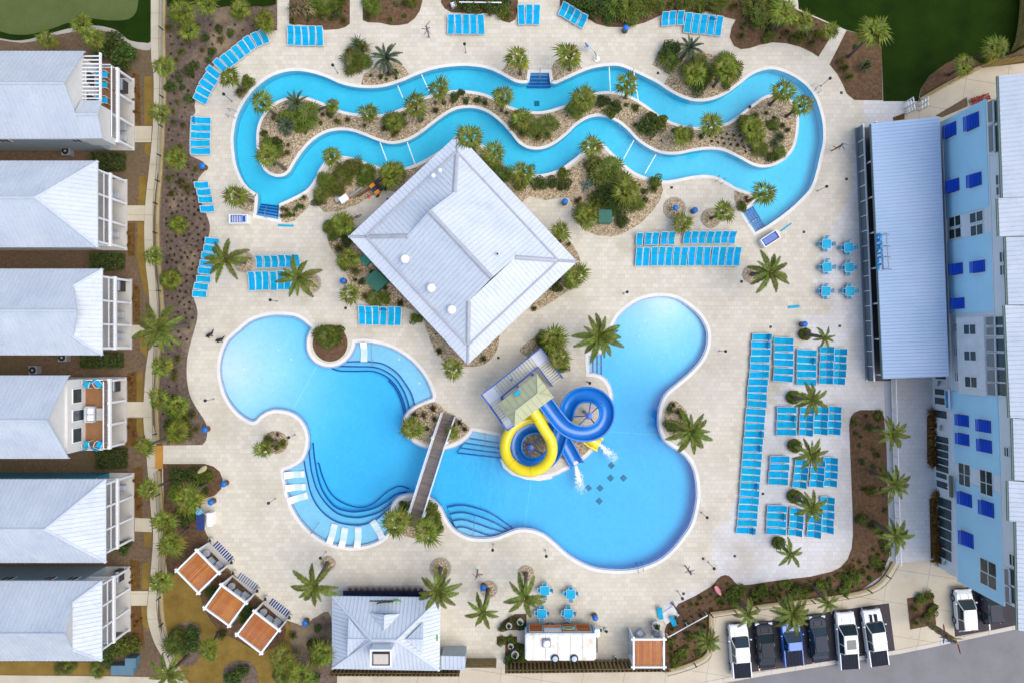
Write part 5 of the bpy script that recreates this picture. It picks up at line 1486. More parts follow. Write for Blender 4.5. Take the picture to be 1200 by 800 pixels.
flight(T(u0 + sw / 2, vo + sw / 2, 0), T(u0 + sw / 2, hv * .35, 0), 3.7, PZ, u_, 7)
landing([T(u0, hv * 1.0, 0), T(u0 + sw + .6, hv * 1.0, 0), T(u0 + sw + .6, hv * .35, 0), T(u0, hv * .35, 0)], PZ)
railing([T(u1, vo - sw / 2, 1.7), T(u1 + sw, vo - sw / 2, 1.7), T(u1 + sw, vo + sw / 2, 1.7)])
railing([T(u0 + sw, vo - sw / 2, 3.7), T(u0, vo - sw / 2, 3.7), T(u0, vo + sw / 2, 3.7)])
railing([T(u0, hv * .35, PZ), T(u0, hv, PZ), T(u0 + sw, hv, PZ)])
railing([T(-hu * .9, -hv * .88, PZ), T(hu * .9, -hv * .88, PZ), T(hu * .9, hv * .8, PZ)])
p = T(-.2, -hv * .8, RZT - .9); mb = MB(tw.location); mb.bbox((p.x, p.y, RZT - .75), (.6, .35, .25), .05, angT); mb.build('lamp_housing', TURQ, tw)
for u in (u0 + .15, u0 + sw, 0, u1 + .2, u1 + sw - .1):
    p = T(u, vo, 0); z = 3.6 if u < 1 else 1.6; mb = MB(tw.location); mb.box((p.x, p.y, z / 2), (.16, .16, z), angT); mb.build('column', BLUEP, tw)

def flume(root, name, pts, rad, mat, closed, n=14, thick=.07):
    """sweep of a half pipe (open) or full tube through (px, py, z)"""
    path = [P(a, b, z) for a, b, z in cr(pts, False, 7)]
    rings = []
    for i, p in enumerate(path):
        t = (path[min(i + 1, len(path) - 1)] - path[max(i - 1, 0)]).normalized()
        s_ = t.cross(Vector((0, 0, 1))).normalized(); up = s_.cross(t)
        if closed:
            rings.append([p + rad * (s_ * cos(2 * pi * k / n) + up * sin(2 * pi * k / n)) for k in range(n)])
        else:
            o_ = [p + rad * (s_ * cos(pi + pi * k / n) + up * (.82 * sin(pi + pi * k / n) + .05)) for k in range(n + 1)]
            lip = .13
            o2 = [p + (rad - thick) * (s_ * cos(2 * pi - pi * k / n) + up * (.82 * sin(2 * pi - pi * k / n) + .05)) for k in range(n + 1)]
            rings.append([p - s_ * (rad + lip) + up * .05] + o_ + [p + s_ * (rad + lip) + up * .05] + [p + s_ * (rad + lip) + up * .10] + o2 + [p - s_ * (rad + lip) + up * .10])
    mb = MB(root.location); mb.loft(rings)
    f = mb.build(name, mat, root, smooth=True)
    for i in range(8, len(path) - 4, 11):               # joint flanges
        p = path[i]; t = (path[i + 1] - path[i - 1]).normalized(); s_ = t.cross(Vector((0, 0, 1))).normalized(); up = s_.cross(t)
        R_ = rad + .05
        if closed: rg = [[p + t * dd + R_ * (s_ * cos(2 * pi * k / n) + up * sin(2 * pi * k / n)) for k in range(n)] for dd in (-.03, .03)]
        else:
            rg = [[p + t * dd + q_ * (s_ * cos(pi + pi * k / n) + up * (.82 * sin(pi + pi * k / n) - .02)) for k in range(n + 1)] for dd, q_ in ((-.03, rad + .005), (-.03, R_), (.03, R_), (.03, rad + .005))]
        mb = MB(root.location)
        if closed: mb.loft(rg)
        else:
            w_ = n + 1
            mb.add([v for r_ in rg for v in r_], [(i_ * w_ + j_, i_ * w_ + j_ + 1, (i_ + 1) * w_ + j_ + 1, (i_ + 1) * w_ + j_) for i_ in range(3) for j_ in range(n)])
        mb.build('joint_flange', mat, f)
    return path
ys_ = thing('tube_slide', 'yellow closed tube slide looping down beside the tower', 'water slide', P(620, 530))
yp = [(623,478,5.5),(629,488,5.3),(638,503,5.0),(646,517,4.7),(646,533,4.4),(637,546,4.1),(622,552,3.8),(606,548,3.5),(594.5,536,3.2),(592,520,2.9),(599,503,2.6),(613,492.5,2.35),(630,489,2.1),(648,489.5,1.75),(664,494,1.4),(680,505,1.0),(690,513,.75),(697,518,.62)]
flume(ys_, 'tube', yp, .54, YELF, True)
flume(ys_, 'run_out', [(688,511.5,.62),(695,516.5,.5),(703.5,521,.42)], .62, YELF, False)
bs_ = thing('open_flume_slide', 'blue open flume slide making a figure of eight to the pool', 'water slide', P(660, 500))
bp_ = [(637,469,5.3),(644,478,5.2),(652,489,5.1),(662,500,4.95),(675,506.5,4.8),(690,507.5,4.6),(703,502,4.4),(710.5,490,4.2),(710,476,4.0),(701,465.5,3.8),(688,462,3.6),(675,465,3.4),(667,474,3.2),(663,487,3.0),(659,500,2.8),(655,514,2.6),(650,528,2.4),(641,539,2.2),(627,544.5,2.05),(612,541,1.9),(604,530,1.75),(604,516,1.6),(611,504.5,1.45),(624,499,1.3),(638,500.5,1.15),(650,506,1.0),(660,516,.8),(668,529,.6),(676.5,545,.42)]
flume(bs_, 'flume', bp_, .66, BLUEF, False)
# support masts with radiating arms
for root, (a, b), zt, arms in ((bs_, (685.5,482.5), 3.6, [(693,467,3.55),(706,472,3.9),(700,500,4.1),(676,500,3.9),(670,488,3.0)]), (bs_, (621,521), 1.6, [(607,513,1.55),(605,531,1.7),(622,541,1.9),(637,532,2.3),(640,505,1.2)])):
    q = P(a, b, 0); mb = MB(root.location); mb.tube([q, Vector((q.x, q.y, zt + .3))], .2, 10); mb.lathe((q.x, q.y, zt + .3), [(.34, 0), (.34, .06), (.1, .1)], 10); m_ = mb.build('support_mast', BLUEP, root)
    for (c, d, z) in arms:
        mb = MB(root.location); mb.tube([Vector((q.x, q.y, zt - .1)), P(c, d, z - .35)], .06, 6); mb.build('support_arm', BLUEP, m_)
for (a, b, z) in [(646,525,4.5),(622,552,3.6),(592.5,527,2.9)]:
    q = P(a, b, z); mb = MB(ys_.location); mb.tube([Vector((q.x, q.y, -.9 if a in (592.5, 622) else 0)), Vector((q.x, q.y, z - .5))], .12, 8); mb.build('support_mast', BLUEP, ys_)
# splash where the slides empty
FOAM = M('white foam', (.85, .88, .90), .6)
def splash(label, pts, n, seed):
    rr = random.Random(seed); mb = MB()
    for i in range(n):
        t = rr.random() ** .8; q = lr(Vector((*pts[0], 0)), Vector((*pts[1], 0)), t); w = (.9 + 5.5 * t) * .55
        p = P(q.x + rr.gauss(0, w), q.y + rr.gauss(0, w), 0); r = rr.uniform(.015, .06) * (1.3 - t * .8)
        mb.lathe((p.x, p.y, -.10), [(r, 0), (r * .8, r * .45), (r * .25, r * .7)], 5, rr.uniform(.7, 1.5), rr.uniform(.7, 1.5))
    o = mb.build('splash', FOAM); return tagit(o, label, 'splash')
splash('white splash below the blue flume outlet', ((675,545),(681.5,574)), 800, 1)
splash('white splash below the yellow slide outlet', ((702,520),(722,538)), 560, 2)
mb = MB(); mb.prism(px([(585.5,536),(590,548),(600,556),(617,561.5),(632,563),(647,560.5),(647,557),(628,559),(610,556),(597,547)][::-1]), -.3, -.02); mb.build('slide_apron', COPE, kind='structure')

# ------------------------------------------------------------------ fences
BACKB = M('shaded brown backing timber', (.13, .085, .035), .85, col2=(.08, .05, .02), scale=5)  # shadow in the picket gaps is put into this darker brown
def picket_fence(label, pts, h, pitch, mat=WOOD, wpx=.2, group=None):
    path = [Vector((*G2(*p), 0)) for p in pts]
    t = thing('timber_fence', label, 'fence', path[len(path) // 2])
    mb = MB(); mb.box((0, 0, h / 2), (wpx, .05, h)); mb.box((0, 0, h + .04), (wpx * .6, .05, .08)); me = mb.mesh('picket', mat)
    for i in range(len(path) - 1):
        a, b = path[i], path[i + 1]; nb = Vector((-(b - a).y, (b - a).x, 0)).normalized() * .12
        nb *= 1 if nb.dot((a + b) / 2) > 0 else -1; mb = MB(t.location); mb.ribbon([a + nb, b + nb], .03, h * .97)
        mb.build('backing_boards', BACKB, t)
        L_ = (b - a).length; n = max(1, int(L_ / pitch)); ang = atan2((b - a).y, (b - a).x)
        for k in range(n):
            p = lr(a, b, (k + .5) / n) - t.location
            obj('picket', me, t, loc=p, rot=(RND.uniform(-.02, .02), 0, ang + RND.uniform(-.05, .05)))
        for z in (.4, h - .4):
            mb = MB(t.location); nrm = Vector((-(b - a).y, (b - a).x, 0)).normalized() * .06
            q0, q1 = a + nrm, b + nrm; mb.ribbon([q0 + Vector((0, 0, z)), q1 + Vector((0, 0, z))], .05, .12); mb.build('rail', mat, t)
    return t
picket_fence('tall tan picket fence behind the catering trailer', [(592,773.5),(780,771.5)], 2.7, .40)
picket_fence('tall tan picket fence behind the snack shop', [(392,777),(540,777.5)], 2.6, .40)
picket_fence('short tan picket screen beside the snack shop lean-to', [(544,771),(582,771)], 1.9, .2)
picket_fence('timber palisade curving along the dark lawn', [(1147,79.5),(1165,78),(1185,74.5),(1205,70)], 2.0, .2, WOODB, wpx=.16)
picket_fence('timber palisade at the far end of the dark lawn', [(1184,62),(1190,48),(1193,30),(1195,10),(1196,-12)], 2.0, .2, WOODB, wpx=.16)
def rail_fence(label, pts, n=3, cap=WOOD):
    q = cr(pts, False, n); path = [Vector((*G2(*p), 0)) for p in q]
    t = thing('garden_fence', label, 'fence', path[len(path) // 2])
    mb = MB(t.location); mb.ribbon([p + Vector((0, 0, .0)) for p in path], .36, .26); mb.build('kerb_wall', M('tan fence kerb', (.38, .30, .15), .8, col2=(.30, .23, .10), scale=2), t)
    mb = MB(t.location); mb.ribbon([p + Vector((0, 0, 1.12)) for p in path], .07, .05); mb.build('top_rail', M('thin tan rail', (.26, .20, .09), .7), t)
    mb = MB(t.location)
    for z in (.5, .8): mb.ribbon([p + Vector((0, 0, z)) for p in path], .02, .02)
    mb.build('wire', GREYM, t)
    acc = 0
    pm = MB(); pm.box((0, 0, .6), (.09, .09, 1.2)); pmm = pm.mesh('post', DARKM)
    for i in range(len(path) - 1):
        acc += (path[i + 1] - path[i]).length
        if acc > 2.2:
            acc = 0; p = path[i + 1] - t.location; obj('post', pmm, t, loc=p)
    return t
rail_fence('tan kerbed post fence between walk and long mulch bed', [(193,-8),(192.5,60),(193.5,100),(192,150),(189.5,200),(186,240),(186,290),(188.5,325),(191.5,375),(187,405),(185.5,437),(184.5,475),(186,519)])
rail_fence('tan kerbed post fence along walk beside the yellow lawn', [(186.5,551),(189,578),(191,610),(193,640),(191,680),(190,707),(195,740),(207,775),(224,806)])
rail_fence('tan kerbed post fence between mulch bed and parking bays', [(779,785.5),(800,780),(824,769.5),(831.5,755),(832,718)], 2)
rail_fence('tan kerbed post fence above the parked cars', [(832,718),(860,714),(900,707.5),(950,702),(1005,693.5),(1031,681),(1046.5,658)], 3)
rail_fence('tan kerbed post fence beside the turf lawn bed', [(1077,118),(1110,99),(1148,79.5)], 2)
mb = MB(); mb.box((*G2(186.8, 535), .05), (.75, 2.4, .10)); g_ = mb.build('gate_ramp', ORANGE); tagit(g_, 'orange timber gate ramp linking walk and pool deck', 'ramp')
t = thing('white_fence', 'thin white rail fence along the grey gutter beside the pavers', 'fence', P(1046, 550))
pa, pb = P(1043.5, 444, 0), P(1049.5, 659, 0)
for k in range(12):
    a, b = lr(pa, pb, k / 12), lr(pa, pb, (k + 1) / 12)
    mb = MB(t.location); mb.box((a.x, a.y, .55), (.07, .07, 1.1)); mb.build('post', WHITE, t)
    mb = MB(t.location); mb.ribbon([a + Vector((0, 0, 1.05)), b + Vector((0, 0, 1.05))], .08, .06); mb.ribbon([a + Vector((0, 0, .15)), b + Vector((0, 0, .15))], .05, .06)
    for j in range(1, 9): q = lr(a, b, j / 9); mb.box((q.x, q.y, .6), (.02, .02, .9))
    mb.build('panel', WHITE, t)
for lb, pts in (('white swing gate beside the turf lawn corner', [(1078,119),(1078,130)]), ('white gate with blue board at the turf lawn edge', [(1061,120),(1063,134)]), ('white barrier rail at the hotel corner', [(1115,672.5),(1143,668)])):
    a, b = P(*pts[0], 0), P(*pts[1], 0); t = thing('gate', lb, 'gate', a)
    ang = atan2((b - a).y, (b - a).x)
    for k in (0, .5, 1): q = lr(a, b, k); mb = MB(a); mb.box((q.x, q.y, .75), (.1, .1, 1.5), ang); mb.build('post', WHITE, t)
    for z in (.35, .9, 1.4): mb = MB(a); mb.ribbon([a + Vector((0, 0, z)), b + Vector((0, 0, z))], .09, .1); mb.build('bar', WHITE, t)
# ------------------------------------------------------------------ loungers and chairs
FRAMEW = M('pale lounger frame', (.60, .66, .70), .4)
def sling(mb, pts, w, t=.025):
    """cloth panel through profile points (y, z)"""
    rings = [[(-w / 2, y, z), (w / 2, y, z), (w / 2, y, z + t), (-w / 2, y, z + t)] for y, z in pts]
    mb.loft(rings)
def chaise(Ln, w, hinge, back_len, ang):
    """head towards +Y; returns meshes"""
    y0 = -Ln / 2; yh = y0 + hinge; bz_ = .34
    y1, z1 = yh + back_len * cos(ang), bz_ + back_len * sin(ang)
    f = MB()
    for s_ in (-1, 1):
        f.tube([(s_ * w / 2, y0, bz_ - .02), (s_ * w / 2, yh, bz_), (s_ * w / 2, y1, z1)], .03, 5)
        f.tube([(s_ * w / 2, y0 + .12, bz_), (s_ * w / 2, y0 + .08, 0)], .025, 5)
        f.tube([(s_ * w / 2, yh + .1, bz_), (s_ * w / 2, yh + .14, 0)], .025, 5)
        f.tube([(s_ * w / 2, yh + .1, .3), (s_ * w / 2, min(y1, y0 + Ln) - .05, .3)], .022, 5)
        f.tube([(s_ * w / 2, yh + .45 * back_len, .3), (s_ * w / 2, yh + .6 * back_len * cos(ang), bz_ + .6 * back_len * sin(ang))], .018, 4)
    for y, z in ((y0, bz_ - .02), (y1, z1), (yh + .1, .28)): f.tube([(-w / 2, y, z), (w / 2, y, z)], .025, 5)
    s1 = MB(); sling(s1, [(y0 + .03, bz_), (y0 + .3, bz_ - .025), (yh - .25, bz_ - .03), (yh - .015, bz_ + .005)], w - .05)
    s2 = MB(); sling(s2, [(yh + .015, bz_ + .01), (yh + .4 * (y1 - yh), bz_ + .4 * (z1 - bz_) - .03), (y1 - .03, z1 - .01)], w - .05)
    return [('frame', f.mesh('frame', FRAMEW)), ('seat', s1.mesh('seat', SLING)), ('backrest', s2.mesh('backrest', SLING))]
LONG = chaise(1.92, .66, 1.25, .72, radians(24))
LONGF = chaise(1.92, .66, 1.28, .66, radians(8))
SHORT = chaise(1.22, .66, .68, .78, radians(48))
def lounger(kind, a, b, hd, label, group):
    p = P(a, b, .3); parts = LONG if kind == 'L' else SHORT if kind == 'S' else LONGF
    rz = atan2(-hd[1], hd[0]) - pi / 2 + RND.uniform(-.05, .05)
    t = thing('sun_lounger' if kind != 'S' else 'sun_chair', label, 'lounger' if kind != 'S' else 'chair', (p.x + RND.uniform(-.04, .04), p.y + RND.uniform(-.03, .03), 0), rz, group)
    for nm, me in parts: obj(nm, me, t)
    if kind == 'L' and RND.random() < .16: obj('folded_shade', SHADE, t, rot=(0, 0, RND.uniform(-.08, .08)))
    return t
mb = MB(); mb.tube([(-.36, .62, .62), (-.1, .66, .74), (.16, .60, .70), (.40, .66, .60)], [.05, .10, .08, .04], 6); SHADE = mb.mesh('folded_shade', M('deep turquoise canvas', (.005, .14, .30), .8))
ORD = 'first second third fourth fifth sixth seventh eighth ninth tenth eleventh twelfth thirteenth fourteenth fifteenth sixteenth seventeenth eighteenth nineteenth twentieth'.split() + ['twenty-' + w for w in 'first second third fourth fifth sixth seventh eighth'.split()]
def row(kind, a, b, n, hd, label, frm='the pavilion side'):
    for k in range(n):
        f = k / max(1, n - 1)
        lounger(kind, a[0] + (b[0] - a[0]) * f, a[1] + (b[1] - a[1]) * f, hd, label + ', ' + ORD[k] + ' from ' + frm, 'row of ' + label)
tl, ts = 'turquoise sling lounger ', 'turquoise upright sling chair '
row('L', (892.3,395), (874.2,620.7), 27, (1, .02), tl + 'in the long file on bare paving', 'the grill end')
row('L', (918,399), (917,443), 6, (1, .02), tl + 'in the six beside the long file', 'the grill end')
row('L', (945,413), (944,447), 5, (1, .02), tl + 'in the file of five below the bin', 'the grill end')
row('S', (968.3,410), (966.5,446), 5, (1, .02), ts + 'in the inner file nearest the terrace', 'the grill end')
row('S', (983,412), (981,446.5), 5, (1, .02), ts + 'in the outer file nearest the terrace', 'the grill end')
row('L', (921.5,480), (921,506), 4, (1, .02), tl + 'in the block by the largest palm', 'the grill end')
row('S', (944.5,480.5), (943.5,506), 4, (1, .02), ts + 'in first file under the largest palm', 'the grill end')
row('S', (961.3,480), (960,505), 4, (1, .02), ts + 'second file under the largest palm', 'the grill end')
row('S', (976.5,479.5), (975.5,505), 4, (1, .02), ts + 'outer file under the largest palm', 'the grill end')
row('L', (913.5,538), (911.5,563.5), 4, (1, .02), tl + 'in the block by the third palm', 'the grill end')
row('S', (938.5,541), (936,567), 4, (1, .02), ts + 'in first file under the third palm', 'the grill end')
row('S', (957.5,542), (955.5,566), 4, (1, .02), ts + 'second file under the third palm', 'the grill end')
row('S', (972.5,539), (971,565), 4, (1, .02), ts + 'outer file under the third palm', 'the grill end')
row('L', (910.3,595.6), (909,621.7), 4, (1, .02), tl + 'in the last block by the fourth palm', 'the grill end')
row('S', (932.5,598), (931,623), 4, (1, .02), ts + 'in first file under the fourth palm', 'the grill end')
row('S', (954,600), (952.5,625), 4, (1, .02), ts + 'second file under the fourth palm', 'the grill end')
row('S', (969,585), (967,620), 5, (1, .02), ts + 'outer file under the fourth palm', 'the grill end')
row('S', (749.6,280.5), (787,279.5), 5, (.06, -1), ts + 'in the five behind the fourteen', 'the pavilion side')
row('S', (804.7,279), (858,278.5), 7, (.08, -1), ts + 'in the seven behind the fourteen', 'the pavilion side')
row('L', (748.7,301), (864,300.5), 14, (.06, -1), tl + 'in the row of fourteen', 'the pavilion side')
row('L', (424,369.5), (466.5,370.5), 6, (.03, -1), tl + 'in the six by the pavilion', 'the mulch side')
row('S', (305,307), (348,306), 6, (.05, -1), ts + 'in the six by the beach pool', 'the mulch side')
row('L', (295.5,329.5), (345.5,328.5), 7, (0, -1), tl + 'in the seven by the beach pool', 'the mulch side')
for k, (a, b) in enumerate([(249.8,283),(248.5,292),(246,300.5),(244.3,309),(242,318),(239.6,327),(237.5,336),(235.4,344.5)]): lounger('S', a, b, (-1, -.08), ts + 'under the tall palm, ' + ORD[k] + ' from the striped float tub', 'chairs under the tall palm')
for k, (a, b) in enumerate([(237.4,217.6),(240,226),(242,234.4),(244.4,245.4)]): lounger('S', a, b, (-1, .15), ts + 'in the file of four along the mulch, ' + ORD[k] + ' from the bin', 'four chairs along the mulch edge')
row('L', (236.5,141.4), (235.5,177.4), 5, (-1, 0), tl + 'in the five along the mulch', 'the curved chairs')
cv = [(310.7,44.7),(301.7,47.7),(293.5,52),(286.7,57),(280,62.7),(273.5,68.4),(267,73),(259.7,77.7),(251.5,85.7),(248,94),(243.7,101),(239.5,108.5),(236.5,116.7)]
for k, (a, b) in enumerate(cv):
    an = radians(250 - 47 * k / 12); lounger('S', a, b, (-abs(cos(an)) , -abs(sin(an))), ts + 'in the curved row, ' + ORD[k] + ' from the pampas grass', 'chairs in the curved row')
row('L', (341,42.5), (375,43.5), 5, (0, -1), tl + 'in the five before pampas grass', 'the cottage side')
row('L', (529,29.5), (564,29.5), 5, (0, -1), tl + 'in the five by the goal frame', 'the cottage side')
row('L', (611,18), (628.5,18), 3, (0, -1), tl + 'in the three by the walkway', 'the cottage side')
row('S', (660,12.5), (682,25.5), 4, (.45, -.89), ts + 'in the slanted four at a bed', 'the cottage side')
row('S', (779,23.5), (797,22.5), 3, (0, -1), ts + 'in the three beside five loungers', 'the cottage side')
row('L', (806,27.5), (842.5,31.5), 5, (.12, -1), tl + 'in the five beside three chairs', 'the cottage side')
# white ledge loungers standing in the shallow water
def ledge_lounger(a, b, hd, label):
    p = P(a, b, 0); rz = atan2(-hd[1], hd[0]) - pi / 2
    mb = MB(); w = .66; pr = [(-1.0, .14), (-.7, .20), (-.35, .12), (.1, .10), (.45, .24), (.8, .45), (1.02, .55)]
    rings = [[(-w / 2, y, z - .10), (w / 2, y, z - .10), (w / 2 + .02, y, z - .02), (w / 2 - .04, y, z), (-w / 2 + .04, y, z), (-w / 2 - .02, y, z - .02)] for y, z in pr]
    mb.loft(rings)
    t = thing('ledge_lounger', label, 'lounger', (p.x, p.y, -.33), rz, 'white loungers on the shallow ledges')
    m2 = MB(); m2.box((0, -.6, .06), (.6, .3, .12)); m2.box((0, .45, .08), (.6, .3, .16))
    mb.build('shell', WHITEP, t); m2.build('foot', WHITEP, t)
for (a, b) in [(345,556),(346.3,571)]: ledge_lounger(a, b, (-1, .06), 'white moulded lounger lying on the curved shore ledge by the peninsula')
ledge_lounger(349, 583.5, (-.95, .28), 'white moulded lounger lying on the curved shore ledge by the peninsula')
for (a, b, h) in [(389,625,(-.25, 1)),(402,629.5,(-.15, 1)),(419,629,(-.02, 1)),(442,620,(.55, .85))]: ledge_lounger(a, b, h, 'white moulded lounger on the ledge along the lower shore')
ledge_lounger(426, 412.5, (0, -1), 'white moulded lounger on the ledge beside the round planter')

# ------------------------------------------------------------------ square tables with four chairs
mb = MB(); mb.bbox((0, 0, .73), (.9, .9, .05), .02); TT = mb.mesh('table_top', TURQ); mb = MB(); mb.bbox((0, 0, .715), (.96, .96, .05), .02); TR_ = mb.mesh('table_rim', FRAMEW)
mb = MB(); mb.tube([(0, 0, .04), (0, 0, .7)], .05, 8); mb.lathe((0, 0, 0), [(.3, 0), (.3, .03), (.06, .06)], 12); TP = mb.mesh('pedestal', GREYM)
mb = MB(); mb.bbox((0, 0, .42), (.38, .44, .05), .02); CS = mb.mesh('seat', TURQ)
mb = MB()
for k in range(4): mb.box((-.165 + .11 * k, -.235 - .03, .68), (.08, .03, .42), rx=radians(9))
CB = mb.mesh('backrest', TURQ)
mb = MB()
for sx in (-1, 1):
    for sy in (-1, 1): mb.tube([(sx * .22, sy * .2, 0), (sx * .2, sy * .18, .42)], .02, 4)
    mb.tube([(sx * .24, -.24, .64), (sx * .25, .1, .63), (sx * .22, .2, .42)], .02, 4)
for y_, z_ in ((-.24, .64), (-.18, .40), (.18, .40)): mb.tube([(-.24, y_, z_), (.24, y_, z_)], .02, 4)
CL = mb.mesh('frame', FRAMEW)
TWH = {'before the grill terrace': [c + ' in the ' + r + ' row from the blue tub' for r in ('first', 'second', 'third') for c in ('pool side', 'terrace side')], 'before the catering trailer': ['beside the palm, away from the trailer', 'beside the open deck, away from the trailer', 'beside the palm, next to the trailer', 'beside the bin, next to the trailer']}
def tableset(a, b, where, k):
    p = P(a, b, 0)
    rz = RND.uniform(-.06, .06)
    put('patio_table', 'square turquoise table with white rim, ' + TWH[where][k], 'table', p, rz, [('table_top', TT), ('table_rim', TR_), ('pedestal', TP)], 'square tables ' + where)
    for j, (dx, dy) in enumerate(((0, .49), (.49, 0), (0, -.49), (-.49, 0))):
        r2 = RND.uniform(.92, 1.15); q = p + Vector((dx * r2, dy * r2, 0))
        put('patio_chair', 'turquoise slatted chair at table ' + TWH[where][k], 'chair', q, atan2(-dy, -dx) - pi / 2 + RND.uniform(-.2, .2), [('seat', CS), ('backrest', CB), ('frame', CL)], 'chairs at the tables ' + where)
for k, (a, b) in enumerate([(965.4,287),(991,291.3),(966,314),(991.7,314.3),(964.7,341.8),(992.7,341.8)]): tableset(a, b, 'before the grill terrace', k)
for k, (a, b) in enumerate([(638,689),(668.3,693),(634.7,715.5),(665.6,715.5)]): tableset(a, b, 'before the catering trailer', k)

# ------------------------------------------------------------------ lamp posts, bins, signposts
mb = MB(); mb.tube([(0, 0, 0), (0, 0, 2.1)], [.04, .03], 6); mb.lathe((0, 0, 0), [(.1, 0), (.1, .03), (.05, .06)], 8); LPO = mb.mesh('pole', GREYM)
mb = MB(); mb.lathe((0, 0, 2.08), [(.05, 0), (.15, .04), (.16, .16), (.10, .24), (.03, .26)], 10); LHD = mb.mesh('lamp_head', DARKM)
for lb, a, b in [('beside the curved chair row',272,119),('on the river bank near the cycad bed',396,86),('near the white goal frame',546,62),('at the right river bend',962,101),('near the grill terrace',958,224),('above the paler beach pool',325,353),('by the round pool lobe',731,344),('by the steps under the big palm',688.5,447),('beside the long lounger file',843,411),('beside the beach pool on the mulch side',251,467),('on the peninsula',346,509),('below the peninsula',323,583.5),('near the palm above the middle cabana side',382,646),('between shop palms and bridge',578,637),('above the turquoise trailer tables',639,644),('by the deep pool curve',822,600),('near the direction post by the bed',830,658),('beside the red bed edge',794,692)]:
    put('lamp_post', 'thin lamp post with black head ' + lb, 'lamp', P(a, b, 0), 0, [('pole', LPO), ('lamp_head', LHD)], 'deck lamp posts')
mb = MB(); mb.lathe((0, 0, 0), [(.24, 0), (.29, .08), (.29, .78), (.26, .84)], 14); BB = mb.mesh('barrel', BROWN)
mb = MB(); mb.lathe((0, 0, .82), [(.30, 0), (.31, .08), (.24, .2), (.1, .26)], 14); BL = mb.mesh('lid', LIDB)
for lb, a, b in [('at the tip of the palm bed',244,502),('by the palm bed with yellow surfboard',266,565),('between surfboard bed and towel cart',251,586),('on the left mulch edge by four chairs',241,197),('beside the pavilion bed and lounger row',404,330),('at the bed edge between lounger groups',732,37),('in the notch of the gravel bed by the pavilion',661.5,238),('near the ring planter',812,248),('by the hedge ring with thin palm',939,380),('beside the catering trailer corner',696.5,720),('beside the third shop palm',566.5,685),('at the mulch corner by the cabanas',360,726)]:
    put('waste_bin', 'brown bin with blue lid ' + lb, 'bin', P(a, b, 0), 0, [('barrel', BB), ('lid', BL)], 'bins with blue lids')
SIGNC = [M('sign navy', (.01, .04, .16), .5), M('sign red', (.30, .04, .03), .5), M('sign sky', (.04, .22, .50), .5), M('sign tan', (.34, .21, .07), .6), M('sign grey', (.12, .12, .15), .6)]
def signpost(label, a, b, seed, hgt=2.7, sc=1.0):
    rr = random.Random(seed); p = P(a, b, 0); t = thing('direction_post', label, 'signpost', p)
    mb = MB(); mb.tube([(0, 0, 0), (0, 0, hgt)], .07 * sc, 8); mb.build('post', WOOD, t)
    for k in range(7):
        an = rr.uniform(0, 2 * pi); L_ = rr.uniform(.5, .8) * sc; z = hgt - .12 - .2 * k * sc
        mb = MB(); c_, s_ = cos(an), sin(an); w = .07 * sc
        q = [(0, -.02, -w), (L_ * .8, -.02, -w), (L_, -.02, 0), (L_ * .8, -.02, w), (0, -.02, w)]
        rg = [[(x * c_ - (y + dy) * s_ - .1 * c_, x * s_ + (y + dy) * c_ - .1 * s_, z + zz) for x, y, zz in q] for dy in (.08, .11)]
        mb.loft(rg); mb.build('arrow_board', SIGNC[(k + seed) % 5], t)
    return t
signpost('colourful arrow post on the paving between the upper beds', 503, 44, 1)
signpost('colourful arrow post near the upper corner of the grill terrace', 974.5, 177, 2)
signpost('colourful arrow post near the palm by the snack shop', 560, 667, 3)
signpost('brown arrow post near the deep end of the pool', 803, 662.5, 4)
# tall carved totem with painted boards beside the parking
t = signpost('tall carved timber totem with painted boards by the parking', 1076, 722, 6, 6.6, 1.7)
q = P(1076, 722, 0)
for k in range(5):
    mb = MB(); z = 1.0 + k * 1.05; mb.lathe((0, 0, z), [(.24, 0), (.33, .2), (.34, .7), (.26, .95)], 9); mb.build('carved_drum', WOOD, t)

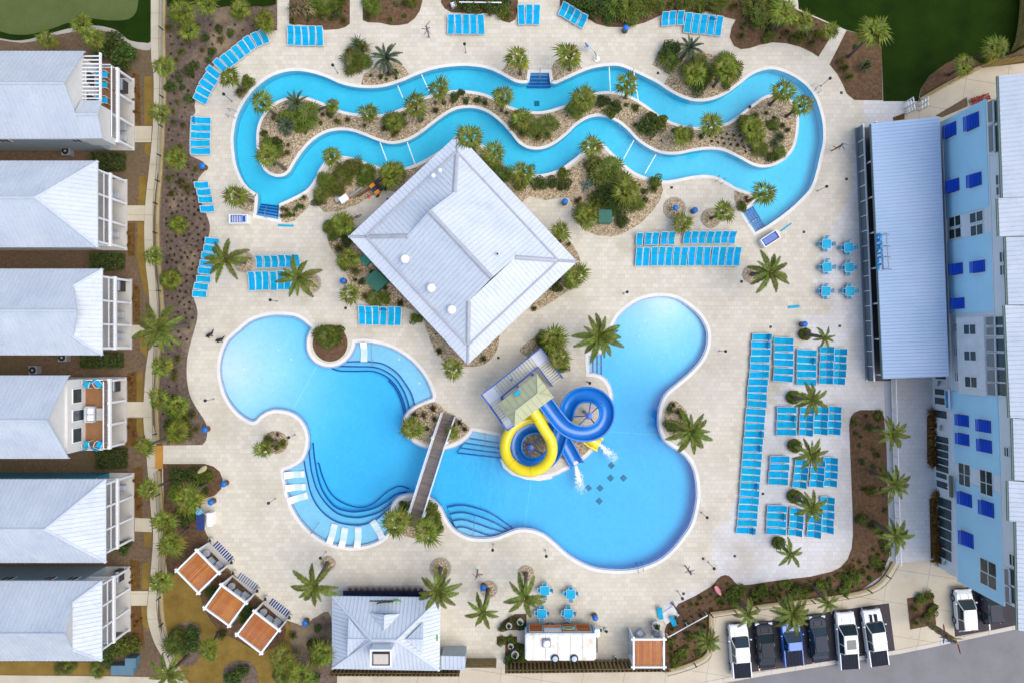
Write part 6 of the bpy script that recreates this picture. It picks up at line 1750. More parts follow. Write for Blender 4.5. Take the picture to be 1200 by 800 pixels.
# ------------------------------------------------------------------ vehicles
TYRE = M('tyre rubber', (.012, .012, .013), .8); RIM = M('alloy rim', (.35, .36, .37), .3, metal=.8)
CGLASS = M('car glass', (.02, .035, .04), .05, var=.2, spec=.7)
LAMPW = M('headlamp', (.55, .57, .60), .15); LAMPR = M('tail lamp', (.30, .01, .01), .2)
BEDC = M('black bed cover', (.014, .018, .03), .7, var=.3, scale=3, spec=.15)
def car(label, rear_front, paint, kind, group=None):
    """nose towards +Y; rear_front = ground pixel points of tail and nose centre"""
    (ra, rb), (fa, fb) = rear_front
    R_, F_ = P(ra, rb, 0), P(fa, fb, 0); c = (R_ + F_) / 2; Lc_ = (F_ - R_).length
    rz = atan2((F_ - R_).y, (F_ - R_).x) - pi / 2
    t = thing('parked_car' if kind != 'truck' else 'pickup_truck', label, 'car' if kind != 'truck' else 'pickup', (c.x, c.y, 0), rz, group)
    W = 1.96 if kind == 'truck' else 1.84; hL = Lc_ / 2
    belt = 1.12 if kind == 'truck' else .98; top = 1.90 if kind == 'truck' else (1.70 if kind == 'suv' else 1.46)
    # body: lofted sections along the length
    def sec(y, w, zb, zt, cr_=.14):
        h = w / 2
        return [(-h + .06, y, zb), (h - .06, y, zb), (h, y, zb + .12), (h, y, zt - cr_), (h - cr_ * .8, y, zt), (-h + cr_ * .8, y, zt), (-h, y, zt - cr_), (-h, y, zb + .12)]
    hood = hL - (1.35 if kind == 'truck' else 1.15); zt_h = belt - .02
    if kind == 'truck': ends = [(0, .92), (.06, .97), (.3, 1.0)]; nose = [(.6, .985, .06), (.3, .955, .12), (.12, .90, .19), (.03, .80, .28), (0, .72, .36)]
    else: ends = [(0, .62), (.05, .74), (.16, .87), (.4, .965), (.8, 1.0)]; nose = [(.75, .975, .05), (.45, .93, .10), (.24, .86, .16), (.1, .76, .23), (.02, .62, .31), (0, .52, .38)]
    S_ = [sec(-hL + d, W * f, .42 - min(.12, d), belt - (.16 if kind == 'truck' else .22) * max(0, 1 - d / .35)) for d, f in ends] + [sec(0, W, .28, belt), sec(hood, W, .28, zt_h)] + [sec(hL - d, W * f, .28 + (.12 if d < .2 else 0), zt_h - z) for d, f, z in nose]
    mb = MB(); mb.loft(S_); body = mb.build('body', paint, t)
    # cabin
    y_ws0, y_ws1 = hood + .1, hood - .62
    if kind == 'truck': y_r1, y_r0 = -hL + 1.95, -hL + 1.80
    elif kind == 'suv': y_r1, y_r0 = -hL + .45, -hL + .12
    else: y_r1, y_r0 = -hL + 1.25, -hL + .62
    w0, w1 = W * .92, W * .74
    g = [(-w0 / 2, y_ws0), (w0 / 2, y_ws0), (w0 / 2, y_r0), (-w0 / 2, y_r0)]; u = [(-w1 / 2, y_ws1), (w1 / 2, y_ws1), (w1 / 2, y_r1), (-w1 / 2, y_r1)]
    mb = MB(); mb.loft([[(x, y, belt - .05) for x, y in reversed(g)], [(x, y, top - .06) for x, y in reversed(u)]]); cab = mb.build('windows', CGLASS, t)
    mb = MB(); rp = [(-w1 / 2 + .02, y_ws1 - .02), (w1 / 2 - .02, y_ws1 - .02), (w1 / 2 + .02, (y_ws1 + y_r1) / 2), (w1 / 2 - .02, y_r1 + .0), (-w1 / 2 + .02, y_r1 + .0), (-w1 / 2 - .02, (y_ws1 + y_r1) / 2)]
    mb.loft([[(x, y, top - .10) for x, y in reversed(rp)], [(x * .97, y, top - .03) for x, y in reversed(rp)], [(x * .85, y * .96 + .02, top) for x, y in reversed(rp)]]); rf = mb.build('roof', paint, t)
    ym_ = (y_ws1 + y_r1) / 2 - .1
    for (gx, gy), (ux, uy) in list(zip(g, u)) + [((q_ * w0 / 2, ym_), (q_ * w1 / 2, ym_)) for q_ in (-1, 1)]:
        mb = MB(); mb.tube([(gx, gy, belt - .03), (ux, uy, top - .06)], .045, 5); mb.build('pillar', paint, rf)
    if kind == 'truck':
        yb0, yb1 = -hL + .10, -hL + 1.72
        mb = MB(); mb.bbox((0, (yb0 + yb1) / 2, belt + .03), (W * .86, yb1 - yb0, .08), .03)
        for k in range(5): mb.box((-W * .34 + W * .17 * k, (yb0 + yb1) / 2, belt + .08), (.03, yb1 - yb0 - .1, .02))
        mb.build('bed_cover', BEDC, t)
        mb = MB()
        for s_ in (-1, 1): mb.box((s_ * W * .465, (yb0 + yb1) / 2, belt + .04), (.09, yb1 - yb0, .07))
        mb.build('bed_rail', paint, t)
    for s_ in (-1, 1):
        for y in (hL - .95, -hL + 1.05):
            mb = MB(); mb.tube([(s_ * (W / 2 - .22), y, .36), (s_ * (W / 2 + .02), y, .36)], .36, 16); w_ = mb.build('wheel', TYRE, t)
            mb = MB(); mb.tube([(s_ * (W / 2 - .1), y, .36), (s_ * (W / 2 + .03), y, .36)], .23, 12); mb.build('rim', RIM, w_)
        mb = MB(); mb.bbox((s_ * (W / 2 + .12), y_ws0 - .25, belt + .10), (.2, .12, .15), .03); mb.build('mirror', paint, t)
        mb = MB(); mb.bbox((s_ * W * .36, hL - .14, zt_h - .28), (.42, .26, .13), .04); mb.build('headlight', LAMPW, t)
        mb = MB(); mb.bbox((s_ * W * .41, -hL + .05, belt - .22), (.16, .14, .3), .03); mb.build('tail_light', LAMPR, t)
        mb = MB(); mb.box((s_ * (W / 2 + .004), (y_ws0 + y_r0) / 2 + .2, belt - .16), (.015, .2, .03)); mb.build('door_handle', RIM, t)
    mb = MB(); mb.bbox((0, hL - .05, .52), (W * .72, .16, .26), .04); mb.build('front_bumper', DARKM, t)
    mb = MB(); mb.box((0, hL - .03, zt_h - .36), (W * .42, .1, .16)); mb.build('grille', DARKM, t)
    mb = MB(); mb.bbox((0, -hL + .02, .52), (W * .8, .14, .2), .03); mb.build('rear_bumper', DARKM, t)
    for s_ in (-1, 1):
        mb = MB(); mb.box((s_ * W * .22, (hood + hL - .4) / 2, zt_h + .005), (.05, hL - hood - .55, .02)); mb.build('bonnet_crease', paint, t)
    mb = MB(); mb.box((0, y_ws0 + .04, belt + .0), (W * .78, .1, .03)); mb.build('cowl', DARKM, t)
    return t, (W, hL, top, y_ws1, y_r1, zt_h, hood)
CW = M('white car paint', (.70, .71, .72), .25, var=.03, coat=.6); CW2 = M('silver white car paint', (.62, .64, .66), .25, var=.03, coat=.6)
CN = M('dark slate car paint', (.014, .019, .030), .4, var=.1, spec=.12, coat=.08); CN2 = M('graphite car paint', (.022, .030, .050), .4, var=.1, spec=.12, coat=.08); CB_ = M('bright blue car paint', (.012, .13, .52), .22, coat=.7)
car('white pickup with black bed cover parked beside the palm bed corner', ((866.5,789),(861.5,727)), CW, 'truck')
car('dark slate saloon parked between white and blue pickups', ((896,778),(892,726)), CN, 'sedan')
car('bright blue pickup with ribbed grey bed cover under the leafy palm', ((926.5,775),(921.5,721)), CB_, 'truck')
car('graphite saloon parked beside the blue pickup', ((958,771),(953.5,718)), CN2, 'sedan')
t, dm = car('white pickup with large dark sunroof', ((990.5,779),(985.5,713)), CW2, 'truck')
mb = MB(); mb.bbox((0, (dm[3] + dm[4]) / 2, dm[2] + .005), (.95, .95, .03), .02); mb.build('sunroof', CGLASS, t)
t, dm = car('white pickup with dark bonnet stripes at the end of the row', ((1025,775),(1016,710)), CW, 'truck')
for s_ in (-1, 1):
    mb = MB(); mb.bbox((s_ * .24, dm[6] + .55, dm[5] + .0), (.3, .75, .04), .02); mb.build('bonnet_stripe', BEDC, t)
car('white saloon parked alone against the hotel wall', ((1127,735.5),(1123.5,687)), CW, 'suv')
car('dark slate car half hidden by the hotel wall', ((1157,727),(1153,681)), CN2, 'suv')

# ------------------------------------------------------------------ small objects about the deck
def cabinet(label, a, b, sx, sy, sz, mat, rz=0, z=0.0, name='utility_cabinet'):
    p = P(a, b, z); t = thing(name, label, 'cabinet', p, rz)
    mb = MB(); mb.bbox((0, 0, sz / 2), (sx, sy, sz), .05); mb.build('box', mat, t)
    mb = MB(); mb.bbox((0, 0, sz + .05), (sx + .1, sy + .1, .1), .04); mb.build('lid', mat, t)
    mb = MB(); mb.box((0, sy / 2 + .02, sz * .55), (sx * .4, .03, sz * .5)); mb.build('door', mat, t)
    return t
cabinet('square green transformer box on the gravel bed', 708, 255.5, 1.3, 1.3, .9, GREENB)
GREEN2 = M('mid green plastic', (.02, .20, .14), .5)
cabinet('large dark green container tucked under the pavilion eave', 444, 330, 1.5, 1.7, 1.3, GREENB, radians(45))
cabinet('small green box beside the pavilion wall', 431, 305, .9, .9, .9, GREEN2, radians(45))
BG = M('blue grey cabinet', (.09, .17, .22), .5)
cabinet('long blue grey utility cabinet at the walk corner', 149, 780, 2.2, .9, .9, BG); cabinet('small blue grey utility cabinet behind the long one', 159, 771, 1.0, .9, 1.0, BG)
ACM = M('air conditioner grey', (.28, .29, .30), .6)
for lb, a, b in (('between the first two cottages', 82, 179.5), ('above the open balcony cottage', 44, 433), ('below the small gable cottage', 78, 418.5), ('below the teal cottage side', 24, 668)):
    p = P(a, b, 0); t = thing('air_conditioner', 'grey air conditioner unit ' + lb, 'air conditioner', p)
    mb = MB(); mb.bbox((0, 0, .4), (.85, .85, .8), .05); mb.build('casing', ACM, t)
    mb = MB(); mb.lathe((0, 0, .8), [(.36, 0), (.36, .04), (.3, .05)], 16); mb.build('fan_guard', DARKM, t)
    mb = MB(); mb.lathe((0, 0, .84), [(.14, 0), (.1, .03)], 10); mb.build('hub', ACM, t)
# striped lifeguard rescue bench carts
def rescue_cart(label, a, b, rz, stripe):
    p = P(a, b, 0); t = thing('towel_cart', label, 'cart', p, rz)
    mb = MB()
    for sx in (-1, 1): mb.bbox((sx * .92, 0, .4), (.14, .95, .8), .04)
    for sy in (-1, 1): mb.bbox((0, sy * .44, .4), (1.9, .10, .78), .03)
    mb.box((0, 0, .2), (1.8, .85, .1)); mb.build('tub', WHITEP, t)
    mb = MB(); mb.bbox((.0, 0, .5), (1.6, .74, .3), .08); mb.build('lining', BLUEP if not stripe else WHITEP, t)
    if stripe:
        for k in range(7): mb = MB(); mb.bbox((-.7 + k * .17, 0, .67), (.09, .72, .06), .02); mb.build('stripe', BLUEP, t)
        mb = MB(); mb.bbox((.55, 0, .68), (.3, .6, .1), .05); mb.build('float', BLUEP, t)
rescue_cart('white tub of blue striped floats by the left river steps', 282.5, 258, 0, True)
rescue_cart('white tub with royal blue lining by the right river steps', 900, 281, radians(33), False)
mb = MB(); mb.bbox((0, 0, .03), (1.4, .16, .06), .02); o = mb.build('rescue_board', TURQ, loc=P(921, 266.5, 0), rot=(0, 0, radians(36))); tagit(o, 'narrow turquoise rescue board beside the royal blue tub', 'board')
mb = MB(); mb.bbox((0, 0, .03), (1.6, .22, .06), .02); o = mb.build('rescue_board', TURQ, loc=P(335, 264.5, 0), rot=(0, 0, -.03)); tagit(o, 'flat turquoise board lying below the left river steps', 'board')
mb = MB(); mb.bbox((0, 0, .03), (1.2, .28, .06), .02); o = mb.build('rescue_board', TURQ, loc=P(930, 359.5, 0), rot=(0, 0, .1)); tagit(o, 'short turquoise board lying between grill tables and hedge palm', 'board')
# canopy towel stand
p = P(248, 606, 0); t = thing('towel_stand', 'navy roofed towel stand with pale blue balloon by the palm bed', 'stand', p)
mb = MB(); mb.bbox((-.35, 0, 1.9), (.85, 1.6, .1), .04); mb.build('canopy', NAVY, t)
for sx in (-.7, 0):
    for sy in (-.7, .7): mb = MB(); mb.box((sx, sy, .95), (.06, .06, 1.9)); mb.build('post', WHITE, t)
mb = MB(); mb.bbox((.12, 0, .5), (.55, 1.4, 1.0), .05); mb.build('cart', WHITEP, t)
mb = MB(); mb.lathe((-.5, 1.1, 1.6), [(.1, 0), (.32, .2), (.36, .42), (.2, .66)], 12); mb.build('balloon', M('sky blue vinyl', (.10, .42, .70), .3), t)
# surfboards
def surfboard(label, a, b, L_, w, rz, mat, tilt=.0, z=.5, stripe=None):
    mb = MB(); n = 14; rings = []
    for k in range(n + 1):
        t_ = k / n; ww = w / 2 * max(.02, sin(pi * min(1, max(0, t_))) ** .55); y = -L_ / 2 + L_ * t_; th = .045 * max(.1, sin(pi * t_)); zz = .12 * (2 * t_ - 1) ** 4
        rings.append([(-ww, y, zz), (-ww * .6, y, zz - th), (ww * .6, y, zz - th), (ww, y, zz), (ww * .6, y, zz + th), (-ww * .6, y, zz + th)])
    mb.loft(rings); p = P(a, b, z)
    t = thing('surfboard', label, 'surfboard', p); t.rotation_euler = (tilt, 0, rz)
    mb.build('board', mat, t, smooth=True)
    m2 = MB(); m2.box((0, 0, .05), (.03, L_ * .8, .012)); m2.build('stringer', stripe or WHITE, t)
    m2 = MB(); m2.add([(0, -L_ * .4, -.03), (0, -L_ * .32, -.03), (0, -L_ * .42, -.25), (.02, -L_ * .4, -.03), (.02, -L_ * .32, -.03), (.02, -L_ * .42, -.25)], [(0, 1, 2), (5, 4, 3), (0, 3, 4, 1), (1, 4, 5, 2), (2, 5, 3, 0)]); m2.build('fin', DARKM, t)
surfboard('pale yellow surfboard standing in the palm bed by the corridor', 237.5, 549.5, 1.9, .55, radians(-57), M('pale yellow board', (.62, .56, .25), .3), .5, .9)
surfboard('coral pink surfboard leaning on the red edged bed', 841, 691, 1.5, .55, radians(33), M('coral board', (.72, .22, .22), .3), .35, .4)
surfboard('teal and orange surfboard leaning by the hotel entrance', 1099.5, 449, 2.0, .6, radians(82), M('teal orange board', (.55, .16, .03), .35, col2=(.03, .38, .40), scale=1.1), .95, 1.1)
surfboard('yellow and grey surfboard leaning on the hotel front', 1102, 500.5, 2.0, .6, radians(78), M('yellow grey board', (.55, .50, .02), .35, col2=(.10, .12, .14), scale=1.1), .95, 1.1)
surfboard('turquoise surfboard at the lower hotel corner', 1107, 659, 1.7, .55, radians(60), M('turquoise yellow board', (.03, .36, .45), .35, col2=(.40, .36, .04), scale=1.3), .9, 1.0)
# shower, goal frame, poles
p = P(699, 69.5, 0); t = thing('pool_lift', 'white pool lift arm with round base on the river bank', 'pool lift', p)
mb = MB(); mb.lathe((0, 0, 0), [(.32, 0), (.32, .1), (.18, .16), (.1, .5)], 14); mb.build('base', WHITEP, t)
mb = MB(); mb.tube([(0, 0, .4), (-.35, .35, 1.1), (-.75, .75, 1.25)], .05, 6); mb.build('arm', GREYM, t)
mb = MB(); mb.bbox((-.95, .9, .8), (.5, .5, .1), .03, radians(45)); mb.box((-1.1, 1.05, 1.1), (.08, .5, .5), radians(45)); mb.build('seat', M('pale blue seat', (.40, .48, .60), .5), t)
p = P(555, 8.5, 0); t = thing('goal_frame', 'white pipe goal frame standing in the clipped hedge bed', 'goal', p)
for x in (-1.2, 0, 2.6): mb = MB(); mb.tube([(x, 0, 0), (x, 0, 1.1)], .05, 6); mb.build('post', WHITEP, t)
mb = MB(); mb.tube([(-1.4, 0, 1.1), (2.9, -.05, 1.1)], .06, 6); mb.build('bar', WHITEP, t)
p = P(532, 7.5, 0); t = thing('white_chair', 'small white garden seat beside the pipe frame', 'chair', p, .3)
obj('frame', ARMC, t); obj('cushion', CUSH, t); t.scale = (.8, .8, .8)
p = P(787, 729, 0)
def ellip_board(nm, lb, a, b, mat, L_, w, rz):
    mb = MB(); pr = [(-L_ / 2, .30), (-L_ * .25, .22), (0, .16), (L_ * .2, .24), (L_ / 2, .52)]
    mb.loft([[(-w / 2, y, z), (w / 2, y, z), (w / 2, y, z + .06), (-w / 2, y, z + .06)] for y, z in pr])
    t = thing(nm, lb, 'lounger', P(a, b, 0), rz); mb.build('shell', mat, t)
    m2 = MB(); m2.box((0, -L_ * .3, .13), (w * .8, .06, .26)); m2.box((0, L_ * .25, .14), (w * .8, .06, .28)); m2.build('foot', WHITEP, t)
ellip_board('rocking_lounger', 'turquoise curved lounger beside the cabana planter', 773, 716.5, TURQ, 1.3, .5, radians(10))
ellip_board('rocking_lounger', 'turquoise curved lounger at the bed edge by the white table', 788, 725.5, TURQ, 1.1, .5, radians(22))
for lb, a, b, sc, mt_ in [('large pale planter pot between cabana and turquoise loungers',767.5,729,1.9,'w'),('round pale pot by the trailer corner',703,735,1.0,'w'),('grey pot with plant by the trailer',709.5,736.5,1.0,'w'),('white round pot at the fence by the cabana',721,769,.9,'w'),('grey urn in the small garden by the trailer',596.5,730,1.3,'w'),('tall grey urn in the small garden by the trailer',609.5,725.5,1.4,'w'),('white urn in the lower small garden',603.5,763,1.6,'w'),('blue grey urn in the lower small garden',598.5,754,1.2,'w')]:
    put('planter_pot', lb, 'pot', P(a, b, 0), RND.uniform(0, 6), [('pot', POT), ('plant', POTPL)], None, sc)
p = P(788, 706, 0); t = thing('leaning_pole', 'dark timber post leaning at the bed edge', 'post', p); mb = MB(); mb.tube([(0, 0, 0), (.25, -.3, 2.6)], .07, 6); mb.build('shaft', DARKM, t); mb = MB(); mb.lathe((.0, 0, 0), [(.2, 0), (.2, .08), (.08, .14)], 8); mb.build('foot', GREYM, t)
a, b = P(783, 746, 1.1), P(829, 720.5, 1.1); t = thing('white_barrier', 'slim white pole barrier crossing the mulch bed', 'barrier', (a.x, a.y, 0)); mb = MB((a.x, a.y, 0)); mb.tube([a, b], .06, 6); mb.build('pole', WHITEP, t)
for q in (a, (a + b) / 2, b): mb = MB((a.x, a.y, 0)); mb.tube([Vector((q.x, q.y, 0)), q], .05, 6); mb.build('post', WHITEP, t)
mb = MB(); mb.bbox((0, 0, .05), (1.7, 1.2, .08), .03, radians(35)); o = mb.build('paver_pad', COPE, loc=P(784.5, 720, 0)); tagit(o, 'pale concrete pad under the turquoise lounger by the bed', 'pad')
# ring of stone round solitary palms and plants: stone kerb
mb = MB(); n = 20
for k in range(n):
    a = 2 * pi * k / n; mb.box((cos(a) * .95, sin(a) * .95, .04), (.2, .26, .08), a)
RING = mb.mesh('stone_ring', M('ring stones', (.36, .31, .24), .8, var=.3, scale=4))
mb = MB(); mb.lathe((0, 0, 0), [(.9, .02), (.88, .05), (.3, .08)], 18); RINGS = mb.mesh('gravel_fill', GRAVEL)
def ring(lb, a, b, sc):
    t = put('tree_ring', lb, 'tree ring', P(a, b, 0), 0, [('stone_ring', RING), ('gravel_fill', RINGS)], None, sc)
for lb, a, b, sc in [('beside the stepped chairs',286,307,1.05),('right of the seven loungers',364.5,332,1.0),('above the middle cabana',384.5,659.5,.75),('left of the bar stools end',516.5,665.5,1.05),('beside the shop bin',573,690,.85),('above the trailer tables',616.5,671.5,.8),('by the lone lounger row palm',881,321.5,.9),('below the right river bank',833,256,.95),('around the blue barrel planter',790.5,244.5,1.1)]:
    ring('round stone ring at a palm foot ' + lb if 'barrel' not in lb else 'round grey stone ring ' + lb, a, b, sc)
put('blue_planter', 'blue barrel planter inside the grey stone ring', 'planter', P(789.5, 245.5, 0), 0, [('barrel', BL), ('plant', POTPL)])
# handrails by the pool
def handrail(label, a, b, L_=.9):
    pa, pb = P(*a, 0), P(*b, 0); t = thing('pool_handrail', label, 'handrail', pa, 0, 'pool handrails')
    for k in (0,):
        mb = MB(pa); mb.tube([pa, pa + Vector((0, 0, .85)), lr(pa, pb, .5) + Vector((0, 0, .9)), pb + Vector((0, 0, .55)), pb + Vector((0, 0, -.5))], .03, 6); mb.build('rail', GREYM, t)
        mb = MB(pa); mb.lathe(pa, [(.07, 0), (.07, .02)], 8); mb.build('flange', GREYM, t)
for lb, a, b in [('bent steel handrail at the left river steps',(313,256),(315,243)),('bent steel handrail at the upper river steps',(633,83),(632,95)),('bent steel handrail at the right river steps',(878,262),(888,255)),('bent steel handrail at the planter ledge',(437,402),(437,428)),('bent steel handrail on the curved ledge below the white loungers',(366,623),(373,613)),('bent steel handrail at the steps beside the tower',(569,508),(568,524)),('bent steel handrail at the curved steps by the bridge',(555,627),(556,606)),('bent steel handrail at the steps under the big palm',(690,426),(704,427)),('ladder rail at the deep pool curve',(747,668),(746,660)),('second ladder rail at the deep pool curve',(753,667),(752,659)),('ladder rail at the left river bend',(270,130),(278,132)),('second ladder rail at the left river bend',(268,137),(276,139)),('ladder rail on the right river bank',(956,104),(951,101)),('second ladder rail on the right river bank',(959,109),(954,107)),('ladder rail at the lower river bank',(839,213),(842,207)),('second ladder rail at the lower river bank',(845,216),(848,210))]: handrail(lb, a, b)
# works corner by the pavilion
p = P(443, 221, 0); t = thing('utility_cart', 'orange and black utility cart by the pavilion', 'cart', p, radians(38))
for s_ in (-1, 1): mb = MB(); mb.bbox((-.3, s_ * .42, .5), (.6, .42, .5), .06); mb.build('tank', M('orange plastic', (.72, .24, .01), .4), t)
mb = MB(); mb.bbox((.55, 0, .55), (.9, 1.1, .6), .06); mb.build('hopper', DARKM, t); mb = MB(); mb.bbox((-.3, 0, .5), (.7, .3, .4), .05); mb.build('body', NAVY, t)
for s_ in (-1, 1):
    for x in (-.5, .6): mb = MB(); mb.tube([(x, s_ * .62, .2), (x, s_ * .72, .2)], .2, 10); mb.build('wheel', TYRE, t)
for k, (a, b, mt_) in enumerate([((410,231),(439,210), GREYM),((414,231.5),(440,213.5), WOOD),((420,230),(437,219), M('dark plank', (.10, .06, .04), .8))]):
    q0, q1 = P(*a, .2), P(*b, .2); mb = MB(); mb.ribbon([q0, q1], .22, .18); o = mb.build('timber_stack', mt_); tagit(o, ('grey board leaning along the works corner', 'tan board stacked beside the grey board', 'dark short plank beside the orange cart')[k], 'board')
cabinet('white cool box at the end of the stacked boards', 404.5, 234.5, .85, .6, .6, WHITEP, radians(35), name='cool_box')
cabinet('small pale crate beside the white cool box', 397, 235, .5, .4, .45, ACM, radians(20), name='crate')
CONE = M('cone orange', (.75, .12, .02), .5)
for lb, a, b in (('orange cone beside the white cool box', 411, 233), ('orange cone next to the orange cart', 432, 230.5)):
    t = thing('traffic_cone', lb, 'cone', P(a, b, 0)); mb = MB(); mb.lathe((0, 0, .04), [(.13, 0), (.03, .45)], 10); mb.build('cone', CONE, t); mb = MB(); mb.box((0, 0, .02), (.34, .34, .04)); mb.build('base', CONE, t)
t = thing('bicycle', 'dark red bicycle leaning near the pavilion wall', 'bicycle', P(416, 257, 0), radians(30))
for x in (-.5, .5):
    mb = MB(); mb.tube([(x + .33 * cos(2 * pi * k / 14), 0, .34 + .33 * sin(2 * pi * k / 14)) for k in range(15)], .03, 5); mb.build('wheel', TYRE, t)
mb = MB(); mb.tube([(-.5, 0, .34), (0, 0, .34), (.4, 0, .8), (-.15, 0, .8), (-.5, 0, .36), (-.15, 0, .82), (0, 0, .36)], .03, 5); m2 = MB(); m2.tube([(.38, 0, 1.0), (.4, 0, .85), (.5, 0, .34)], .03, 5); m2.build('fork', DARKM, t); mb.build('frame', M('dark red paint', (.16, .02, .02), .4), t)
mb = MB(); mb.bbox((-.2, 0, .92), (.25, .14, .06), .02); mb.build('saddle', DARKM, t); mb = MB(); mb.tube([(.4, -.28, 1.0), (.38, 0, 1.0), (.4, .28, 1.0)], .02, 5); mb.build('handlebar', DARKM, t)
# dark bird-like sculptures by the beach pool
def heron(label, a, b, rz):
    t = thing('bronze_sculpture', label, 'sculpture', P(a, b, 0), rz)
    mb = MB(); mb.tube([(-.45, 0, .35), (-.2, 0, .5), (.1, 0, .5), (.35, .05, .55), (.62, .25, .7)], [.04, .17, .19, .1, .05], 8); mb.build('body', DARKM, t)
    for x, y in ((-.25, .14), (-.25, -.14), (.15, .14), (.15, -.14)): mb = MB(); mb.tube([(x, y * .6, .45), (x - .04, y * 1.5, 0)], [.06, .035], 6); mb.build('leg', DARKM, t)
    mb = MB(); mb.tube([(.55, .2, .68), (.75, .3, .72)], [.07, .03], 6); mb.build('head', DARKM, t)
heron('dark four legged sculpture standing away from the beach pool edge', 247.5, 392.5, radians(25)); heron('dark four legged sculpture nearest the beach pool edge', 259, 398.5, radians(10))
# balcony furniture of the open cottage
bx = d4
def bal(x, y, z=3.08): return (x, y, z)
pF, y0_, y1_ = d4[2], d4[3], d4[4]
for lb, dx, dy, rz in (('turquoise balcony chair beside the upper railing', -1.9, -1.0, radians(160)), ('turquoise balcony chair in the upper front corner', -.7, -.95, radians(215)), ('turquoise balcony chair beside the lower railing', -1.9, None, radians(10)), ('turquoise balcony chair in the lower front corner', -.65, None, radians(-20))):
    yy = y1_ + dy if dy is not None else y0_ + 1.0
    put('balcony_chair', lb + ' of the open cottage', 'chair', (pF + dx, yy, 3.08), rz, [('seat', CS), ('backrest', CB), ('frame', CL)], None, 1.5)
t = thing('balcony_sofa', 'pale two seat sofa in the middle of the open cottage balcony', 'sofa', (pF - 1.7, d4[5], 3.08), -pi / 2)
mb = MB(); mb.bbox((0, 0, .2), (1.5, .8, .4), .05); mb.bbox((0, -.36, .5), (1.5, .2, .5), .05)
for s_ in (-1, 1): mb.bbox((s_ * .74, 0, .4), (.14, .8, .5), .04)
mb.build('frame', M('pale grey wicker', (.42, .44, .46), .8), t)
for s_ in (-1, 1): mb = MB(); mb.bbox((s_ * .34, .05, .46), (.62, .6, .14), .05); mb.build('cushion', M('white cushion', (.70, .70, .69), .8), t)
t = thing('coffee_table', 'pale slatted coffee table before the balcony sofa', 'table', (pF - .75, d4[5], 3.08), 0)
mb = MB(); mb.bbox((0, 0, .38), (.7, 1.2, .06), .02); mb.build('table_top', M('pale taupe', (.36, .35, .32), .7), t); mb = MB()
for sx in (-.28, .28):
    for sy in (-.5, .5): mb.box((sx, sy, .18), (.06, .06, .36))
mb.build('leg', M('pale taupe', (.36, .35, .32), .7), t)
for dy in (-.6, -.0): pass
for lb, dy in (('turquoise chair under the pergola balcony slats', -1.4), ('turquoise chair in the middle of the pergola balcony', -2.4), ('navy chair at the lower end of the pergola balcony', -3.9)):
    put('balcony_chair', lb, 'chair', (d1[2] - 1.0, d1[4] + dy, 3.08), -pi / 2, [('seat', CS), ('backrest', CB), ('frame', CL)], None, 1.4)
# porch furniture on the ground floor
GR = M('black grill enamel', (.015, .015, .018), .3)
def grillthing(lb, x, y):
    t = thing('barbecue', lb, 'barbecue', (x, y, .16)); mb = MB(); mb.bbox((0, 0, .45), (.6, 1.2, .9), .05); mb.build('cart', GR, t); mb = MB(); mb.tube([(0, -.55, .95), (0, .55, .95)], .28, 12); mb.build('hood', GREYM, t)
grillthing('black barbecue on the porch of the open balcony cottage', d4[2] - .8, d4[4] - 1.3); grillthing('black barbecue on the porch of the pergola cottage', d1[2] - .8, d1[4] - 1.5); grillthing('black barbecue on the porch of the small gable cottage', d3[2] - .8, d3[4] - 1.2); grillthing('black barbecue on the porch of the clipped gable cottage', d6[2] - .8, d6[4] - 1.2)
WOODC = M('grey porch chair', (.18, .19, .20), .7)
for lb, d, dy in (('hip roofed cottage', d2, -2.2), ('hip roofed cottage', d2, -6.2), ('small gable cottage', d3, -4.2), ('small gable cottage', d3, -6.4), ('teal cottage', d5, -2.0), ('pergola cottage', d1, -5.6), ('pergola cottage', d1, -6.7)):
    put('porch_chair', 'grey chair on the ground porch of the ' + lb, 'chair', (d[2] - .9, d[4] + dy, .16), -pi / 2, [('frame', ARMC)], 'chairs on the porch of the ' + lb, .9)
# ------------------------------------------------------------------ plants
def frond_mesh(L_, seed, mat=FROND, lw=.185, n=34, rise=.45, drop=.75):
    rr = random.Random(seed); mb = MB(); path = []
    def at(t): return Vector((L_ * (.96 * t - .10 * t * t), 0, L_ * (rise * t - drop * t * t)))
    side = rr.uniform(-.12, .12)
    def pt(t): v = at(t); return Vector((v.x, side * L_ * t * t, v.z))
    pts = [pt(k / 6) for k in range(7)]
    mb.tube(pts, [.016, .014, .012, .01, .008, .006, .004], 4)
    for k in range(n):
        t = .10 + .89 * k / (n - 1); p = pt(t); tg = (pt(min(1, t + .03)) - pt(t - .03)).normalized()
        l = lw * (sin(pi * (.12 + .83 * t)) ** .7) * rr.uniform(.85, 1.1)
        for s_ in (-1, 1):
            sd = Vector((-tg.y, tg.x, 0)).normalized() * s_
            d = (sd * .80 + tg * (.55 + .35 * t) + Vector((0, 0, rr.uniform(-.35, .05)))).normalized()
            w = tg * .017
            m_ = p + d * l * .55 + Vector((0, 0, .02)); e = p + d * l + Vector((0, 0, -.10 * l))
            mb.add([p - w * .7, p + w * .7, m_ + w, m_ - w, e], [(0, 1, 2, 3), (3, 2, 4)])
    return mb.mesh('frond', mat)
FRONDS = [frond_mesh(1.0, s_) for s_ in range(4)]
CYCF = [frond_mesh(1.0, 20 + s_, foliage('cycad blue green', (.035, .06, .03), (.07, .10, .05), (.13, .165, .085)), .15, 30, .7, .85) for s_ in range(2)]
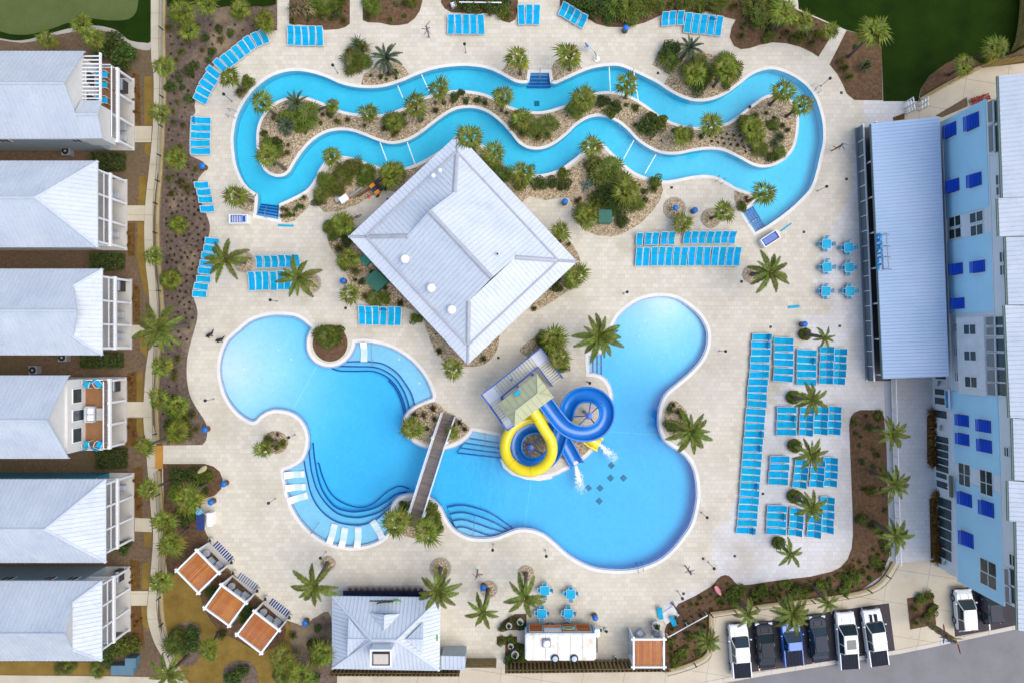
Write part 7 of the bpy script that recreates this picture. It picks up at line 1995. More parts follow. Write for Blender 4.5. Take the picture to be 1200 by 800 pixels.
def fan_mesh(seed, mat, r=.92, pet=.36, seg=8, span=50, droop=.26):
    rr = random.Random(seed); mb = MB()
    mb.tube([(0, 0, 0), (pet * .5, 0, .06), (pet, 0, .02)], [.025, .02, .014], 4)
    for k in range(seg):
        a = radians(-span + 2 * span * k / (seg - 1)) + rr.uniform(-.06, .06); l = r * (.62 + .40 * cos(a * .8)) * rr.uniform(.82, 1.12); w = .062
        d = Vector((cos(a), sin(a), 0)); s_ = Vector((-sin(a), cos(a), 0)) * w
        b = Vector((pet, 0, .02)); m_ = b + d * l * .5 + Vector((0, 0, -.05 * abs(sin(a)) + rr.uniform(-.02, .03))); e = b + d * l + Vector((0, 0, -droop * l - rr.uniform(0, .16)))
        mb.add([b, m_ - s_, m_ + s_, e], [(0, 1, 2), (1, 3, 2)])
    return mb.mesh('leaf', mat)
FANS = [fan_mesh(s_, FAN) for s_ in range(3)]; FANYS = [fan_mesh(9, FANY)]
FANC = [fan_mesh(30 + s_, FAN, .5, .06, 10, 115, -.12) for s_ in range(2)]
def trunk_to(root, top, r0, r1, mat=TRUNK):
    mb = MB(); t = Vector(top); pts = []; rs = []
    for k in range(9):
        f = k / 8; pts.append(Vector((t.x * f * f * .35 + t.x * f * .65, t.y * f * f * .35 + t.y * f * .65, t.z * f))); rs.append(r0 + (r1 - r0) * f + (.012 if k % 2 else 0))
    rs[0] *= 1.35
    mb.tube(pts, rs, 9); tr = mb.build('trunk', mat, root)
    mb = MB(); mb.lathe((t.x, t.y, t.z - .55), [(r1 * 1.0, 0), (r1 * 1.9, .25), (r1 * 1.5, .5), (r1 * .5, .7)], 8); mb.build('boot', BOOT, root)
def feather_palm(label, base, crown, hgt, L_=2.5, n=13, seed=0, r0=.2, group=None):
    """base on the ground, crown = survey pixel of the head at height hgt"""
    rr = random.Random(seed * 13 + 5); b = P(*base, 0); c = P(*crown, hgt)
    t = thing('feather_palm', label, 'palm tree', b, 0, group); rel = c - b
    trunk_to(t, rel, r0, r0 * .72)
    a0 = rr.uniform(0, 6)
    for k in range(n):
        a = a0 + k * 2.39996; up = .95 - 1.15 * ((k + .5) / n); el = up * .75
        s_ = L_ * rr.uniform(.86, 1.06) * (.8 if up > .6 else 1)
        obj('frond', rr.choice(FRONDS), t, loc=rel + Vector((0, 0, -.05)), rot=(rr.uniform(-.15, .15), -el, a), scale=s_)
    return t
def fan_palm(label, base, crown, hgt, sc=1.0, n=17, seed=0, yel=2, r0=.15, group=None):
    rr = random.Random(seed * 17 + 3); b = P(*base, 0); c = P(*crown, hgt)
    t = thing('fan_palm', label, 'palm tree', b, 0, group); rel = c - b
    trunk_to(t, rel, r0, r0 * .85); sc *= .88
    a0 = rr.uniform(0, 6); m_ = 8 + (n > 17) + rr.randint(0, 2)
    for k in range(3):
        obj('leaf', rr.choice(FANC), t, loc=rel + Vector((0, 0, .12)), rot=(rr.uniform(-.3, .3), -rr.uniform(.2, .8), a0 + k * 2.1), scale=sc * rr.uniform(.8, 1.0))
    for k in range(m_ + yel):
        low = k >= m_
        a = a0 + 2 * pi * (k + rr.uniform(-.22, .22)) / m_ if not low else rr.uniform(0, 6.3)
        el = rr.uniform(-.15, .45) if not low else rr.uniform(-.9, -.45)
        obj('leaf', FANYS[0] if low else rr.choice(FANS), t, loc=rel - Vector((0, 0, .15 if low else 0)), rot=(rr.uniform(-.35, .35), -el, a), scale=sc * rr.uniform(.75, 1.12))
    return t
LBL = {}
I = 0
def FP(where, *items):
    global I
    for (base, crown, h, L_, n) in items:
        I += 1; feather_palm('feather palm with arching fronds ' + where, base, crown, h, L_, n, I)
def NP(where, *items, frm='the pavilion', key=0, rev=False):
    global I
    for j, it in enumerate(sorted(items, key=lambda q: q[0][key], reverse=rev)):
        base, crown, h, sc = it[:4]; I += 1
        lb = 'fan palm ' + where if len(items) == 1 else ORD[j] + ' fan palm from ' + frm + ', ' + where
        fan_palm(lb, base, crown, h, sc, it[4] if len(it) > 4 else 16, I, it[5] if len(it) > 5 else 2, group='fan palms ' + where if len(items) > 1 else None)
FP('leaning over the stepped turquoise chairs', ((287,307),(264,304.5),5.4,2.6,12))
FP('at the end of the row of seven loungers', ((364.5,332),(349,325.5),5.2,2.5,12))
FP('at the right of the row of fourteen loungers', ((881.5,321.5),(902,319),5.2,2.5,13))
FP('beside the steps above the slides', ((694,392),(702,394.5),5.2,2.75,14))
FP('in the gravel bay right of the slides', ((799,497),(809.5,505),5.3,2.6,14))
FP('between cabanas and pool ledge', ((384,659.5),(368,686),5.6,2.6,12))
FP('leaning over the snack shop roof', ((516.5,665.5),(513,692),5.9,2.5,13))
FP('behind the bin near the snack shop', ((572,690),(566,716.5),5.4,2.1,10))
FP('left of the trailer tables', ((616.5,671.5),(615,698.5),5.6,2.4,11))
FP('in the round hedge beside the trash bin, thin and small', ((942.5,391.5),(966.5,395.5),4.7,1.35,9))
FP('in the round hedge above the block of four loungers', ((928.5,465.5),(951,468),5.0,2.0,13))
FP('in the third round hedge ring', ((930,521.5),(950,532.5),4.8,1.9,13))
FP('in the fourth round hedge ring', ((929,580.5),(951,595),4.9,1.9,13))
FP('in the last round hedge ring', ((911.5,635),(926,648.5),4.5,1.7,9))
FP('leaning over the grey gutter near the grill house', ((1020,500.5),(1046,508),4.9,1.9,14))
FP('leaning over the white fence below the first gutter palm', ((1022,553),(1048,567),5.0,2.2,12))
FP('leaning over the white fence at the lower bed corner', ((1024,611.5),(1049,627.5),5.0,2.1,13))
FP('beside the white pickup at the bed corner', ((866,702),(876,719),4.2,1.7,10))
FP('large and leafy over the blue pickup', ((912,700),(928,719),5.0,2.3,22))
FP('thin beside the graphite saloon', ((953,688),(970,706),4.8,1.5,9))
FP('bushy bright green inside the fence corner', ((820,732),(829,750.5),4.0,1.6,20))
FP('over the walk beside the small gable cottage', ((220,381),(186,386),6.6,2.9,13))
FP('over the corner of the lower walk', ((221,767),(197,789),5.6,2.3,12))
for k, (a, b, sc, w) in enumerate([((458,86),(452.5,69),1.9,'in the gravel bank beside the palmetto'), ((796,72),(808,57),1.6,'on the gravel bank by the five loungers'), ((351,126),(348,121),1.5,'at the head of the island'), ((338,150),(336,147),1.3,'in the island near the river bend')]):
    p = P(*a, 0); t = thing('cycad', 'blue green feathery cycad ' + w, 'cycad', p); c = P(*b, 2.2 if k < 2 else .8) - p
    trunk_to(t, c, .2, .17); rr = random.Random(k)
    for j in range(16):
        obj('frond', rr.choice(CYCF), t, loc=c, rot=(0, -(.85 - 1.0 * j / 16), j * 2.4), scale=sc * rr.uniform(.85, 1.1))
NP('beside the curved chair row on the river bank', ((286,106),(268,91),4.2,1.2))
NP('in the wide end of the river island', ((323,135),(306,121),4.4,1.25),((334,198),(312,182),4.6,1.3),((373,130),(390,124),2.6,.8), frm="the waist", key=0, rev=True)
NP('along the narrow waist of the river island', ((436,140),(432,132.5),3.2,1.15),((493,142),(486,124),4.4,1.4),((520,120),(515,105),4.2,1.25),((464,148),(462,142),2.4,1.0),((588,130),(588,114),4.0,1.2),((630,146),(612,139),2.6,1.1),((684,128),(684,114),3.8,1.3),((733,115),(734,99),3.8,1.25), frm='its wide left end', key=0, rev=False)
NP('in the right half of the river island', ((800,165),(799,159),2.6,1.15),((823,160),(833,145),4.2,1.3),((870,152),(881,150),3.2,1.3),((878,172),(886,162),2.6,1.1),((902,123),(918,107),4.4,1.3),((921,137),(940,123),4.4,1.2), frm='the narrow waist', key=0, rev=False)
NP('in gravel bays by the river', ((610,87),(607,69),3.9,1.35),((668,82),(667,65),3.8,1.5), frm='the curved chairs', key=0, rev=False)
NP('on the wide gravel bank', ((822,93),(814,86),3.0,1.4),((836,102),(850,82),3.6,1.5),((858,88),(848,80),2.8,1.2), frm='the upper river steps', key=0, rev=False)
NP('at the upper pavilion corner', ((556,178),(551,160),4.4,1.5),((580,193),(578,181),3.8,1.3),((612,211),(612,202),3.4,1.3),((399,195),(388,183),4.2,1.1), frm='the works corner', key=0, rev=False)
NP('beside the right corner of the pavilion', ((652,270),(657,271),3.2,1.1),((668,320),(676,323),3.2,1.3), frm='the gravel point', key=1, rev=False)
NP('on the gravel point by the river', ((694,186),(694,172),3.6,1.2),((735,232),(734,225),3.0,1.5),((690,252),(687,254),2.8,1.3), frm='the pavilion', key=0, rev=False)
NP('below the lower corner of the pavilion', ((534,427),(531,431),3.6,1.2))
NP('standing free on the stone ring below the river', ((833,256),(849,248.5),4.0,1.15))
NP('low beside the ring planter', ((802,262),(800,262),1.5,1.2))
NP('over the right river steps', ((876,236),(894,227),4.4,1.35))
NP('beside the left river steps', ((296,236),(276,230),4.0,1.3))
NP('by the pavilion works corner', ((412,262),(401,262),3.4,1.35),((420,300),(408,302),3.2,1.2),((416,346),(411,344),3.0,1.1),((470,212),(458,205),3.2,1.4), frm='the river', key=1, rev=False)
NP('along the putting green edge', ((100,40),(95,27),3.2,1.1),((118,52),(111,46),3.2,1.2),((62,50),(56,47),2.6,1.1), frm='the long fence', key=0, rev=True)
NP('leaning over the garden walk', ((210,85),(192,78),4.8,1.15),((214,144),(187,133),5.2,1.1),((222,192),(206,186),3.6,1.15),((198,303),(179,299),5.0,1.1),((216,268),(210,263),3.2,1.0),((206,333),(200,328),3.2,1.05),((205,428),(190,428),4.4,1.1),((202,468),(185,468),4.4,1.15),((214,478),(209,477),2.8,1.3),((216,500),(206,505),3.6,1.3),((198,512),(171,523),5.4,1.15),((201,563),(174,573),5.6,1.1), frm='the putting green', key=1, rev=False)
NP('in the bed by the yellow surfboard', ((243,566),(222,583),5.0,1.7,20,3))
NP('in the bed above the first cabana', ((207,607),(193,612),4.2,1.35,18,3),((222,618),(200,637),5.0,1.4,18,3),((203,672),(188,681),4.4,1.3), frm='the surfboard bed', key=1, rev=False)
NP('on the yellow lawn', ((257,740),(244,763),4.8,1.2))
NP('behind the third cabana', ((338,762),(330,773),3.0,1.4),((372,752),(376,766),3.4,1.4),((360,780),(352,793),3.4,1.5), frm='the yellow lawn', key=0, rev=False)
NP('below the dark turf strip', ((222,20),(213,14),3.4,1.35,20,5),((226,38),(220,34),2.8,1.2,18,7),((246,8),(242,3),3.4,1.2),((283,10),(280,12),2.8,1.1,16,4),((318,18),(311,26),1.6,1.2,18,9), frm='the long fence', key=0, rev=False)
NP('beside the angled walkway', ((903,36),(920,15),5.4,1.5,20),((945,45),(940,25),3.6,1.1),((968,47),(972,36),3.4,1.0), frm='the river', key=0, rev=False)
NP('leaning from the triangular bed over the dark lawn', ((994,67),(1025,36),6.6,1.7,20,2))
NP('leaning over the curved timber palisade', ((1143,68),(1167,57),6.0,1.35,18,4),((1112,88),(1131,78),5.0,1.2,16,4), frm='the grill house', key=0, rev=False)
NP('on the small peninsula bed', ((324,516),(308,526),4.0,1.0))
NP('at the bridge head planter', ((489,505),(483,502),2.2,1.25),((529,508),(530,506),1.6,.8), frm='the beach pool', key=0, rev=False)
NP('crowded at the lower bridge end', ((480,596),(464,612),4.8,1.5,20,1),((508,606),(500,622),4.6,1.5,20,1), frm='the curved ledge', key=0, rev=False)
NP('by the tower stairs', ((645,404),(648,398),2.8,1.5),((655,420),(656,421),3.0,1.2), frm='the pavilion', key=0, rev=False)
# ------------------------------------------------------------------ low plants
def bush_mesh(name, mat, n, rx, rz, seed, leaf=.11):
    rr = random.Random(seed); mb = MB()
    lumps = [(rr.uniform(-.5, .5) * rx, rr.uniform(-.5, .5) * rx, rr.uniform(.35, .75) * rz, rr.uniform(.45, .7)) for _ in range(7)]
    for i in range(n):
        lx, ly, lz, lr_ = rr.choice(lumps)
        a, e = rr.uniform(0, 2 * pi), math.asin(rr.uniform(-.35, 1)); R_ = lr_ * (rr.random() ** .25)
        c = Vector((lx + R_ * rx * cos(a) * cos(e), ly + R_ * rx * sin(a) * cos(e), max(.02, lz + R_ * rz * .8 * sin(e))))
        nrm = Vector((rr.gauss(0, .6), rr.gauss(0, .6), 1)).normalized(); u = nrm.cross(Vector((cos(a), sin(a), .3))).normalized(); v = nrm.cross(u)
        l = leaf * rr.uniform(.7, 1.3)
        mb.add([c - u * l, c + v * l * .45, c + u * l, c - v * l * .45], [(0, 1, 2, 3)])
    return mb.mesh(name, mat)
def palmetto_mesh(seed, mat=PALMET, nl=20, r=.95):
    rr = random.Random(seed); mb = MB()
    for k in range(nl):
        a = k * 2.4 + rr.uniform(-.3, .3); el = rr.uniform(.1, 1.2) if k % 4 else 1.45; L_ = r * rr.uniform(.45, .75)
        hub = Vector((cos(a) * cos(el) * L_, sin(a) * cos(el) * L_, .15 + sin(el) * L_ * .9))
        d0 = Vector((cos(a) * cos(el * .5), sin(a) * cos(el * .5), sin(el * .5) - .25)).normalized(); s0 = Vector((-sin(a), cos(a), 0)); 
        for j in range(9):
            b = radians(-105 + 210 * j / 8); d = (d0 * cos(b) + s0 * sin(b)).normalized(); w = (s0 * cos(b) - d0 * sin(b)) * .045; l = r * .55 * rr.uniform(.85, 1.1)
            m_ = hub + d * l * .6; e = hub + d * l + Vector((0, 0, -.12 * l))
            mb.add([hub, m_ - w, m_ + w, e], [(0, 1, 2), (1, 3, 2)])
    return mb.mesh('palmetto', mat)
PM = [palmetto_mesh(s_) for s_ in range(3)]
BM_ = [bush_mesh('shrub', SHRUB, 520, .8, .8, s_) for s_ in range(3)]
OM_ = [bush_mesh('shrub', PALMET, 420, .75, .6, 10 + s_) for s_ in range(2)]
HM = [tuft_mesh('grass_clump', GRASSY, 130, .75, .8, .035, s_) for s_ in range(2)]
YM = [tuft_mesh('pampas_grass', foliage('pale straw grass', (.16, .13, .05), (.27, .22, .10), (.40, .34, .18)), 150, .95, 1.2, .045, 40 + s_) for s_ in range(2)]
DM = [tuft_mesh('dry_tuft', DRYG, 46, .26, .3, .03, s_) for s_ in range(3)]
RM = [tuft_mesh('rust_grass', RUST, 90, .5, .5, .04, 60 + s_) for s_ in range(2)]
SM = [tuft_mesh('yucca', foliage('spiky green', (.03, .055, .02), (.07, .10, .03), (.13, .16, .05)), 110, 1.0, .9, .05, 70 + s_, .15) for s_ in range(2)]
AM = [tuft_mesh('agave', SILVER, 60, .75, .7, .09, 80, .1)]
DG = [bush_mesh('small_shrub', SHRUB, 200, .42, .4, 30 + s_, .08) for s_ in range(2)]
KN = {'pm': (PM, 'palmetto', 'green palmetto clump ', 'palmetto'), 'bu': (BM_, 'shrub', 'dark green leafy shrub ', 'shrub'), 'ol': (OM_, 'shrub', 'olive green low shrub ', 'shrub'), 'gr': (HM, 'grass_clump', 'olive ornamental grass clump ', 'grass'), 'pa': (YM, 'pampas_grass', 'straw coloured pampas grass ', 'grass'), 'dr': (DM, 'dry_tuft', 'small dry brown tuft ', 'tuft'), 'ru': (RM, 'rust_grass', 'rust orange grass clump ', 'grass'), 'yu': (SM, 'yucca', 'spiky green yucca ', 'yucca'), 'ag': (AM, 'agave', 'silver blue agave rosette ', 'agave'), 'sm': (DG, 'small_shrub', 'small dark green shrub ', 'shrub')}
def plant(kind, a, b, sc, where, z=.03):
    ms, nm, lb, cat = KN[kind]
    if kind in ('pm', 'bu'): sc *= .87
    o = obj(nm, RND.choice(ms), None, lb + where, cat, lb + where, loc=P(a, b, 0) + Vector((0, 0, z)), rot=(0, 0, RND.uniform(0, 6.3)), scale=(sc * RND.uniform(.9, 1.1), sc * RND.uniform(.9, 1.1), sc * RND.uniform(.85, 1.15)))
    PLANTS.append((kind, a, b, o))
    return o
PLANTS = []
def scatter(key, where, mix, n, seed, margin=4, lo=.7, hi=1.2, box=None):
    rr = random.Random(seed); pl = BEDS[key][0]
    xs = [p[0] for p in pl]; ys = [p[1] for p in pl]; x0, x1, y0, y1 = box or (min(xs), max(xs), min(ys), max(ys)); got = []; tries = 0
    while len(got) < n and tries < 4000:
        tries += 1; a, b = rr.uniform(x0, x1), rr.uniform(y0, y1)
        if not (-8 < a < 1208 and -8 < b < 808): continue
        if not inside(a, b, pl) or edge_dist(a, b, pl) < margin or any(hypot(a - c, b - d) < margin * 1.5 for c, d in got): continue
        got.append((a, b)); plant(rr.choice(mix), a, b, rr.uniform(lo, hi), where)
IW = 'in the gravel island of the winding river'
for k, a, b, s_ in [('pm',363,137,1.9),('pm',352,148,1.3),('ag',338,155,1.3),('pm',335,140,1.2),('pm',348,140,1.5),('pm',316,172,1.2),('bu',388,133,.8),('bu',327,168,1.0),('gr',396,143,.9),('gr',408,142,.8),('gr',312,160,.8),('bu',310,157,.6),('pm',325,178,1.1),('gr',338,180,.8),('pm',462,143,1.5),('gr',452,152,1.0),('gr',466,156,.9),('gr',475,146,.8),('bu',533,115,.9),('bu',540,110,.7),('sm',546,119,1.0),('gr',511,131,.9),('sm',560,118,1),('sm',568,121,1),('pm',613,143,1.7),('pm',622,150,1.5),('pm',640,148,1.6),('gr',630,162,1.2),('gr',642,160,1.1),('gr',612,158,1.1),('pm',672,131,1.3),('pm',686,122,1.5),('bu',708,122,.9),('ol',703,120,.8),('bu',722,127,1.1),('ol',716,132,1.0),('sm',744,127,1),('bu',762,148,1.7),('ol',770,145,1.3),('pm',756,152,1.2),('pm',802,160,1.3),('pm',872,150,1.6),('pm',880,160,1.3),('gr',884,137,1),('pm',889,176,1.3),('yu',912,163,1.2),('yu',906,170,1.0),('ol',905,150,1.0),('gr',900,184,1.2),('pm',912,180,1.0),('bu',905,187,.8),('ru',878,126,.7),('sm',790,153,.8)]: plant(k, a, b, s_, IW)
for r_ in range(5):
    for c_ in range(6):
        a, b = 829 + c_ * 7.5 + r_ * 2.2, 154 + r_ * 6.2 + c_ * 1.2
        if inside(a, b, BEDS['island'][0]) and edge_dist(a, b, BEDS['island'][0]) > 4: plant('dr', a, b, 1.0, 'in the planted grid of the river island')
scatter('island', 'among the gravel of the river island', ['dr', 'sm', 'gr'], 55, 3, 5, .5, .8)
LW = 'in the long mulch bed beside the pool deck'
for k, a, b, s_ in [('pm',210,20,1.3),('gr',222,48,1.1),('sm',240,47,1.3),('sm',230,78,1.4),('sm',223,86,1.5),('bu',202,105,.9),('sm',221,115,1.5),('sm',257,38,1.3),('bu',249,63,.7),('gr',260,48,1),('sm',271,40,1.1),('pm',285,14,1.2),('gr',214,63,.9),('pm',209,186,1.3),('gr',215,215,1.3),('pm',211,262,1.3),('gr',200,210,1),('gr',203,228,1),('pm',201,327,1.4),('pm',209,505,1.6),('pm',206,478,1.5),('pm',217,490,1.2),('bu',199,497,.9),('gr',221,222,1.1)]: plant(k, a, b, s_, LW)
scatter('left', 'scattered through the long mulch bed', ['dr', 'dr', 'dr', 'gr', 'sm'], 60, 5, 6, .7, 1.1, (196, 300, 30, 200))
scatter('left', 'in rows through the long mulch bed', ['dr'], 120, 6, 4, .9, 1.3, (196, 245, 205, 400))
scatter('left', 'scattered through the lower mulch bed', ['dr', 'dr', 'gr'], 26, 8, 5, .7, 1.1, (190, 242, 400, 520))
for k, a, b, s_ in [('bu',215,556,1.6),('bu',225,552,1.3),('ol',232,560,1.2),('bu',240,572,1.1),('ol',246,556,.9),('pm',208,575,1.2),('bu',222,606,1.2),('ol',214,596,1.2),('pm',230,600,1.0),('bu',207,640,1.2)]: plant(k, a, b, s_, 'in the bed with the yellow surfboard')
for k, a, b, s_ in [('bu',225,752,1.7),('pm',210,752,1.7),('bu',228,740,1.2),('pm',214,742,1.4),('bu',278,789,1.6),('bu',285,784,1.2),('sm',268,790,1.2)]: plant(k, a, b, s_, 'in the round beds of the yellow lawn', .1)
for k, a, b, s_ in [('bu',372,750,1.3),('pa',351,763,1.1),('pm',377,768,1.3),('bu',366,790,1.2),('gr',345,742,1.0),('sm',371,735,1.2),('pm',333,790,1.3)]: plant(k, a, b, s_, 'in the dark bed beside the snack shop')
for k, a, b, s_ in [('bu',256,690,1.0),('bu',292,712,1.0),('sm',250,700,1.1),('ol',285,722,.8),('sm',262,742,1.2),('ol',246,690,.8)]: plant(k, a, b, s_, 'between the cabanas', .1)
TW = 'in the upper beds along the pool deck'
for k, a, b, s_ in [('pa',348,15,1.5),('pa',361,14,1.5),('pm',372,8,1.4),('pm',386,9,1.5),('gr',378,22,1.2),('gr',345,27,1.0),('ol',399,7,1.2),('bu',396,18,.9),('gr',404,26,.9),('pa',313,22,1.5),('pa',317,30,1.2),('pm',436,8,1.3),('gr',433,20,1.1),('gr',440,14,1.1),('gr',475,6,1.0),('pm',482,2,1.0),('bu',555,7,1.5),('bu',568,7,1.5),('bu',580,9,1.4),('bu',545,5,1.2),('ol',538,4,1.0),('bu',573,3,1.5),('ol',590,14,1.1),('gr',596,20,1.0),('yu',594,5,1.1),('bu',675,6,1.5),('bu',688,8,1.5),('bu',697,16,1.4),('bu',707,10,1.4),('pm',722,8,1.8),('pm',735,12,1.9),('pm',748,8,1.8),('pm',757,5,1.7),('pm',738,24,1.3),('pm',768,8,1.4),('gr',664,4,1.1),('bu',714,24,1.0),('pm',800,4,1.5),('pm',815,2,1.5),('pm',835,6,1.6),('pm',845,2,1.4),('ol',822,8,1.2),('gr',860,10,1.2),('pm',880,8,1.7),('pm',893,12,1.7),('pm',886,24,1.5),('gr',872,30,1.0),('gr',868,44,1.0),('pm',902,4,1.6),('bu',905,30,1.3),('gr',920,40,1.2),('gr',930,46,1.2),('ol',938,42,1.1),('gr',950,52,1.1),('gr',948,40,1.0),('bu',915,22,1.2),('ol',900,42,1.1),('gr',784,8,1.1),('gr',795,12,1.0)]: plant(k, a, b, s_, TW)
for k in ('topB', 'topC', 'topE'): scatter(k, 'low in the upper beds', ['gr', 'dr', 'sm', 'ol'], 22 if k == 'topE' else 9, 11 + len(k), 5, .5, .9)
for k, a, b, s_ in [('yu',1012,80,1.3),('gr',988,82,1.2),('gr',994,92,1.2),('gr',984,74,1.0),('sm',1003,55,.9)]: plant(k, a, b, s_, 'in the triangular bed beside the dark lawn')
BW = 'in the gravel beds around the pavilion'
for k, a, b, s_ in [('pm',385,215,1.5),('pm',405,205,1.6),('pm',416,198,1.5),('pm',432,205,1.4),('pm',395,222,1.2),('pm',378,228,1.2),('ol',425,212,1.2),('pm',465,203,1.4),('bu',372,238,.8),('ol',456,210,1.0),('pm',545,178,1.3),('pm',575,196,1.4),('pm',590,205,1.3),('bu',632,218,1.2),('bu',646,215,1.0),('bu',661,216,1.0),('ol',658,206,1.0),('pm',610,214,1.2),('ag',688,218,1.4),('pm',703,205,1.8),('pm',715,200,1.8),('bu',706,228,1.6),('bu',712,238,1.4),('pm',728,222,2.0),('pm',735,235,1.7),('pm',745,240,1.3),('bu',720,245,1.3),('ol',700,237,1.2),('bu',728,258,1.2),('sm',755,235,1.0),('gr',765,222,1.2),('ol',768,215,1.0),('sm',755,225,1),('pm',682,250,1.3),('gr',676,236,.8),('pm',696,194,1.3),('pm',402,268,1.6),('pm',393,272,1.4),('bu',408,278,1.3),('pm',386,266,1.0),('gr',398,292,1.2),('pm',408,308,1.4),('gr',418,318,1.2),('pm',440,350,1.2),('ol',452,352,1.0),('gr',430,348,1.1),('gr',470,356,1.0),('sm',425,330,1.1),('ol',488,372,.9),('pm',668,330,1.2),('bu',652,338,.9),('gr',515,412,1.0),('gr',567,420,.9)]: plant(k, a, b, s_, BW)
scatter('bldgN', 'dotted over the pavilion gravel', ['dr', 'sm', 'gr'], 30, 21, 5, .5, .9)
for k in ('stepsbed', 'bldgW', 'bldgE'): scatter(k, 'dotted over the pavilion gravel', ['sm', 'gr', 'dr'], 12, 23 + len(k), 3, .5, .9)
for k, a, b, s_ in [('gr',427,60,1.9),('pm',416,76,1.7),('pm',424,74,1.4),('yu',420,55,1.4),('sm',464,86,.9),('gr',410,62,1.3),('bu',783,62,1.6),('yu',790,58,1.3),('pm',783,74,1.5),('gr',776,66,1.2),('pm',816,78,1.6),('pm',824,90,1.6),('bu',820,106,1.2),('pm',846,76,1.6),('pm',856,84,1.5),('pm',808,88,1.4),('ol',850,98,1.0),('gr',282,110,1.1),('ol',290,100,1.1),('gr',287,107,1.0),('ru',868,238,.9),('ru',874,232,.8),('ol',870,242,.8)]: plant(k, a, b, s_, 'in the gravel bays of the river bank')
for key, mix, n in (('bankA', ['sm', 'dr'], 5), ('bankD', ['sm', 'dr', 'gr'], 10)): scatter(key, 'low in the gravel bays of the river bank', mix, n, 31, 3, .5, .8)
for k, a, b, s_ in [('pm',386,394,1.7),('ol',393,390,1.4),('pm',378,390,1.2),('bu',393,398,1.0)]: plant(k, a, b, s_, 'in the round planter of the beach pool', .15)
for k, a, b, s_ in [('dr',487,486,2.6),('dr',497,486,2.8),('dr',508,478,3.0),('dr',510,490,2.4),('dr',539,495,2.6),('dr',545,502,2.0),('gr',532,497,.7),('sm',500,500,.8)]: plant(k, a, b, s_, 'in the planter at the bridge head', .15)
for k, a, b, s_ in [('bu',475,592,.9),('bu',470,604,1.0),('pm',478,602,1.2),('ol',508,594,1.0),('pm',509,606,1.3),('ol',512,616,1.2),('bu',505,612,1.1)]: plant(k, a, b, s_, 'in the planter at the lower bridge end', .15)
for k, a, b, s_ in [('gr',316,512,1.0),('ol',318,520,1.0),('gr',326,524,.9),('ol',331,518,.7),('dr',326,508,1.5)]: plant(k, a, b, s_, 'on the peninsula bed')
for k, a, b, s_ in [('gr',788,474,.8),('gr',795,482,.9),('gr',800,488,.9),('ol',785,498,.9),('gr',790,503,1.0),('sm',785,480,1.0)]: plant(k, a, b, s_, 'in the gravel bay right of the slides')
for k, a, b, s_ in [('bu',640,402,1.3),('pm',652,400,1.4),('bu',648,412,1.3),('ol',658,430,1.0),('pm',636,396,1.1)]: plant(k, a, b, s_, 'in the gravel bed beside the tower stairs')
scatter('lowR', 'in the long mulch bed by the parking', ['ol', 'gr', 'gr', 'dr', 'dr', 'sm', 'ru'], 130, 41, 4, .5, 1.0, (779, 1045, 655, 790))
scatter('lowR', 'in the narrow mulch bed before the hotel', ['sm', 'ol', 'gr'], 26, 43, 5, .5, .9, (995, 1042, 480, 655))
for k, (a, b) in enumerate([(1036,640),(1022,655),(1010,668),(990,680),(970,684),(948,690),(930,690),(905,694),(880,696),(860,700),(845,704),(1028,666),(1000,676),(935,684),(960,680),(890,690)]): plant(('ol', 'gr', 'gr')[k % 3], a, b, 1.0, 'thick along the fence above the parked cars')
for (a, b) in [(1091,482),(1090,490),(1092,498),(1091,507),(1090,516),(1092,525),(1091,534),(1091,542),(1094,578),(1093,588),(1094,598),(1095,608),(1094,618),(1095,628),(1096,638),(1095,648),(1096,655)]: plant('ru', a, b, 1.9, 'in the strips under the hotel shop windows')
for k, (x0, y0, x1, y1, n, w) in enumerate([(156,88,164,145,9,'pergola cottage'),(151,264,157,298,6,'hip roofed cottage'),(157,335,163,380,7,'small gable cottage'),(150,438,159,468,8,'open balcony cottage'),(150,491,159,522,8,'lower side of the open balcony cottage'),(157,550,166,604,9,'teal cottage'),(153,658,163,688,6,'clipped gable cottage'),(154,714,167,740,6,'lower side of the clipped gable cottage')]):
    for j in range(n): plant('ru', RND.uniform(x0, x1), RND.uniform(y0, y1), RND.uniform(.5, .9), 'in the straw strip before the ' + w, -.02)
for k, a, b, s_ in [('bu',130,52,1.6),('bu',143,58,1.7),('bu',152,70,1.8),('bu',146,78,1.4),('bu',124,62,1.4),('ol',138,67,1.0)]: plant(k, a, b, s_, 'at the pergola cottage corner', -.02)
for k, a, b, s_ in [('bu',145,640,1.0),('bu',152,637,.9),('bu',140,752,1.5),('ol',150,757,1.6),('bu',132,770,1.2),('pm',118,781,1.2),('pm',76,779,1.3),('ol',160,750,1.3),('bu',128,762,1.0),('pm',84,778,1.0)]: plant(k, a, b, s_, 'beside the clipped gable cottage', -.02)
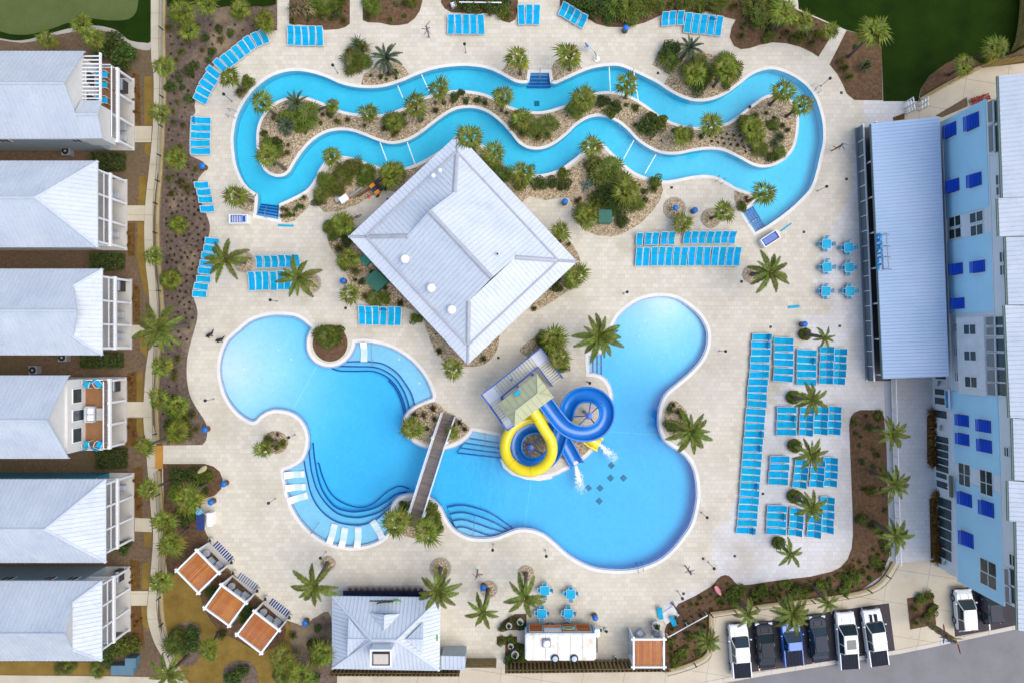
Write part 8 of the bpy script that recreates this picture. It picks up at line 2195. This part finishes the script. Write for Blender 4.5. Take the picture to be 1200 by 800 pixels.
def hedge(label, a, b, lx, ly, h, seed):
    rr = random.Random(seed); mb = MB(); n = int(420 * lx * ly)
    for i in range(n):
        f = rr.random(); c = Vector((rr.uniform(-lx / 2, lx / 2), rr.uniform(-ly / 2, ly / 2), h * (1 - .5 * rr.random() ** 2) + .06 * sin(9 * f)))
        if rr.random() < .35: c.z = rr.uniform(.1, h); s_ = rr.choice((-1, 1)); c.x, c.y = (s_ * lx / 2, c.y) if rr.random() < .4 else (c.x, s_ * ly / 2)
        nrm = Vector((rr.gauss(0, .5), rr.gauss(0, .5), 1)).normalized(); u = nrm.cross(Vector((cos(i), sin(i), 0))).normalized(); v = nrm.cross(u); l = rr.uniform(.06, .11)
        mb.add([c - u * l, c + v * l * .5, c + u * l, c - v * l * .5], [(0, 1, 2, 3)])
    t = thing('clipped_hedge', label, 'hedge', P(a, b, 0)); obj('foliage', mb.mesh('foliage', SHRUB), t)
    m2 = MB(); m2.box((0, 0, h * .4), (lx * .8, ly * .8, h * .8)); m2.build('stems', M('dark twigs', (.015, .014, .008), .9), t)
hedge('clipped hedge between the first and second cottage', 130, 191, 3.2, 1.7, 1.0, 1)
hedge('clipped hedge between the second and third cottage', 129, 307, 3.2, 1.6, 1.0, 2)
hedge('clipped hedge between the third and open cottage', 123, 422.5, 4.0, 1.4, 1.0, 3)
hedge('clipped hedge below the open balcony cottage', 134, 536, 2.9, 1.9, 1.0, 4)
# round hedges under the lounger palms
for lb, a, b, r_ in [('beside the trash bin',942,391.5,.62),('above the block of four loungers',928.5,465,.72),('at the third palm',930,521.5,.70),('at the fourth palm',929.5,580.5,.72),('at the last palm',911.5,635,.68)]:
    rr = random.Random(int(a * 7)); mb = MB()
    for i in range(650):
        an, R_ = rr.uniform(0, 6.3), r_ * sqrt(rr.random()) * (1 + .08 * sin(5 * rr.random())); c = Vector((cos(an) * R_, sin(an) * R_, .45 + rr.uniform(-.2, .12)))
        nrm = Vector((rr.gauss(0, .5), rr.gauss(0, .5), 1)).normalized(); u = nrm.cross(Vector((cos(i), sin(i), 0))).normalized(); v = nrm.cross(u); l = rr.uniform(.05, .10)
        mb.add([c - u * l, c + v * l * .5, c + u * l, c - v * l * .5], [(0, 1, 2, 3)])
    t = thing('round_hedge', 'round clipped hedge ring ' + lb, 'hedge', P(a, b, 0)); obj('foliage', mb.mesh('foliage', PALMET), t)
    m2 = MB(); m2.lathe((0, 0, 0), [(r_ * .95, 0), (r_ * .95, .22), (r_ * .5, .3)], 16); m2.build('soil', MULCH, t)
for k, a, b, s_ in [('bu',590,733,.8),('ol',602,727,.8),('bu',612,733,.8),('ol',588,749,.7),('ol',598,749,.7),('bu',610,760,.9),('bu',598,770,.9),('ol',612,770,.8),('bu',604,772,.7)]: plant(k, a, b, s_, 'in the small gardens beside the trailer')
for k, a, b, s_ in [('ol',1075,701,.9),('ol',1087,698,.9),('gr',1070,712,.9),('ol',1090,712,.9),('gr',1072,728,.9),('ol',1083,722,.8)]: plant(k, a, b, s_, 'in the planting square by the parking')
mb = MB()
for k in range(160):
    rr = random.Random(k); mb.box((rr.uniform(-1.0, 1.0), rr.uniform(-.35, .35), .25 + rr.uniform(0, .1)), (.13, .05, .09), rr.uniform(0, 3))
o = mb.build('red_shrub', M('red blossom', (.30, .02, .015), .7), loc=P(1147, 117.5, 0), rot=(0, 0, radians(18))); tagit(o, 'low red flowering shrub at the hotel corner', 'shrub')

# ------------------------------------------------------------------ tell look-alike plants apart by what they stand nearest to
MARKS = [('the green transformer box',708,255),('the orange utility cart',443,221),('the white pool lift',699,69),('the white goal frame',560,8),('the yellow surfboard',237,549),('the coral pink surfboard',841,691),('the tower stairs',655,440),('the left river steps',313,248),('the upper river steps',632,92),('the right river steps',884,257),('the pavilion corner over the river',539,171),('the pavilion corner above the seven loungers',420,283),('the pavilion corner beside the tower',551,426),('the pavilion corner below the gravel point',672,311),('the cabana by the towel cart',246,659),('the middle cabana',277,697),('the cabana nearest the snack shop',314,727),('the cabana beside the trailer',756,752),('the snack shop wall',394,740),('the catering trailer',618,750),('the tall carved totem',1076,722),('the blue pickup',923,745),('the pickup with the sunroof',988,745),('the pickup with bonnet stripes',1020,740),('the slate saloon',894,750),('the pergola cottage porch',155,110),('the blue grey utility cabinets',152,778),('the teal cottage porch',154,600),('the slanted four chairs',671,18),('the row of five by the goal frame',546,36),('the curved chair row',262,70),('the three loungers by the walkway',620,18),('the triangular bed palm',994,67),('the island tip at the river bend',302,165),('the island tip facing the grill house',935,150),('the stacked boards',420,224),('the stone ring planter',790,245),('the striped float tub',282,258),('the round beach pool planter',387,402),('the footbridge upper stairs',526,485),('the footbridge lower stairs',484,617),('the orange gate ramp',187,535),('the putting green corner',150,47),('the upper arrow post',503,44),('the hotel entrance sign',1100,467),('the round hedge of the last palm',911,635),('the hotel lower corner',1100,660),('the fence corner by the parking',831,718),('the navy towel stand',248,606),('the upper five long loungers',358,42),('the angled walkway',985,40),('the row of fourteen loungers',805,300),('the row of six by the pavilion',445,370),('the grey sculptures',252,395),('the stepped chairs',243,315),('the file of four chairs',240,230),('the cottage with open balcony',148,480),('the cottage with small gable',154,365),('the second cottage porch',148,240),('the clipped gable cottage porch',152,700),('the big palm above the slides',694,392),('the bay palm right of the slides',799,497),('the island cycad by the bend',350,125),('the lawn corner palm',221,767),('the narrow mulch bed head',1017,482),('the white fence foot',1049,655)]
TAKEN = set()
for kind in KN:
    ps = [(a, b, o) for k, a, b, o in PLANTS if k == kind]
    rank = {}
    for mi, (ph, mx, my) in enumerate(MARKS):
        for r_, (a, b, o) in enumerate(sorted(ps, key=lambda q: hypot(q[0] - mx, q[1] - my))[:7]):
            d = hypot(a - mx, b - my)
            if d < 90: rank.setdefault(o.name, []).append((d * (1 + .35 * r_), mi, r_, o))
    for nm, opts in rank.items():
        for _, mi, r_, o in sorted(opts, key=lambda q: q[0]):
            if (kind, mi, r_) in TAKEN: continue
            TAKEN.add((kind, mi, r_))
            o['label'] = KN[kind][2] + ('closest to ' if r_ == 0 else ORD[r_] + ' closest to ') + MARKS[mi][0]
            break
